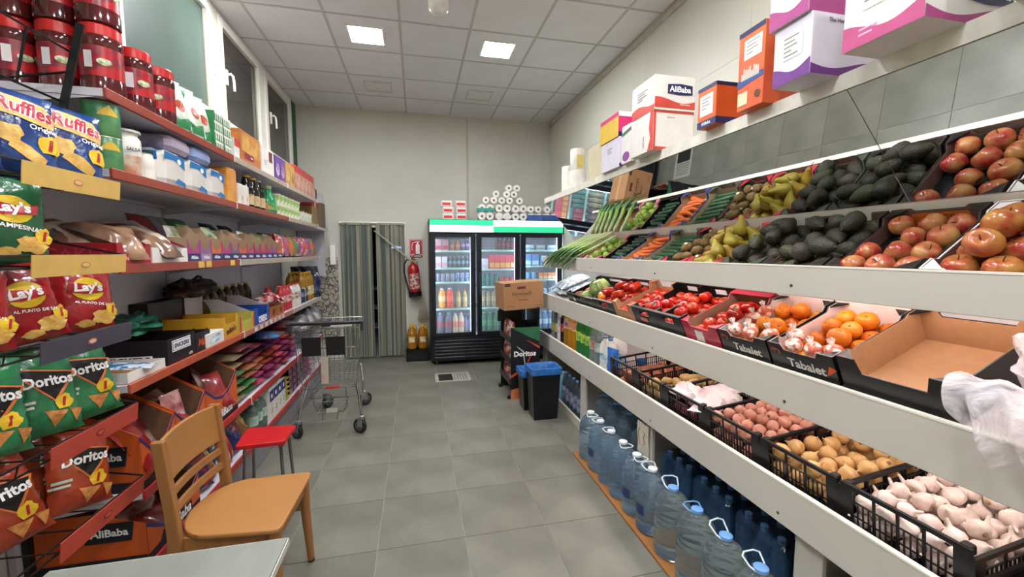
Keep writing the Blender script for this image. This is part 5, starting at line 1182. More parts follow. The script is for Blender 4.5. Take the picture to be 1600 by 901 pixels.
part('hose', MB().tube([(-.02, -.01, .51), (-.08, -.02, .52), (-.12, -.02, .46), (-.13, -.02, .35), (-.115, -.02, .22), (-.085, -.03, .08), (-.08, -.03, .05)], .011, 8), BLACKP, ex, True); part('nozzle', MB().cyl((-.085, -.03, .09), (-.078, -.03, -.02), .012, .020), BLACKP, ex)
g = MB(); n = 10; vs = []
for q in range(n+1):
    a = -pi/2-.95+1.9*q/n
    for z in (.10, .32): g.v.append((.0812*cos(a), .0812*sin(a), z))
g.f = [(2*q, 2*q+2, 2*q+3, 2*q+1) for q in range(n)]; g.m = [0]*n
lb = part('label', g, C('#c8bcb2', r=.5, c2='#a83434', s=28, thr=.5, sharp=.04), ex, True)
part('bracket', MB().box((-.02, .078, .40), (.02, .10, .47)), C('#77787a', r=.4, metal=.6), ex)
oc = thing('black_crate', 'low black crate on the floor holding oil bottles next to the cooler', 'crate', (-.01, 5.95, 0))
g = MB(); g.box((-.155, -.12, .0), (.155, .12, .012)); 
part('base', g, BLACKP, oc)
for M, w_ in ((fr((0, -.12, 0), (1, 0, 0), (0, 0, 1)), .31), (fr((0, .12, 0), (-1, 0, 0), (0, 0, 1)), .31), (fr((-.155, 0, 0), (0, -1, 0), (0, 0, 1)), .24), (fr((.155, 0, 0), (0, 1, 0), (0, 0, 1)), .24)):
    g = MB(); g.box((-w_/2, .0, -.008), (w_/2, .15, 0), M=M).box((-w_/2, .14, -.012), (w_/2, .165, 0), M=M); part('wall', g, BLACKP, oc)
oil_m = C('#c78a26', r=.06, tr=.5, ior=1.4, v=.08)
ob = None
for i, (x, y) in enumerate(((-.085, 5.885), (.065, 5.885), (-.085, 6.02), (.065, 6.02))):
    lab = ('golden oil jug with yellow cap in the black crate, %s' % ('front, on the curtain side', 'front, on the cooler side', 'rear, on the curtain side', 'rear, on the cooler side')[i])
    if ob is None:
        ob = thing('oil_jug', lab, 'oil', (x, y, .169), group='oil jugs in the black crate')
        part('body', MB().lathe([(.05, 0), (.066, .01), (.068, .03), (.064, .07), (.068, .10), (.068, .20), (.06, .24), (.035, .275), (.02, .295), (.02, .31)], 16), oil_m, ob, 2)
        part('cap', MB().lathe([(.024, .305), (.024, .335)], 12), C('#d8a82c', r=.4), ob); part('handle', MB().tube([(.02, 0, .29), (.055, 0, .31), (.07, 0, .26), (.06, 0, .22)], .008, 6), C('#c8962c', r=.3), ob, True)
        g = MB(); n = 8
        for q in range(n+1):
            a = -pi/2-.6+1.2*q/n
            for z in (.10, .18): g.v.append((.0695*cos(a), .0695*sin(a), z))
        g.f = [(2*q, 2*q+2, 2*q+3, 2*q+1) for q in range(n)]; g.m = [0]*n; part('label', g, C('#e2d9b8', c2='#b8a070', s=40), ob, True)
    else: dup(ob, (x, y, .169), label=lab)
t = thing('mop_head', 'off-white stringy bundle hanging below the extinguisher', 'mop', (.06, YB-.04, .45))
for k in range(12): part('strand', MB().tube([(-.01+.004*k, 0, .42), (-.03+.009*k, -.01, .25), (-.06+.014*k, -.02-.004*(k % 3), .10), (-.05+.013*k, -.02, .08)], .005, 5), C('#a8a08a', r=.9), t, True)
part('hook', MB().tube([(.0, .03, .44), (.01, 0, .45), (.015, -.005, .42)], .004, 5), C('#77787a', metal=.7, r=.4), t)
# floor drain
dr = thing('floor_drain', 'square floor drain cover with an open dark hole in front of the cooler', 'drain', (.40, 4.98, .0006))
g = MB()
for p, q in (((-.21, -.17), (.21, -.14)), ((-.21, .14), (.21, .17)), ((-.21, -.14), (-.17, .14)), ((.19, -.14), (.21, .14))): g.box((p[0], p[1], 0), (q[0], q[1], .006))
part('frame', g, C('#a8a496', r=.5), dr); part('hole', MB().box((-.17, -.14, .0004), (.0, .14, .001)), C('#1a1a18', r=.9), dr)
part('slot_panel', MB().box((.0, -.14, .0002), (.19, .14, .0012)), C('#77756a', r=.6), dr)
for k in range(6): part('slat', MB().box((.002+.033*k, -.14, .001), (.021+.033*k, .14, .0055)), C('#9c998c', r=.5), dr)
# ================================================================= WALL GONDOLA (left side)
GX, GB = -1.10, -1.525
gl = C('#b8b4bc', r=.5, v=.03); gun = C('#cdc9d2', r=.5, v=.02); lipr = C('#8e3a28', r=.35, v=.06); lipc = C('#a89a8c', r=.4); liprd = C('#a82c28', r=.35)
gon = thing('gondola_shelving', 'long grey metal wall shelving with red price rails along the window wall', 'shelving', (0, 0, 0))
GY = [1.87, 2.98, 4.09, 5.20]; SZ = {1: 2.12, 2: 1.83, 3: 1.47, 4: 1.0, 5: .56, 6: .25}
for k in range(3):
    a, b = GY[k]+.003, GY[k+1]-.003
    part('back_panel', MB().box((GB, a, .05), (GB+.012, b, 2.25)), C('#d2cfd8', r=.55, v=.02), gon)
    for n_, z in SZ.items():
        fx = GX if n_ < 5 else GX+.02
        s_ = part('shelf', MB().box((GB+.013, a, z-.028), (fx-.012, b, z)).box((GB+.013, a, z-.045), (GB+.03, b, z-.028)), gun, gon)
        m_ = {1: (lipr, lipc, lipc), 2: (lipr, lipr, lipc), 3: (lipr, lipc, lipc), 4: (C('#b05238', r=.35), C('#a8685a', r=.35), lipc), 5: (liprd,)*3, 6: (liprd,)*3}[n_][k]
        part('price_rail', MB().box((fx-.012, a, z-.034), (fx, b, z+.004), ch=.002), m_, s_)
        part('rail_end', MB().box((fx-.013, b-.006, z-.036), (fx+.002, b+.002, z+.008)), C('#dcd8d4', r=.4), s_)
        part('bracket', MB().prism([(GB+.02, z-.03), (fx-.03, z-.03), (GB+.02, z-.085)], fr((0, a+.004, 0), (1, 0, 0), (0, 0, 1)), .003), gun, s_)
for y in GY: part('upright', MB().box((GB-.004, y-.012, 0), (GB+.02, y+.012, 2.30)), gl, gon)
part('kick_plate', MB().box((GX-.04, 1.87, 0), (GX-.03, 5.2, .215)), C('#8e8a90', r=.5), gon)
part('yellow_ticket', MB().box((GX+.0005, 2.45, 1.44), (GX+.002, 2.51, 1.472)), C('#d8b45a'), gon)
for y in (2.53, 2.83): part('yellow_ticket', MB().box((GX+.0005, y, 1.44), (GX+.002, y+.06, 1.472)), C('#d8b45a'), gon)
for k in range(7): part('price_ticket', MB().box((GX+.0005, 3.15+.10*k, .972), (GX+.002, 3.21+.10*k, 1.0)), C('#c8c4be'), gon)
part('far_shelf', MB().box((GB+.01, 5.21, 1.80), (-1.15, 6.0, 1.828)), gun, gon)
part('end_board', MB().box((GB, 5.99, 1.2), (-1.2, 6.01, 2.3)), gl, gon)

def S_(n): return SZ[n]+.001
def lbox(name, label, cat, n, y0, y1, h, m, xf=None, d=.2, group=None, z=0, ch=.002):
    xf = GX-.02 if xf is None else xf
    t = thing(name, label, cat, (xf-d/2, (y0+y1)/2, S_(n)+z), group=group)
    part('body', MB().box((-d/2, -(y1-y0)/2+.001, 0), (d/2, (y1-y0)/2-.001, h), ch=ch), m, t)
    return t, FP((d/2, 0, 0)), FY((0, -(y1-y0)/2+.001, 0)), (y1-y0)/2, d/2
# --- S1: jars, bags, boxes
jr = C('#4a1618', r=.12, coat=.4, v=.3, s=18); jl = C('#b3201f', r=.3); jlab = C('#a81c20', r=.3, c2='#7a2230', s=22, sharp=.05); jlab.name = 'jar_label'
j0 = None; k = 0
low = [(-1.45, 2.0), (-1.31, 2.0), (-1.175, 1.99), (-1.33, 2.15), (-1.47, 2.16), (-1.30, 2.34)]
front = [(-1.175, 2.18), (-1.18, 2.36)]
for lst, z, lb in ((low, 0, 'big red lidded jar in the lower row of the stacked jars'), (front, 0, 'x'), (low[:4], .256, 'big red lidded jar in the upper row of the stacked jars')):
    for (x, y) in lst:
        lab = lb if lb != 'x' else ('big red lidded jar standing alone at the shelf edge, in front of the stacked jars' if y < 2.3 else 'big red lidded jar between the lone jar and the white green bags')
        gp = None if lb == 'x' else lb
        if j0 is None:
            j0 = thing('preserve_jar', lab, 'jar', (x, y, S_(1)+z), (0, 0, 0), gp); r = .066
            part('glass', MB().lathe([(r*.85, 0), (r, .008), (r, .05), (r*.96, .06), (r*.96, .175), (r, .185), (r, .205), (r*.9, .218)], 22), jr, j0, True)
            part('lid', MB().lathe([(r*.92, .212), (r*.95, .214), (r*.95, .250), (r*.88, .255)], 22, rad=lambda a, j: 1+.008*cos(22*a)), jl, j0, True)
            part('label', MB().lathe([(r*.975, .062), (r*.975, .172)], 22, cap=False), jlab, j0, 2)
            for a in (0, 2.2, 4.3):
                M = Matrix.Rotation(a-.6, 4, 'Z') @ FP((r*.985, 0, .115)); part('printed_olive', MB().ell((0, 0), .022, .013, M, .001, 0), C('#7a8a4a', c2='#d8d0c0', s=60), j0)
            part('barcode_patch', MB().rect(-.013, -.03, .013, .03, Matrix.Rotation(-1.3, 4, 'Z') @ FP((r*.985, 0, .12)), .001), C('#d8cfcf'), j0)
        else:
            o = dup(j0, (x, y, S_(1)+z), (0, 0, rr(-.6, .6)), lab)
            if gp: o['group'] = gp
            elif 'group' in o: del o['group']
def bag(name, label, cat, M, w, h, t, m, seed=0, wr=.06, group=None, deco=None):
    r = thing(name, label, cat, group=group); r.matrix_world = M
    g, fn = bagmesh(w, h, t, seed, wr); part('film', g, m, r, True)
    if deco: deco(r, fn)
    return r
def up(x, y, z, h, lean=14, yaw=0, roll=0):     # bag standing at the shelf edge facing the aisle
    return Matrix.Translation((x, y, z)) @ Matrix.Rotation(radians(yaw), 4, 'Z') @ Matrix.Rotation(-radians(lean), 4, 'Y') @ FP((0, 0, 0)) @ Matrix.Rotation(radians(roll), 4, 'Z') @ Matrix.Translation((0, h/2, 0))
def ddeco(P, F, r, fn, nm, m, z=.0015): pass
def flat(r, nm, m, fnm):
    g = MB(); fnm(g); return part(nm, g, m, r)
I4 = Matrix.Identity(4)
def ricebag(r, fn):
    flat(r, 'green_print', C('#2c7a48', r=.3), lambda g: g.poly([(-.09, -.12), (.09, -.12), (.085, -.05), (0, -.08), (-.085, -.03)], I4, .0015, 0, fn).poly([(-.08, .12), (.0, .12), (-.05, .03)], I4, .0015, 0, fn))
    flat(r, 'red_print', C('#b8503c', r=.3), lambda g: g.ell((.01, -.01), .022, .03, I4, .0018, 0, fn, .5))
for i, (y, x) in enumerate(((2.50, -1.20), (2.62, -1.19), (2.74, -1.20))):
    bag('rice_bag', 'white and green bag leaning on the top shelf, %s' % ('beside the jars', 'middle one', 'beside the green tea boxes')[i], 'bag', up(x+.03, y, S_(1)+.008, .28, 12, -20), .15, .28, .07, foil('#dcdcd4', c2='#b8c4b0', s=8, thr=.6), 30+i, .08, deco=ricebag)
tb = None
for c_ in range(2):
    for q in range(4):
        y = 2.855+.115*c_; lab = 'small green and white tea box in the stacks between white bags and orange box'
        if tb is None:
            tb, A, B, dy, dx = lbox('tea_box', lab, 'box', 1, y-.055, y+.055, .055, board('#2f7a48'), d=.16, group='stacked tea boxes', xf=-1.13)
            g = MB()
            for a in (-.04, -.015, .012, .035): g.rect(a, .006, a+.012, .049, A, .001)
            part('white_print', g, C('#dcdcd2'), tb); part('top_print', MB().rect(-.05, .04, .05, .055, A, .0013), C('#e0e0d8'), tb)
        else: dup(tb, (tb.location.x, y, S_(1)+.0555*q), (0, 0, rr(-.05, .05)))
tb.location.z = S_(1); 
for c in [c for c in bpy.data.objects if c.get('label', '').startswith('small green and white tea box')][1:2]: pass
t, A, B, dy, dx = lbox('spice_box', 'small white box with red top next to the tea boxes', 'box', 1, 3.04, 3.12, .13, white_c, d=.14); part('red_top', MB().rect(-dy, .08, dy, .13, A, .001), C('#c03a34'), t)
t, A, B, dy, dx = lbox('display_carton', 'orange brown carton with yellow picture on the top shelf', 'box', 1, 3.14, 3.50, .215, board('#b8703c'), d=.28)
part('yellow_picture', MB().poly([(-dy+.02, .08), (dy-.01, .06), (dy-.01, .19), (-dy+.02, .2)], A, .001), C('#d0a050', c2='#b87a3c', s=16), t); part('red_label', MB().rect(-.12, .035, .04, .075, A, .0013), C('#8a2438'), t); logo(t, A, (-.0, .055), .05, m=C('#8a2438')); part('orange_panel', MB().rect(-.13, .05, .13, .19, B, .001), C('#c87840'), t)
t, A, B, dy, dx = lbox('biscuit_box', 'white box with brown corner label between orange carton and purple boxes', 'box', 1, 3.53, 3.80, .205, white_c, d=.2); part('brown_label', MB().rect(.02, .11, .10, .19, A, .001), C('#6a3f2c'), t); small_print(t, A, (-.06, .1), .06, 3)
for i, (y, c_, c2_) in enumerate(((3.83, '#5f3a80', '#d8c8dc'), (3.97, '#6a4488', '#c8a8c0'), (4.12, '#b88a4a', '#e0c080'), (4.27, '#c09450', '#8a5a30'))):
    t, A, B, dy, dx = lbox('cereal_box', ('purple box beside the white biscuit box', 'second purple box beside the gold boxes', 'gold box beside the purple boxes', 'gold box beside the pink red topped boxes')[i]+' on the top shelf', 'box', 1, y, y+.13, .20, board(c_), d=.18); part('picture', MB().ell((0, .09), .045, .05, A, .001), C(c2_, c2=c_, s=30), t)
for i in range(5):
    y = 4.42+.15*i; lab = 'tall pinkish box with red top at the far end of the top shelf'
    if i == 0:
        rb, A, B, dy, dx = lbox('pasta_box', lab, 'box', 1, y, y+.14, .235, board('#c09a80', c2='#a8605a', s=20), d=.14, group='red topped boxes')
        part('red_top', MB().box((-.071, -.07, .17), (.071, .07, .236)), C('#b83038', r=.4), rb)
    else: dup(rb, (rb.location.x, y+.07, S_(1)))
# --- S2
cn0 = None
for i, (x, y, q) in enumerate(((-1.165, 1.945, 0), (-1.165, 1.945, 1), (-1.30, 1.97, 0))):
    if cn0 is None:
        cn0 = thing('green_tin', 'green tin with yellow hat print, bottom one of two', 'tin', (x, y, S_(2)), group=None)
        part('body', MB().lathe([(.052, 0), (.054, .003), (.054, .121), (.052, .124)], 22), C('#2f6a48', r=.3, c2='#5a8a5a', s=16), cn0, True); part('rim', MB().lathe([(.0535, .119), (.055, .122), (.0535, .126), (.048, .1262)], 22), C('#9aa08a', r=.3, metal=.7), cn0, True)
        g = MB(); M = Matrix.Rotation(-.7, 4, 'Z') @ FP((.0545, 0, .085)); 
        n = 8
        for q_ in range(n+1):
            a = -1.25+1.2*q_/n
            for z in (.075, .075+.03*sin(pi*q_/n)+.002): g.v.append((.0548*cos(a), .0548*sin(a), z))
        g.f = [(2*q_, 2*q_+2, 2*q_+3, 2*q_+1) for q_ in range(n)]; g.m = [0]*n
        part('hat_print', g, C('#c9a83a'), cn0)
    else: dup(cn0, (x, y, S_(2)+.1272*q), label=('', 'green tin with yellow hat print stacked on top of another tin', 'green tin standing behind the two stacked tins')[i])
t, A, B, dy, dx = lbox('pale_box', 'pale green box at the shelf end behind the tins', 'box', 2, 1.88, 2.02, .245, board('#b5bd8a', c2='#8a9a60', s=10), xf=-1.37, d=.12)
bottle('sauce_tin', 'white tall tin reading salsa next to the green tins', (-1.17, 2.075, S_(2)), .052, .19, C('#d8d4cc', r=.3), C('#c8c4bc', r=.3), C('#d0c8b8', c2='#a86a4a', s=14, r=.35), (.05, .45), neck=.9, cat='tin', rot=0, shoulder=.8)
t = [o for o in S.objects if o.name.startswith('sauce_tin')][0]; part('lettering', MB().text('SALSA', Matrix.Rotation(-.55, 4, 'Z') @ FP((.053, 0, .11)), w=.05, at=(0, 0), off=.002), TXTK, t)
bottle('glue_jar', 'small white jar with black lid between the white tin and the blue white packs', (-1.16, 2.185, S_(2)), .035, .13, C('#d8d2c8', r=.4), BLACKP, None, neck=.8, cat='jar', rot=0)
blu = C('#1f6fae', r=.35)
def napdeco(r, fn): pass
for i, (y0, y1) in enumerate(((2.235, 2.44), (2.46, 2.66), (2.68, 2.88))):
    t = thing('napkin_pack', 'white and blue paper pack, %s' % ('beside the small black lidded jar', 'middle one of three in a row', 'beside the tall orange pack')[i], 'paper pack', (-1.22, (y0+y1)/2, S_(2)), group='blue and white paper packs')
    w_ = (y1-y0)/2; part('body', MB().box((-.10, -w_, 0), (.10, w_, .165), ch=.032), foil('#cfcac4', r=.3, bump=.3), t)
    A = FP((.10, 0, 0)); part('blue_top', MB().poly([(-w_+.018, .12), (.0, .125), (w_-.018, .09), (w_-.018, .15), (-w_+.018, .155)], A, .001).box((-.085, -w_+.015, .1645), (.085, w_-.015, .1658)), blu, t)
    part('blue_corner', MB().poly([(-.01, .02), (.03, .018), (w_-.02, .005), (w_-.02, .03), (.02, .045)], A, .001), blu, t); part('badge', MB().ell((w_*.35, .125), .017, .013, A, .0016), TXTW, t)
    B = FY((0, -w_, 0)); part('blue_band', MB().rect(-.08, .11, .08, .15, B, .001), blu, t)
for i, (y, c_, c2_) in enumerate(((2.40, '#b8a8b8', '#a090a8'), (2.62, '#7a8ab8', '#8fa0cc'))):
    o = thing('tissue_bag', ('lilac soft pack lying on top of the blue white packs', 'blue soft pack lying on top of the blue white packs')[i], 'pack', (-1.21, y, S_(2)+.168))
    part('film', MB().box((-.09, -.10, 0), (.09, .10, .072), ch=.022), foil(c_, c2=c2_, r=.4, bump=.6), o); 
t, A, B, dy, dx = lbox('orange_pack', 'tall orange pack beside the blue white packs', 'pack', 2, 2.93, 3.05, .215, foil('#c9822c', c2='#d89a4a', r=.35), d=.12, ch=.012)
wp = None
for i in range(4):
    y = 3.10+.07*(i % 2) - (.0 if i < 2 else 0); x = GX-.02 if i < 2 else GX-.13; y = 3.08+.085*(i % 2)
    if wp is None: wp, A, B, dy, dx = lbox('white_pack', 'small white pack with orange letter beside the dark sauce bottles', 'pack', 2, y, y+.08, .14, foil('#dcd4cc', r=.35), d=.09, xf=x, group='small white packs', ch=.01); part('lettering', MB().text('A', A, w=.03, at=(0, .05), off=.0015), C('#c9783a'), wp)
    else: dup(wp, (x-.045, y+.04, S_(2)))
for i, y in enumerate((3.31, 3.42, 3.53)):
    bottle('sauce_bottle', 'dark sauce bottle with cream label and %s cap' % ('orange', 'yellow', 'small white')[i], (-1.16, y, S_(2)), .046, .225, C('#1a1412', r=.12, coat=.3), (C('#c8862c'), C('#c9b02c'), C('#c8c4bc'))[i], C('#c9b48a', c2='#a8805a', s=30, r=.5), (.1, .42), neck=.5, shoulder=.55)
jg = thing('green_jug', 'green plastic bottle with side handle beside the dark sauce bottles', 'bottle', (-1.17, 3.76, S_(2)))
part('body', MB().lathe([(.055, 0), (.064, .008), (.064, .09), (.058, .12), (.040, .15), (.032, .185), (.032, .20)], 18), C('#1f8a58', r=.25), jg, 2); part('cap', MB().lathe([(.034, .198), (.034, .222)], 14), C('#b8b48a', r=.4), jg, True); part('handle', MB().tube([(.0, -.04, .19), (.0, -.075, .18), (.0, -.08, .13), (0, -.055, .10)], .007, 8), C('#1f8a58', r=.25), jg, True)
part('label', MB().lathe([(.0645, .03), (.0645, .085)], 18, cap=False), C('#2c9a5a', c2='#c88a5a', s=22, r=.35), jg, 2)
cp = None
for i in range(14):
    y = 3.93+.10*(i % 7); q = i//7
    if cp is None:
        cp = thing('noodle_cup', 'pale green cup stacked two high on the second shelf', 'cup', (-1.165, y, S_(2)), group='pale green cups'); part('cup', MB().lathe([(.034, 0), (.047, .085)], 16), C('#9ab86a', r=.4, c2='#d8dcc0', s=26, sharp=.05), cp, True); part('lid', MB().lathe([(.049, .085), (.049, .090), (.03, .0905)], 16), C('#d8d4b8', r=.4), cp)
    else: dup(cp, (-1.165, y, S_(2)+.0915*q))
cw = None
for i in range(4):
    if cw is None: cw = thing('yogurt_tub', 'white tub beyond the pale green cups on the second shelf', 'tub', (-1.165, 4.68, S_(2)), group='white tubs'); part('tub', MB().lathe([(.036, 0), (.044, .09), (.046, .10)], 14), C('#d4d2c4', r=.4, c2='#a8b0a0', s=20), cw, True); part('lid', MB().lathe([(.047, .10), (.047, .105)], 14), C('#c8a070'), cw)
    else: dup(cw, (-1.165, 4.68+.11*i, S_(2)))
# far end boxes
for i, (y0, y1, z0, z1, c_, lab) in enumerate(((5.25, 5.50, 0, .225, '#94754c', 'brown carton with yellowish print at the far end of the shelving'), (5.52, 5.74, 0, .24, '#7d6248', 'brown carton in the middle of the far end boxes'), (5.76, 5.96, 0, .32, '#6f5844', 'taller brown carton against the far wall end'), (5.28, 5.55, .226, .335, '#8a2420', 'lower red box stacked on the brown cartons'), (5.27, 5.53, .336, .445, '#7a1c1c', 'upper dark red box with small white flame mark'))):
    t = thing('carton', lab, 'box', (-1.30, (y0+y1)/2, 1.829+z0)); part('body', MB().box((-.13, -(y1-y0)/2, 0), (.13, (y1-y0)/2, z1-z0), ch=.002), board(c_, r=.6), t)
    if i == 0: part('yellow_print', MB().rect(-.05, .03, .05, .18, FY((0, -(y1-y0)/2, 0)), .001), C('#a8904c'), t)
    if i >= 3: part('mark', MB().ell((-.0, .055), .02, .02, FY((0, -(y1-y0)/2, 0)), .001), C('#d8c8b8') if i == 4 else C('#a83a34'), t); part('white_side', MB().rect(-.03, .0, .03, .1, FP((.13, 0, 0)), .001), C('#c8b8a8'), t)
# --- S3
def openbox(label, n, y0, y1, h, m, xf=-1.115, d=.36, front=None, flap=None, name='display_box', inner=None, z=0, mf=None):
    t = thing(name, label, 'box', (xf, y0, S_(n)+z)); w = y1-y0; inner = inner or KRAFT; fh = front or h
    part('base', MB().box((-d, .001, 0), (0, w-.001, .003)), inner, t)
    part('front_wall', MB().prism([(0, 0), (w, 0), (w, h), (w*.85, h), (w*.8, fh), (w*.2, fh), (w*.15, h), (0, h)], FP((-.003, 0, 0)), .003), m if mf is None else mf, t)
    part('back_wall', MB().box((-d, .001, .003), (-d+.003, w-.001, h)), m, t)
    for y in (.001, w-.004): part('side_wall', MB().box((-d, y, .003), (-.003, y+.003, h)), m, t)
    if flap: part('lid_flap', MB().add([(-d+.01, w-.002, h), (-.02, w-.002, h), (-d*.55, w-.04, h+flap), (-d+.01, w-.04, h+flap), (-d+.01, w+.001, h), (-.02, w+.001, h), (-d*.55, w-.037, h+flap), (-d+.01, w-.037, h+flap)], [(0, 1, 2, 3), (7, 6, 5, 4), (1, 5, 6, 2), (2, 6, 7, 3)]), C('#c8c0c8', r=.5), t)
    return t, FP((.0, w/2, 0)), FY((-d/2, 0, 0)), w
redb = board('#9c1c28')
t, A, B, w = openbox('red open display box of brown wrapped biscuits at the near end of the third shelf', 3, 1.885, 2.09, .085, redb, front=.045)
part('lettering', MB().text('WIN CHAMPIONS', A, w=.17, at=(0, .025), off=.001), C('#e0b8b0'), t); part('lettering', MB().text('CAKES', B, w=.2, at=(.05, .04), off=.001, bold=0), C('#b83a48'), t)
t2, A, B, w = openbox('white open box with pink red lid flap next to the red display box', 3, 2.10, 2.385, .07, white_c, front=.05, flap=.13)
part('pink_edge', MB().add([(-.20, w-.042, .155), (-.02, w-.003, .075), (-.005, w-.003, .075), (-.17, w-.042, .165)], [(0, 1, 2, 3), (3, 2, 1, 0)]), C('#c02450'), t2); part('printed_word', MB().text('Cook', A, w=.06, at=(-.06, .05), off=.001), TXTK, t2)
k = 0
for (y, n_) in ((1.99, 5), (2.24, 3)):
    for i in range(n_):
        x = -1.17-.06*i
        bag('biscuit_pack', 'brown and bronze foil biscuit pack heaped in the %s' % ('red open display box' if y < 2.1 else 'white open box'), 'biscuits', Matrix.Translation((x, y+rr(-.02, .02), S_(3)+.085+.015*(i % 2)+(.02 if 0 < i < 4 else 0))) @ Matrix.Rotation(rr(-.5, .5)+1.2, 4, 'Z') @ Matrix.Rotation(rr(.3, .9), 4, 'X'), .14, .20, .075, foil(('#6a4030', '#8a6a50', '#a08068', '#4a2a24')[k % 4], c2=('#a88468', '#50302a', '#c8b8a8', '#7a4a38')[k % 4], s=12), 70+k, .14, group='biscuit packs in the %s' % ('red box' if y < 2.1 else 'white box')); k += 1
def tray_pack(n, y, w, h, col, base, label, word='AliBaba', V_=True, xf=-1.115, cat='snack', grp=None, bagm=None, seed=0):
    t = thing('snack_display', label, cat, (xf, y, S_(n)), group=grp); A = FP((0, 0, 0))
    pf = [(-w/2, 0), (w/2, 0), (w/2, h), (w*.28, h*.62), (0, h*.5), (-w*.28, h*.62), (-w/2, h)]
    part('tray_front', MB().prism(pf, A @ Matrix.Translation((0, 0, -.002)), .002), col, t)
    hk = (1.0, 1.45, 1.1)[seed % 3]
    for s_ in (-1, 1): part('tray_side', MB().prism([(0, 0), (.16, 0), (.16, h*hk), (.05, h*hk*1.1), (0, h)], fr((0, s_*(w/2-.001), 0), (-1, 0, 0), (0, 0, 1)), .001), C('#a68a70', r=.7), t)
    part('printed_base', MB().rect(-w/2, 0, w/2, h*.36, A, .001), base, t)
    part('lettering', MB().text(word, A, w=w*.62, at=(0, h*.2), off=.002, bold=.03), TXTW, t)
    g, fn = bagmesh(w*.92, h*(1.55+.25*(seed % 2)), .06, seed, .2, 8, 10); g.v = [tuple((Matrix.Translation((-.055, 0, .003)) @ Matrix.Rotation(-radians(16), 4, 'Y') @ FP((0, 0, 0)) @ Matrix.Translation((0, h*.85, 0))) @ Vector(p)) for p in g.v]
    part('pouch', g, bagm, t, True)
    return t
navy = C('#232a66', r=.4); pks = ['#a83a78', '#8a5a90', '#c9683c', '#b03878', '#7a5a80', '#c8603a', '#b04a6a', '#a83460', '#b83a5a']
pouches = ['#7a8a5a', '#c89a3c', '#d0562c', '#4a7a4a', '#d86a3a', '#b0a090', '#8a8088', '#b8a898', '#c84a5a']
for i in range(12):
    w = .115; y = 2.45+.125*i; c_ = pks[i % 9]
    tray_pack(3, y, w, .115, board(c_), navy if i != 1 else board('#9a80a8'), '%s snack display tray with navy base, number %s from the white open box' % ({'#a83a78': 'magenta', '#8a5a90': 'mauve', '#c9683c': 'orange', '#b03878': 'magenta', '#7a5a80': 'purple', '#c8603a': 'orange', '#b04a6a': 'pink', '#a83460': 'crimson', '#b83a5a': 'rose'}[c_], 'one two three four five six seven eight nine ten eleven twelve'.split()[i]), bagm=foil(pouches[i % 9], c2=('#c8c0b8', '#5a6a3a', '#e0a080', '#b8c8a8')[i % 4], s=16), seed=90+i, grp='snack display trays on the third shelf')
sb0 = []
cols = [('#b03a40', '#d8c0b0', 'red and cream'), ('#a84a5a', '#4a6aa0', 'pink and blue'), ('#c05a3a', '#3f7a4a', 'orange and green'), ('#2f7a4a', '#b0342c', 'green and red'), ('#7a3a6a', '#d0a8b0', 'purple and pink')]
for i in range(16):
    c_ = cols[i % 5]; y = 3.99+.155*(i % 8); up_ = i//8
    lab = '%s snack bag beyond the display trays, %s' % (c_[2], ('front row', 'back row')[up_])
    M = up(-1.15-.13*up_, y+.04*up_, S_(3)+.012, .2, 12, rr(-12, 12))
    if i < 5: sb0.append(bag('snack_bag', lab, 'snack', M, .145, .20+.0*i, .07, foil(c_[0], c2=c_[1], s=22, thr=.52, sharp=.04), 110+i, .12, group='%s snack bags, third shelf' % c_[2]))
    else: o = dup(sb0[i % 5], mw=M @ Matrix.Scale(1.0+.12*up_, 4), label=lab); o['group'] = '%s snack bags, third shelf' % c_[2]
for i, (y, c_) in enumerate(((2.50, '#7a2024'), (2.78, '#3f6a44'), (3.2, '#141216'), (3.45, '#1a1a20'), (2.62, '#8a8490'))):
    bag('rear_bag', ('dark red', 'green', 'black', 'shiny black', 'silver grey')[i]+' bag on top at the rear of the third shelf', 'bag', up(-1.30, y, S_(3)+.09, .17, 30, rr(-20, 20)), .18, .18, .06, foil(c_, r=.2, bump=.6), 130+i, .2)
# --- S4
t, A, B, w = openbox('shallow white open tray of blue sachets at the near end of the fourth shelf', 4, 1.885, 2.135, .045, white_c, front=.045, d=.37)
for i in range(6): bag('sachet', 'flat blue and white sachet lying in the shallow white tray', 'sachet', Matrix.Translation((-1.17-.055*i, 2.01+rr(-.03, .03), S_(4)+.048+.003*i)) @ Matrix.Rotation(rr(-.4, .4), 4, 'Z') @ Matrix.Rotation(.12, 4, 'Y'), .15, .10, .012, foil('#2f6a9c', c2='#c8ccd0', s=22, thr=.5, sharp=.04), 140+i, .1, group='sachets in the white tray')
kb = board('#1c1316', r=.35)
t, A, B, w = openbox('black open chocolate bar box with large white framed word', 4, 2.16, 2.40, .12, kb, front=.12, d=.34, inner=C('#2a2022', r=.6))
part('white_frame', MB().rect(-.085, .055, .075, .108, A, .001), TXTW, t); part('red_frame', MB().rect(-.08, .06, .07, .103, A, .0015), C('#3a4a8a'), t); part('white_field', MB().rect(-.077, .063, .067, .10, A, .002), TXTW, t); part('lettering', MB().text('SNICKERS', A, w=.13, at=(-.005, .0815), off=.0028, bold=.04, shear=.15), C('#2a2a58'), t); part('small_words', MB().text('x24', A, w=.03, at=(.07, .02), off=.0015), TXTW, t)
part('white_field', MB().rect(-.12, .004, .11, .05, B, .001), TXTW, t); part('lettering', MB().text('SNICKERS', B, w=.2, at=(0, .028), off=.002, bold=.04, shear=.15), TXTK, t)
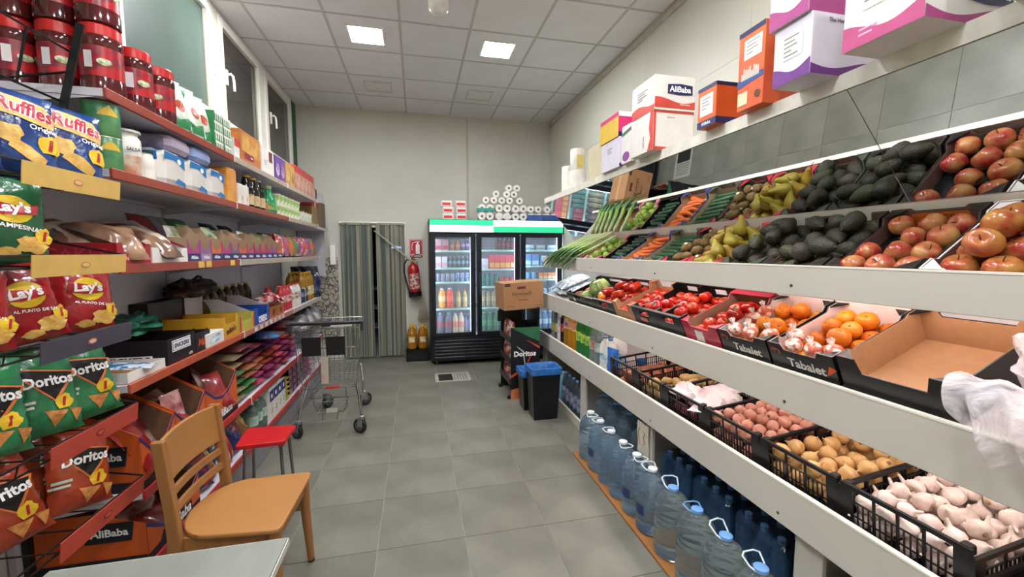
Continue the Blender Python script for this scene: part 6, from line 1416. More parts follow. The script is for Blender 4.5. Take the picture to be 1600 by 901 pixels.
t, A, B, w = openbox('black chocolate box with red lettering beside the white framed one', 4, 2.405, 2.56, .10, kb, front=.10, d=.34, inner=C('#2a2022', r=.6)); part('lettering', MB().text('Mars', A, w=.11, at=(0, .05), off=.0015, bold=.03, shear=.3), C('#c84a2c'), t)
t, A, B, dy, dx = lbox('mint_box', 'small white and blue mint box at the shelf edge', 'box', 4, 2.50, 2.70, .072, white_c, d=.08, xf=-1.10)
t.location.x = -1.062; t.location.z = S_(4)+.004; part('blue_swirl', MB().ell((0, .036), .075, .022, A, .001, 0, None, .15), C('#4a8ab8', c2='#c8dce8', s=20), t); part('lettering', MB().text('mentos', A, w=.10, at=(0, .038), off=.002, bold=.03, rot=.1), TXTW, t)
t.location.x = -1.145
yb = board('#c9962c')
t, A, B, w = openbox('yellow open sweet box with brown letters beside the mint box', 4, 2.715, 2.93, .135, yb, front=.09, d=.36, inner=C('#8a6a44', r=.7)); part('lettering', MB().text("m&m's", A, w=.13, at=(0, .05), off=.0015, bold=.04, rot=.1), C('#4a2a1c'), t); part('lettering', MB().text("m&m's", B, w=.15, at=(.05, .06), off=.0015, bold=.04), C('#4a2a1c'), t)
t, A, B, w = openbox('yellow green open box with red dotted edge and raised white back', 4, 2.945, 3.20, .11, board('#b0a84a'), front=.07, d=.36, flap=.09, inner=C('#b0a8a8', r=.6)); part('red_edge', MB().rect(-.12, 0, -.095, .108, A, .001).rect(.1, 0, .12, .108, A, .001), C('#c0392c'), t)
part('red_side', MB().rect(-.17, .075, .17, .108, B, .001), C('#a8242c'), t); part('back_board', MB().box((-.30, .0, .11), (-.296, .25, .24)), C('#c4bcc4', r=.5), t)
t, A, B, w = openbox('blue open biscuit box with white lettering', 4, 3.215, 3.50, .12, board('#1f4a9a'), front=.06, d=.34, flap=.08, inner=C('#8a7460', r=.7)); part('lettering', MB().text('OREO', A, w=.17, at=(0, .035), off=.0015, bold=.05), TXTW, t)
ob_ = None
for i in range(2):
    if ob_ is None: ob_, A, B, dy, dx = lbox('wafer_box', 'small orange brown carton under the red wafer packs', 'box', 4, 3.54, 3.70, .085, board('#a8602c'), d=.16, group='orange brown cartons'); part('ring_print', MB().ell((0, .042), .03, .028, A, .001).ell((0, .042), .018, .017, A, .0016), C('#5c3018'), ob_)
    else: dup(ob_, (ob_.location.x, 3.80, S_(4)))
for i in range(5): bag('wafer_pack', 'red and white wafer pack heaped above the orange brown cartons', 'wafers', Matrix.Translation((-1.17-.02*(i % 2), 3.58+.065*i, S_(4)+.125+.02*(i % 3))) @ Matrix.Rotation(rr(.9, 2.1), 4, 'Z') @ Matrix.Rotation(rr(-.4, .4), 4, 'X') @ Matrix.Rotation(rr(.2, .6), 4, 'Y'), .07, .17, .04, foil('#a8202c', c2='#d8c4c0', s=22, thr=.5, sharp=.04), 150+i, .1, group='red wafer packs')
fam = [('#a83038', '#d8c8c0', '#c03a34', 'red and white labelled bottle'), ('#c8c0b4', '#8a3a3a', '#b8342c', 'cream bottle with red label'), ('#20284a', '#8a94a8', '#1c1c24', 'dark blue jar')]
for q, (c_, l_, cp_, nm) in enumerate(fam):
    f0 = None
    for i in range(4):
        y = 3.96+.30*(q == 1)*1+.10*(i % 3)+(.3 if q == 2 else 0)*1.9; x = -1.165-.10*(i//3)
        if f0 is None: f0 = bottle('sauce_bottle', nm+' among the small bottles on the fourth shelf', (x, y, S_(4)), .036, .22-.03*(q == 2), C(c_, r=.25), C(cp_, r=.4), C(l_, r=.4, c2=c_, s=30), group=nm+'s, fourth shelf', neck=.5)
        else: dup(f0, (x, y, S_(4)), (0, 0, rr(0, 6)))
f0 = None
for i in range(8):
    x, y = -1.17-.10*(i//4), 4.64+.115*(i % 4)
    if f0 is None:
        f0 = bottle('oil_bottle', 'golden cooking oil bottle near the far end of the fourth shelf', (x, y, S_(4)), .043, .31, C('#b8862a', r=.08, tr=.45, ior=1.4), C('#d8a82c', r=.4), C('#d8cc9a', r=.5, c2='#a88a50', s=30), (.2, .5), group='oil bottles, fourth shelf')
    else: dup(f0, (x, y, S_(4)), (0, 0, rr(0, 6)))
f0 = None
for i in range(7):
    x, y = -1.42, 3.2+.12*i
    if f0 is None: f0 = bottle('brown_bottle', 'brown glass bottle in the rear row of the fourth shelf', (x, y, S_(4)), .04, .27, C('#4a3418', r=.12, tr=.2), C('#a89a60', r=.4), None, group='rear brown bottles')
    else: dup(f0, (x, y, S_(4)))
for i in range(3): bag('blue_black_bag', 'large dark blue and black bag at the far end of the fourth shelf, %s' % ('front', 'middle', 'rear')[i], 'bag', up(-1.14-.08*i, 5.12, S_(4)+.002, .36, 6, -25), .20, .36, .09, foil('#141c3a', c2='#c8c8cc', s=12, thr=.66, sharp=.03), 160+i, .2)
def crumple(name, label, cat, loc, sx, sy, sz, m, seed, amp=.5):
    g = MB(); n, k = 26, 14
    for j in range(k+1):
        t_ = pi*j/k
        for i in range(n):
            a = 2*pi*i/n; p = Vector((sin(t_)*cos(a), sin(t_)*sin(a), -cos(t_))); w_ = 1+amp*mnoise.noise(p*2.2+Vector((seed, 0, seed)))+amp*.5*mnoise.noise(p*5+Vector((seed, 1, 0)))
            g.v.append((sx*p.x*w_, sy*p.y*w_, max(0, sz*(1+p.z*w_)/2)))
    for j in range(k):
        for i in range(n): g.f.append((j*n+i, j*n+(i+1) % n, (j+1)*n+(i+1) % n, (j+1)*n+i)); g.m.append(0)
    t = thing(name, label, cat, loc); part('film', g, m, t, True); part('knot', MB().tube([(0, 0, sz*.8), (sx*.2, sy*.3, sz*1.15), (sx*.5, sy*.2, sz*1.1)], .008, 6), m, t, True); return t
crumple('green_bag', 'crumpled dark green plastic bag at the rear of the fourth shelf', 'bag', (-1.36, 2.33, S_(4)+.122), .10, .17, .09, C('#0f4a3a', r=.35, c2='#2a7a60', s=16, bump=.8), 2)
crumple('brown_bag', 'crumpled black brown bag on the boxes at the rear of the fourth shelf', 'bag', (-1.38, 2.95, S_(4)+.241), .09, .22, .11, C('#1c100e', r=.4, c2='#3a201a', s=12, bump=.6), 5)
t, A, B, dy, dx = lbox('dark_carton', 'flat dark brown carton at the rear of the fourth shelf under the black brown bag', 'box', 4, 2.60, 3.24, .24, board('#2c1a18'), xf=-1.44+.02, d=.09)
# --- S5 orange cartons with V cut fronts
oc_m = board('#c4521c', c2='#cc5e26', s=4); ocn = 0
def vbox(label, n, y0, y1, h, depth=.38, back=.10, xf=-1.095):
    t = thing('snack_carton', label, 'box', (xf, y0, S_(n))); w = y1-y0
    top = [(w, h), (w*.72, h-.075), (w*.5, h-.095), (w*.28, h-.075), (0, h)]
    part('front_wall', MB().prism([(0, 0), (w, 0)]+top, FP((-.003, 0, 0)), .003), oc_m, t)
    ed = [(a, b+.001) for a, b in top]; part('navy_edge', MB().prism([(a, b-.014) for a, b in top[::-1]]+ed, FP((.0002, 0, 0)), .001), navy, t)
    for y in (.0, w-.003): part('side_wall', MB().prism([(0, 0), (depth, 0), (depth, h+back), (depth*.45, h+back), (0, h)], fr((0, y+.003, 0), (-1, 0, 0), (0, 0, 1)), .003), oc_m, t); part('inner_face', MB().prism([(.004, .01), (depth-.002, .01), (depth-.002, h+back-.001), (depth*.45, h+back-.001), (.004, h-.002)], fr((0, y+(.0038 if y == 0 else -.0005), 0), (-1, 0, 0), (0, 0, 1)), .0005), C('#6b4c38', r=.8), t)
    part('back_wall', MB().box((-depth, .003, 0), (-depth+.003, w-.003, h+back)), C('#6b4c38', r=.8), t); part('base', MB().box((-depth, .003, 0), (-.003, w-.003, .003)), KRAFT, t)
    A = FP((.0, w/2, 0)); B = FY((-depth/2, 0, 0))
    part('base_band', MB().rect(-w/2, 0, w/2, .035, A, .0012), C('#141420'), t); part('base_band', MB().rect(-depth/2, 0, depth/2, .04, B, .0012), C('#141420'), t)
    part('logo_plate', MB().poly([(-w*.30, .03), (w*.32, .03), (w*.32, .07), (-w*.24, .07)], A, .0015), C('#141420'), t); part('lettering', MB().text('AliBaba', A, w=w*.5, at=(.02, .05), off=.0022, bold=.03, shear=.2), TXTW, t)
    part('logo_plate', MB().poly([(-.02, .11), (.14, .11), (.15, .19), (-.01, .19)], B, .0015), C('#141420'), t); part('lettering', MB().text('AliBaba', B, w=.13, at=(.065, .15), off=.0022, bold=.03), TXTW, t)
    return t
for i, (n, y0, y1, h, lab) in enumerate(((5, 1.885, 2.13, .225, 'orange carton with navy V cut edge beside the green chip bags'), (5, 2.135, 2.41, .235, 'orange carton with navy V cut edge, second from the rack'), (5, 2.415, 2.80, .24, 'wide orange carton with navy V cut edge beside the stacked bags'), (6, 1.885, 2.30, .17, 'orange carton with dark base band on the bottom shelf near the steel table'))):
    t = vbox(lab, n, y0, y1, h, back=.10 if n == 5 else .06)
    for j in range((5, 3, 2, 3)[i]):
        x = -1.15-.065*j; y = (y0+y1)/2+rr(-.04, .04)
        bag('snack_bag', 'shiny dark red snack bag in the %s orange carton' % ('first', 'second', 'wide', 'bottom shelf')[i], 'snack', Matrix.Translation((x, y, S_(n)+h-.075+(.03 if j % 2 else 0)-(.05 if n == 6 else 0))) @ Matrix.Rotation(rr(-.5, .5), 4, 'Z') @ Matrix.Rotation(-radians(rr(20, 50)), 4, 'Y') @ FP((0, 0, 0)), .18, .22, .06, foil(('#7a1618', '#5a1214', '#8a2420')[j % 3], c2=('#a83a30', '#c8a898', '#2a0c10')[j % 3], s=9, thr=.6), 170+i*7+j, .16, group='snack bags in the %s orange carton' % ('first', 'second', 'wide', 'bottom shelf')[i])
bag('pink_sachet', 'rose pink foil pouch standing up in the second orange carton', 'snack', up(-1.125, 2.22, S_(5)+.13, .17, 12, -12), .12, .17, .04, foil('#8a3c40', c2='#c89a98', s=10), 191, .1)
# stacked bean bags S5
cols5 = [(2.90, [('#7a6850', '#8f7c62', 'beige'), ('#2c5a34', '#5a7a4a', 'green'), ('#7a6850', '#8f7c62', 'beige')]),
         (3.08, [('#2f6a3a', '#4a8a4a', 'green'), ('#7a5a48', '#c8603a', 'brown orange'), ('#5a2a30', '#3a1c22', 'maroon')]),
         (3.26, [('#9a3058', '#c0507a', 'pink'), ('#7a5a48', '#c8603a', 'brown orange'), ('#6a2c34', '#401c24', 'maroon')]),
         (3.46, [('#7a2a54', '#a84a7a', 'magenta'), ('#b8482c', '#6a4a48', 'orange red'), ('#5f2c70', '#8a5a98', 'purple')]),
         (3.66, [('#8a2c50', '#c05a80', 'magenta'), ('#a03040', '#c86a50', 'red'), ('#6a2c68', '#9a4a78', 'purple')]),
         (3.88, [('#a0344a', '#6a2a4a', 'crimson'), ('#7a2c68', '#c04a60', 'purple red'), ('#a83a34', '#c86a44', 'red orange')]),
         (4.12, [('#7a2c60', '#a05080', 'plum'), ('#a83a48', '#602a50', 'crimson'), ('#7a3040', '#502038', 'maroon')])]
for ci, (y, stack) in enumerate(cols5):
    for si, (c1_, c2_, nm) in enumerate(stack):
        b0 = None
        for l in range(2):
            z = S_(5)+.03+.0525*(si*2+l); lab = '%s flat bag of pulses in %s of the stacks on the fifth shelf, counted from the orange cartons' % (nm, 'column one,column two,column three,column four,column five,column six,column seven'.split(',')[ci])
            lab = '%s flat bag of pulses in stack %s from the orange cartons' % (nm, 'one two three four five six seven'.split()[ci])
            M = Matrix.Translation((-1.24+rr(-.012, .012), y, z)) @ Matrix.Rotation(-pi/2+rr(-.06, .06), 4, 'Z')
            if b0 is None: b0 = bag('pulse_bag', lab, 'bag', M, .172, .27, .05, foil(c1_, c2=c2_, s=15, thr=.5, sharp=.08), 200+ci*3+si, .10, group='%s bags in stack %s' % (nm, 'one two three four five six seven'.split()[ci]))
            else: dup(b0, mw=M)
bag('blue_bag', 'dark blue bag with turquoise letters lying on the stacked bags', 'bag', Matrix.Translation((-1.25, 3.40, S_(5)+.335)) @ Matrix.Rotation(0, 4, 'Z'), .5, .24, .07, foil('#12203a', c2='#2a6a9a', s=6, thr=.66, sharp=.05), 230, .1)
bag('maroon_bag', 'large maroon brown bag lying behind the blue one on the stacks', 'bag', Matrix.Translation((-1.27, 3.02, S_(5)+.33)), .34, .24, .07, foil('#4a2224', c2='#6a3a38', s=8), 231, .12)
bag('red_bag', 'dark red bag lying at the end of the stacked bags', 'bag', Matrix.Translation((-1.25, 3.88, S_(5)+.335)), .40, .24, .08, foil('#6a2a38', c2='#3a1824', s=8), 232, .12)
for i, y in enumerate((4.45, 4.75, 5.02)): bag('film_wrap', 'large clear grey film wrapped bundle at the far end of the fifth shelf', 'bundle', Matrix.Translation((-1.20, y, S_(5)+.20)) @ Matrix.Rotation(.05*i, 4, 'Z'), .28, .27, .34, foil('#6a6668', c2='#a8a4a4', r=.2, s=7, bump=1.0, thr=.6), 235+i, .15, group='film wrapped bundles')
# --- S6
m6 = [('#232a5a', '#8a2a2a', 'dark blue and red'), ('#7a4a2c', '#c89a50', 'brown and gold'), ('#2a3a6a', '#b8c4d0', 'blue and white'), ('#8a2420', '#d0603a', 'red and orange')]
for i in range(6):
    y = 2.40+.115*i; c_ = m6[i % 4]
    bag('snack_bag', '%s snack bag on the bottom shelf behind the wooden chair, %s' % (c_[2], 'one two three four five six'.split()[i]), 'snack', up(-1.13, y, S_(6)+.014, .2, 18, rr(-25, 25)), .15, .20, .07, foil(c_[0], c2=c_[1], s=18, thr=.52, sharp=.04), 240+i, .14, group='snack bags behind the chair')
cb = None
for i in range(6):
    x, y = -1.125-.09*(i//3), 3.09+.085*(i % 3)
    if cb is None: cb = bottle('clear_bottle', 'clear plastic bottle with green tint on the bottom shelf behind the red stool', (x, y, S_(6)), .036, .24, C('#a8bcb0', r=.06, tr=.8, ior=1.3), C('#c8ccc8', r=.4), C('#b8c8c0', c2='#7a9a88', s=20), group='clear bottles on the bottom shelf')
    else: dup(cb, (x, y, S_(6)))
for i in range(4):
    y = 3.35+.095*i; t, A, B, dy, dx = lbox('foil_box', 'upright white box with navy top on the bottom shelf, number %s from the clear bottles' % 'one two three four'.split()[i], 'box', 6, y, y+.09, .25-.02*(i % 2), white_c, d=.06, xf=-1.095, group='white and navy boxes')
    part('navy_top', MB().rect(-dy, .14, dy, .225, A, .001), C('#1f2c6a'), t); part('mark', MB().rect(-.015, .165, .015, .195, A, .0016), TXTW, t); part('small_words', MB().text('foil', A, w=.04, at=(0, .07), off=.0015, rot=1.2), C('#8a3a3a'), t)
yp = None
for l in range(5):
    M = Matrix.Translation((-1.20, 3.83, S_(6)+.022+.04*l)) @ Matrix.Rotation(-pi/2, 4, 'Z')
    if yp is None: yp = bag('yellow_packet', 'bright yellow packet in the low pile on the bottom shelf', 'packet', M, .14, .19, .046, foil('#c8b020', c2='#8a7a1c', s=14), 250, .1, group='yellow packets')
    else: dup(yp, mw=M)
db = None
for c_ in range(5):
    for l in range(4):
        y = 3.97+.125*c_; lab = 'black box with grey window in the stacked rows on the bottom shelf'; 
        if db is None:
            db, A, B, dy, dx = lbox('sponge_box', lab, 'box', 6, y-.055, y+.055, .062, board('#1c1a20'), d=.18, group='black boxes with grey windows'); part('grey_window', MB().rect(-.04, .012, .012, .052, A, .001), C('#7a808a'), db); part('pink_stripe', MB().rect(.02, .0, .054, .062, A, .001), C('#a83a5a'), db)
        else: dup(db, (db.location.x, y, S_(6)+.0625*l))
db2 = None
for l in range(4):
    y = 4.62; 
    if db2 is None: db2 = bag('lilac_packet', 'lilac and pink packet stacked beyond the black boxes', 'packet', Matrix.Translation((-1.20, y, S_(6)+.03)) @ Matrix.Rotation(-pi/2, 4, 'Z'), .16, .2, .06, foil('#7a5a90', c2='#b84a70', s=12), 255, .1, group='lilac packets')
    else: dup(db2, mw=Matrix.Translation((-1.20, y, S_(6)+.03+.058*l)) @ Matrix.Rotation(-pi/2, 4, 'Z'))

# ================================================================= CRISP RACK
blkw = C('#161416', r=.35, metal=.3)
rk = thing('crisp_rack', 'black wire crisp rack with coloured price rails at the near end of the shelving', 'rack', (0, 0, 0))
RY0, RY1 = .62, 1.815
LV = [(1.735, 'yellow'), (1.475, 'yellow'), (1.225, 'grey'), (.915, 'red'), (.625, 'red')]
lipm = {'yellow': C('#d0a95a', r=.4), 'grey': C('#4a4450', r=.35), 'red': C('#b34438', r=.38)}
for y in (RY0, 1.19, RY1): part('upright', MB().box((-1.44, y-.012, 0), (-1.42, y+.012, 2.28)), blkw, rk)
for k, (z, c_) in enumerate(LV):
    for y in [RY0+.05+.11*i for i in range(11)]: part('wire', MB().tube([(-1.42, y, z+.05), (-1.40, y, z+.012), (-1.06, y, z-.002), (-1.05, y, z+.035)], .0028, 5), blkw, rk)
    for x, dz in ((-1.06, 0), (-1.05, .035), (-1.22, .005), (-1.40, .012)): part('wire', MB().tube([(x, RY0, z+dz), (x, RY1, z+dz)], .0035, 5), blkw, rk)
    part('side_arm', MB().tube([(-1.43, RY1, z+.12), (-1.05, RY1, z+.035)], .004, 5), blkw, rk)
    M = fr((-1.044, 1.615, z+.005), (0, 1, 0), (.10, 0, 1)); lp = MB().box((-.192, -.032, -.003), (.192, .032, 0), M=M)
    o = part('price_rail', lp, lipm[c_], rk); g = MB().ell((.0, 0), .020, .010, M, .001); part('sticker', g, C({'yellow': '#c97a5a', 'grey': '#b86a4a', 'red': '#8a2c24'}[c_]), o); part('sticker_ring', MB().ell((.0, 0), .014, .006, M, .0016), C({'yellow': '#d8b870', 'grey': '#d8c0b0', 'red': '#c85a48'}[c_]), o)
part('top_bar', MB().box((-.012, -.003, -.17), (.012, .003, .17), M=Matrix.Translation((-1.17, 1.82, 2.15)) @ Matrix.Rotation(radians(14), 4, 'Y')), blkw, rk)
for (a, b) in (((-1.17, 1.82, 2.22), (-1.17, 1.2, 2.22)), ((-1.21, 1.82, 2.05), (-1.21, 1.2, 2.05)), ((-1.17, 1.66, 2.22), (-1.21, 1.66, 2.05)), ((-1.17, 1.5, 2.22), (-1.21, 1.5, 2.05)), ((-1.17, 1.34, 2.22), (-1.21, 1.34, 2.05)), ((-1.43, 1.82, 2.10), (-1.17, 1.82, 2.15))): part('wire', MB().tube([a, b], .004, 5), blkw, rk)
w_, h_ = .215, .275
yel = C('#d9b32c', r=.35); chipm = C('#cf9a4a', r=.45, c2='#e0b866', s=40); redp = C('#a8222c', r=.35)
def blobby(at, rx, ry, seed, n=14):
    return [(at[0]+rx*cos(2*pi*i/n)*(1+.18*sin(3*i+seed)), at[1]+ry*sin(2*pi*i/n)*(1+.18*cos(2*i+seed))) for i in range(n)]
def price1(r, fn, at, s=.026):
    flat(r, 'price_badge', yel, lambda g: g.poly(blobby(at, s, s, 1), I4, .003, 0, fn)); flat(r, 'price_figure', redp, lambda g: g.text('1', I4, h=s*1.2, w=s*.6, at=at, off=.0042, fn=fn, bold=.06, shear=.15))
def d_ruffles(r, fn):
    flat(r, 'printed_crisp', chipm, lambda g: g.poly([(-.075, .085), (-.04, .105), (.05, .095), (.08, .06), (.07, .02), (.0, .03), (-.07, .04)], I4, .002, 0, fn).poly(blobby((-.04, -.02), .035, .028, 3), I4, .002, 0, fn).poly([(-.03, -.035), (.01, -.05), (.045, -.085), (.035, -.11), (.0, -.09), (-.04, -.06)], I4, .002, 0, fn))
    flat(r, 'letter_outline', TXTW, lambda g: g.text('Ruffles', I4, w=.134, at=(.006, .068), off=.003, fn=fn, bold=.07, shear=.1, rot=-.08, sy=1.3))
    flat(r, 'lettering', C('#b01f30', r=.35), lambda g: g.text('Ruffles', I4, w=.130, at=(.006, .068), off=.0042, fn=fn, bold=.025, shear=.1, rot=-.08, sy=1.3))
    flat(r, 'small_words', TXTW, lambda g: g.text('Original', I4, w=.07, at=(.045, .012), off=.003, fn=fn)); price1(r, fn, (.055, -.035), .03)
def d_lays(flav):
    def f(r, fn):
        flat(r, 'logo_disc', C('#d8b428', r=.35), lambda g: g.ell((.0, .022), .046, .042, I4, .002, 0, fn, .1)); flat(r, 'logo_ribbon', C('#b01f26', r=.35), lambda g: g.poly([(-.054, .012), (-.018, .002), (.053, .012), (.057, .042), (.018, .033), (-.052, .045)], I4, .0032, 0, fn))
        flat(r, 'lettering', TXTW, lambda g: g.text("Lay's", I4, w=.08, at=(0, .024), off=.0045, fn=fn, bold=.04, shear=.1, rot=.05)); flat(r, 'small_words', TXTW, lambda g: g.text(flav, I4, w=.105, at=(.01, -.030), off=.003, fn=fn, bold=.02, rot=-.1))
        flat(r, 'printed_crisp', chipm, lambda g: g.poly(blobby((.04, -.078), .036, .026, 2), I4, .002, 0, fn).poly(blobby((-.01, -.10), .028, .012, 5), I4, .0025, 0, fn)); price1(r, fn, (.068, -.05), .024)
    return f
def d_dori(chip):
    def f(r, fn):
        flat(r, 'logo_edge', C('#d8783a', r=.35), lambda g: g.poly([(-.085, .085), (.082, .048), (.012, -.045)], I4, .002, 0, fn)); flat(r, 'logo_triangle', C('#181214', r=.4), lambda g: g.poly([(-.074, .078), (.070, .046), (.010, -.034)], I4, .0032, 0, fn))
        flat(r, 'lettering', TXTW, lambda g: g.text('Doritos', I4, w=.124, at=(.004, .030), off=.0055, fn=fn, bold=.035, sy=1.15)); flat(r, 'small_words', C('#c8d0c0'), lambda g: g.rect(-.08, -.035, -.035, -.026, I4, .002, 0, fn).rect(-.085, -.05, -.04, -.042, I4, .002, 0, fn))
        flat(r, 'printed_chip', C('#b8703a', c2='#cf9250', s=50, r=.45), lambda g: g.poly([(-.02, -.065), (.04, -.075), (.005, -.12)], I4, .0022, 0, fn).poly([(.045, -.07), (.085, -.08), (.06, -.118)], I4, .0022, 0, fn)); price1(r, fn, (.032, -.045), .024)
    return f
blue_f = foil('#14285e', c2='#1d4484', s=8, bump=.7, r=.24); lgreen = foil('#1d5232', c2='#265f3a', s=7, bump=.7, r=.24); lred = foil('#a81e24', c2='#8e1820', s=7, bump=.7, r=.24); dgreen = foil('#1c5f3a', c2='#357f50', s=7, bump=.7, r=.24); dorange = foil('#a84a28', c2='#983422', s=6, bump=.7, r=.24)
plan = [(0, blue_f, d_ruffles, 'dark blue ridged crisp bag with red lettering', [(1.745, 6, 12), (1.59, 4, 12), (1.43, 0, 10), (1.22, 0, 10)]),
        (1, lgreen, d_lays('CAMPESINAS'), 'dark green crisp bag with yellow round logo', [(1.485, 4, 10), (1.28, 0, 10)]),
        (2, lred, d_lays('AL PUNTO DE SAL'), 'red crisp bag with yellow round logo', [(1.74, 6, 14), (1.58, -8, 12), (1.41, 4, 12), (1.20, 0, 10)]),
        (3, dgreen, d_dori(0), 'green tortilla chip bag with black triangle logo', [(1.75, -4, 14), (1.59, 2, 14), (1.43, 3, 12), (1.22, 0, 12)]),
        (4, dorange, d_dori(1), 'orange tortilla chip bag with black triangle logo', [(1.65, 8, 16), (1.70, 2, 22), (1.48, -8, 14), (1.28, 0, 12)])]
pn = ['beside the shelving', 'second from the shelving', 'third from the shelving', 'fourth from the shelving']
for k, m_, dec, lab, lst in plan:
    for i, (y, rl, ln) in enumerate(lst):
        z = LV[k][0]+.018; x = -1.140-.024*min(i, 3) if not (k == 4 and i == 1) else -1.21
        bag('crisp_bag', '%s, %s' % (lab, pn[i]), 'crisps', up(x, y, z, (.27, .25, .245, .285, .27)[k], ln, -30 if i < 3 else -14, -rl), .174, (.27, .25, .245, .285, .27)[k], .08, m_, 300+k*9+i*3, .10, deco=dec if i < 3 else None)
    for i in range(2):
        bag('crisp_bag', '%s in the rear row' % lab, 'crisps', up(-1.26, 1.66-.26*i, LV[k][0]+.008, h_, 12, -8), w_, h_, .08, m_, 350+k*5+i, .07, group='rear %ss' % lab)
# ================================================================= CHAIR, STOOL, TABLE, CART
wood = C('#ad7a45', r=.38, s=4, sx=(1, 1, 1), c2='#9f6c3a', sharp=.3, detail=8, coat=.15); wood2 = C('#a0703f', r=.42, s=5, sx=(6, 6, .8), c2='#8c5e33', sharp=.3, detail=6)
ch = thing('wooden_chair', 'honey coloured wooden chair with solid seat and slatted back facing the aisle', 'chair', (-.725, 1.905, 0), (0, 0, radians(-3)))
# seat outline: narrow rounded at back (-x), straight front (+x)
out = []
for k in range(17):
    a = pi/2+pi*k/16; out.append((-.06+.155*cos(a)*1.0, .205*sin(a)))
out += [(.17, -.218), (.192, -.212), (.20, -.19), (.196, .19), (.188, .212), (.166, .218)]
M = FZ((0, 0, .432)); part('seat', MB().prism(out, M, .019), wood, ch, bev=.006)
ap = MB()
for (a, b) in (((.165, -.185, .365), (.185, .185, .43)), ((-.17, -.15, .375), (-.15, .15, .43))): ap.box(a, b)
part('front_apron', MB().box((.150, -.175, .365), (.172, .175, .431)), wood2, ch, bev=.002); part('rear_apron', MB().box((-.175, -.16, .375), (-.155, .16, .431)), wood2, ch, bev=.002)
for s_ in (-1, 1):
    part('side_apron', MB().box((-.16, s_*.168-.011, .37), (.155, s_*.168+.011, .431)), wood2, ch, bev=.002)
    part('stretcher', MB().box((-.16, s_*.172-.01, .285), (.155, s_*.172+.01, .32)), wood2, ch, bev=.003)
    part('leg', MB().tube([(.165, s_*.180, .43), (.168, s_*.184, .25), (.178, s_*.20, .012)], [.024, .021, .015], 12), wood2, ch, True)
    part('foot_cap', MB().lathe([(.0155, 0), (.0155, .016)], 12, M=Matrix.Translation((.1785, s_*.201, 0))), BLACKP, ch, True)
    # back post, curved: leg below, post above
    pts = [(-.215, 0), (-.19, .22), (-.175, .43), (-.18, .55), (-.196, .70), (-.206, .825)]
    vs = []; fs = []
    for (x, z) in pts:
        for dx, dy in ((-.021, -.014), (.021, -.014), (.021, .014), (-.021, .014)): vs.append((x+dx, s_*.192+dy, z))
    for i in range(5):
        for j in range(4): fs.append((i*4+j, i*4+(j+1) % 4, (i+1)*4+(j+1) % 4, (i+1)*4+j))
    fs += [(3, 2, 1, 0), (20, 21, 22, 23)]
    part('back_post', MB().add(vs, fs), wood2, ch, bev=.004)
def cslat(z0, z1, xo, bow, th=.014, top=0):
    g = MB(); n = 12
    for i in range(n+1):
        y = -.18+.36*i/n; u = 1-(y/.18)**2; x = xo-bow*u; zt = z1+top*u
        for (dx, z) in ((0, z0), (th, z0), (th+(-.0), zt), (0, zt)): g.v.append((x+dx-(z-z0)*.09, y, z))
    for i in range(n):
        for j in range(4): g.f.append((i*4+j, i*4+(j+1) % 4, (i+1)*4+(j+1) % 4, (i+1)*4+j)); g.m.append(0)
    g.f += [(3, 2, 1, 0), (n*4, n*4+1, n*4+2, n*4+3)]; g.m += [0, 0]; return g
part('top_rail', cslat(.655, .822, -.198, .022, .014, .006), wood, ch, True, bev=.003)
part('back_slat', cslat(.593, .62, -.193, .02), wood2, ch, True); part('back_slat', cslat(.525, .552, -.188, .018), wood2, ch, True)
# red stool
stl = thing('red_stool', 'low stool with red tapering seat and chrome tube legs beside the bottom shelf', 'stool', (-.885, 2.61, 0), (0, 0, radians(-4))); stl.scale = (.84, .9, 1)
pl = [(-.11, -.150), (.155, -.115), (.165, -.10), (.155, .12), (.14, .135), (-.16, .135), (-.175, .12), (-.125, -.145)]
part('seat', MB().prism(pl, FZ((0, 0, .428)), .026), C('#b51c20', r=.35, v=.06), stl, bev=.008)
chrome = C('#8f9092', r=.15, metal=1, v=.05)
for (x, y, dx, dy) in ((.12, -.06, .02, -.015), (.12, .08, .02, .02), (-.10, -.08, -.02, -.02), (-.12, .09, -.03, .02)):
    part('leg', MB().tube([(x-dx*2, y, .422), (x-dx*.6, y, .420), (x, y, .395), (x+dx*.6, y+dy*.6, .15), (x+dx, y+dy, .008)], .0105, 10), chrome, stl, True); part('foot_cap', MB().lathe([(.013, 0), (.013, .02)], 10, M=Matrix.Translation((x+dx, y+dy, 0))), BLACKP, stl, True)
part('crossbar', MB().tube([(.12, -.06, .40), (.12, .08, .40)], .009, 8).tube([(-.10, -.08, .40), (-.12, .09, .40)], .009, 8), chrome, stl, True)
# table
tb_ = thing('side_table', 'grey brushed rectangular table top at the near end of the crisp rack', 'table', (-.62, .60, 0))
tm = C('#8b8d85', r=.3, s=5, sx=(3, .7, 1), c2='#7b7e76', sharp=.3, detail=9, metal=.15)
part('top', MB().box((-.265, -.60, .728), (.265, .567, .75), ch=.003), tm, tb_); part('edge_trim', MB().box((.2655, -.60, .73), (.268, .567, .748)), C('#c4c4be', r=.3), tb_); part('edge_trim', MB().box((-.265, .5675, .73), (.265, .570, .748)), C('#b0b0a8', r=.3), tb_)
for x in (-.23, .225):
    for y in (-.55, .50): part('leg', MB().box((x-.015, y-.015, 0), (x+.015, y+.015, .728), ch=.003), C('#6f7072', r=.35, metal=.6), tb_)
# shopping cart
zk = C('#a5a8a9', r=.22, metal=.9, v=.08); ct = thing('shopping_cart', 'small chrome wire shopping cart with black flaps standing by the shelves', 'cart', (-.72, 3.62, 0))
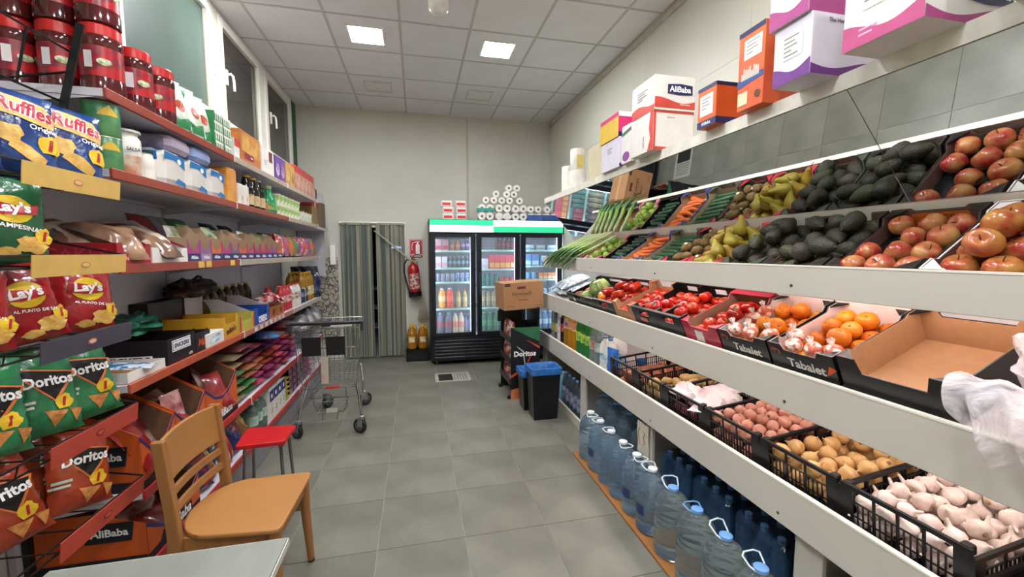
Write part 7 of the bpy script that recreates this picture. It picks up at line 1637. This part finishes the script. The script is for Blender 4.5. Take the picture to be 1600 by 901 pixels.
# corners (local): rear (toward camera) wide, front narrow
def cx_(s_, v, u): # s side -1/1, v 0 rear..1 front, u 0 bottom..1 top
    wt = .265+( .18-.265)*v; wbm = .205+(.15-.205)*v; return s_*(wbm+(wt-wbm)*u)
def cz_(v, u): zb = .40+.08*v; ztp = .90-.02*v; return zb+(ztp-zb)*u
def cy_(v, u): return -.02+.68*v+(-.0+.02*u)*(-1 if v < .5 else 1)*1.0
def P3(s_, v, u): return (cx_(s_, v, u), cy_(v, u), cz_(v, u))
def wires(name, segs, r): 
    g = MB()
    for s_ in segs: g.tube(s_, r, 5)
    o = part(name, g, zk, ct, True); return o
for s_ in (-1, 1):
    seg = []
    for i in range(1, 16): v = i/16; seg.append([P3(s_, v, 0), P3(s_, v, 1)])
    for u in (.2, .4, .6, .8): seg.append([P3(s_, 0, u), P3(s_, 1, u)])
    wires('side_grid', seg, .0018)
seg = []
for i in range(1, 9):
    f = -1+2*i/9; seg.append([(cx_(1, 1, 0)*f, cy_(1, 0), cz_(1, 0)), (cx_(1, 1, 1)*f, cy_(1, 1), cz_(1, 1))])
for u in (.25, .5, .75): seg.append([P3(-1, 1, u), P3(1, 1, u)])
wires('front_grid', seg, .0018)
seg = []
for i in range(1, 12):
    f = -1+2*i/12; seg.append([(cx_(1, 0, 1)*f, -.02+.0, .90-.03), (cx_(1, 0, 0)*f*1.05, -.01, .44)])
for z in (.52, .62, .74, .84): k_ = (z-.4)/.5; seg.append([(-cx_(1, 0, k_), -.018, z), (cx_(1, 0, k_), -.018, z)])
wires('rear_gate', seg, .0018)
seg = []
for i in range(1, 12): f = -1+2*i/12; seg.append([(cx_(1, 0, 0)*f, cy_(0, 0), cz_(0, 0)), (cx_(1, 1, 0)*f, cy_(1, 0), cz_(1, 0))])
for i in range(1, 12): v = i/12; seg.append([P3(-1, v, 0), P3(1, v, 0)])
wires('floor_grid', seg, .0018)
part('top_rim', MB().tube([P3(-1, 0, 1), P3(-1, 1, 1), P3(1, 1, 1), P3(1, 0, 1)], .0045, 8, closed=True), zk, ct, True); part('bottom_rim', MB().tube([P3(-1, 0, 0), P3(-1, 1, 0), P3(1, 1, 0), P3(1, 0, 0)], .004, 8, closed=True), zk, ct, True)
for s_ in (-1, 1):
    for v in (0, 1): part('corner_rod', MB().tube([P3(s_, v, 0), P3(s_, v, 1)], .0045, 8), zk, ct, True)
# handle with bracket
part('handle', MB().tube([(-.285, -.10, .955), (.285, -.10, .955)], .014, 12), C('#1f2022', r=.35), ct, True)
for s_ in (-1, 1): part('handle_bracket', MB().box((s_*.272-.01, -.115, .885), (s_*.272+.01, -.02, .965), ch=.004), C('#2a2b2e', r=.4), ct)
part('coin_lock', MB().box((-.03, -.125, .93), (.04, -.08, .97), ch=.006), C('#26272a', r=.4), ct); part('white_sleeve', MB().box((.04, -.112, .925), (.20, -.09, .940)), C('#c8c8c6', r=.4), ct)
for x in (-.13, .055): part('flap_panel', MB().box((x-.073, -.03, .675), (x+.073, -.024, .83), ch=.002), C('#16161a', r=.5), ct)
part('paper_label', MB().box((-.06, -.034, .44), (-.005, -.031, .665)), C('#b8aca0', r=.6, c2='#c86a5a', s=16, thr=.66), ct); part('red_badge', MB().box((-.03, -.036, .395), (.075, -.022, .415), ch=.002), C('#b03028', r=.4), ct)
part('child_seat', MB().tube([(-.19, -.015, .66), (-.18, .14, .70), (.18, .14, .70), (.19, -.015, .66)], .004, 6).tube([(-.18, .13, .88), (-.18, .14, .70)], .004, 6).tube([(.18, .13, .88), (.18, .14, .70)], .004, 6), zk, ct, True)
# chassis
for s_ in (-1, 1):
    part('rear_leg', MB().tube([(s_*.205, .0, .42), (s_*.225, -.02, .30), (s_*.245, -.05, .15)], .010, 8), zk, ct, True); part('rear_brace', MB().tube([(s_*.185, .06, .42), (s_*.222, -.01, .28), (s_*.238, -.035, .16)], .007, 8), zk, ct, True)
    part('side_rail', MB().tube([(s_*.235, -.03, .22), (s_*.22, .25, .24), (s_*.18, .60, .25), (s_*.155, .66, .42)], .009, 8), zk, ct, True)
part('cross_rail', MB().tube([(-.222, .22, .24), (.222, .22, .24)], .007, 8), zk, ct, True)
part('lower_basket', MB().tube([(-.12, -.02, .40), (-.13, -.03, .28), (-.10, -.04, .20), (.10, -.04, .20), (.13, -.03, .24), (.12, -.02, .40)], .0045, 8).tube([(-.10, -.04, .20), (-.08, .25, .22), (.10, .25, .22), (.10, -.04, .20)], .004, 6).tube([(-.06, -.04, .20), (-.06, -.06, .14)], .004, 6).tube([(.06, -.04, .20), (.05, -.06, .14)], .004, 6).tube([(-.13, -.03, .28), (.16, -.03, .30)], .004, 6), zk, ct, True)
part('advert_plate', MB().box((-.03, -.05, .20), (.055, -.044, .235)), C('#b8b4a4', r=.5), ct)
def caster(x, y, ang):
    M = Matrix.Translation((x, y, 0)) @ Matrix.Rotation(ang, 4, 'Z')
    c = part('caster', MB(M).lathe([(.020, .12), (.024, .125), (.024, .15), (.018, .155)], 14).box((-.022, -.018, .06), (-.018, .030, .135)).box((.018, -.018, .06), (.022, .030, .135)).box((-.022, -.018, .128), (.022, .028, .134)), C('#9a9c9e', r=.3, metal=.7), ct, True)
    Mw = M @ Matrix.Translation((0, .022, .062)) @ Matrix.Rotation(pi/2, 4, 'Y')
    part('wheel', MB(Mw).lathe([(.045, -.014), (.059, -.013), (.062, -.008), (.062, .008), (.059, .013), (.045, .014)], 24), C('#1c1c1e', r=.55), c, True); part('hub', MB(Mw).lathe([(.038, -.015), (.045, -.013), (.045, .013), (.038, .015)], 20), C('#55565a', r=.4), c, True); part('axle', MB(Mw).lathe([(.008, -.026), (.008, .026)], 8), C('#c0c2c4', r=.2, metal=.9), c)
caster(-.245, -.05, .9); caster(.245, -.05, 1.0); caster(-.17, .62, -.6); caster(.18, .62, -.9)
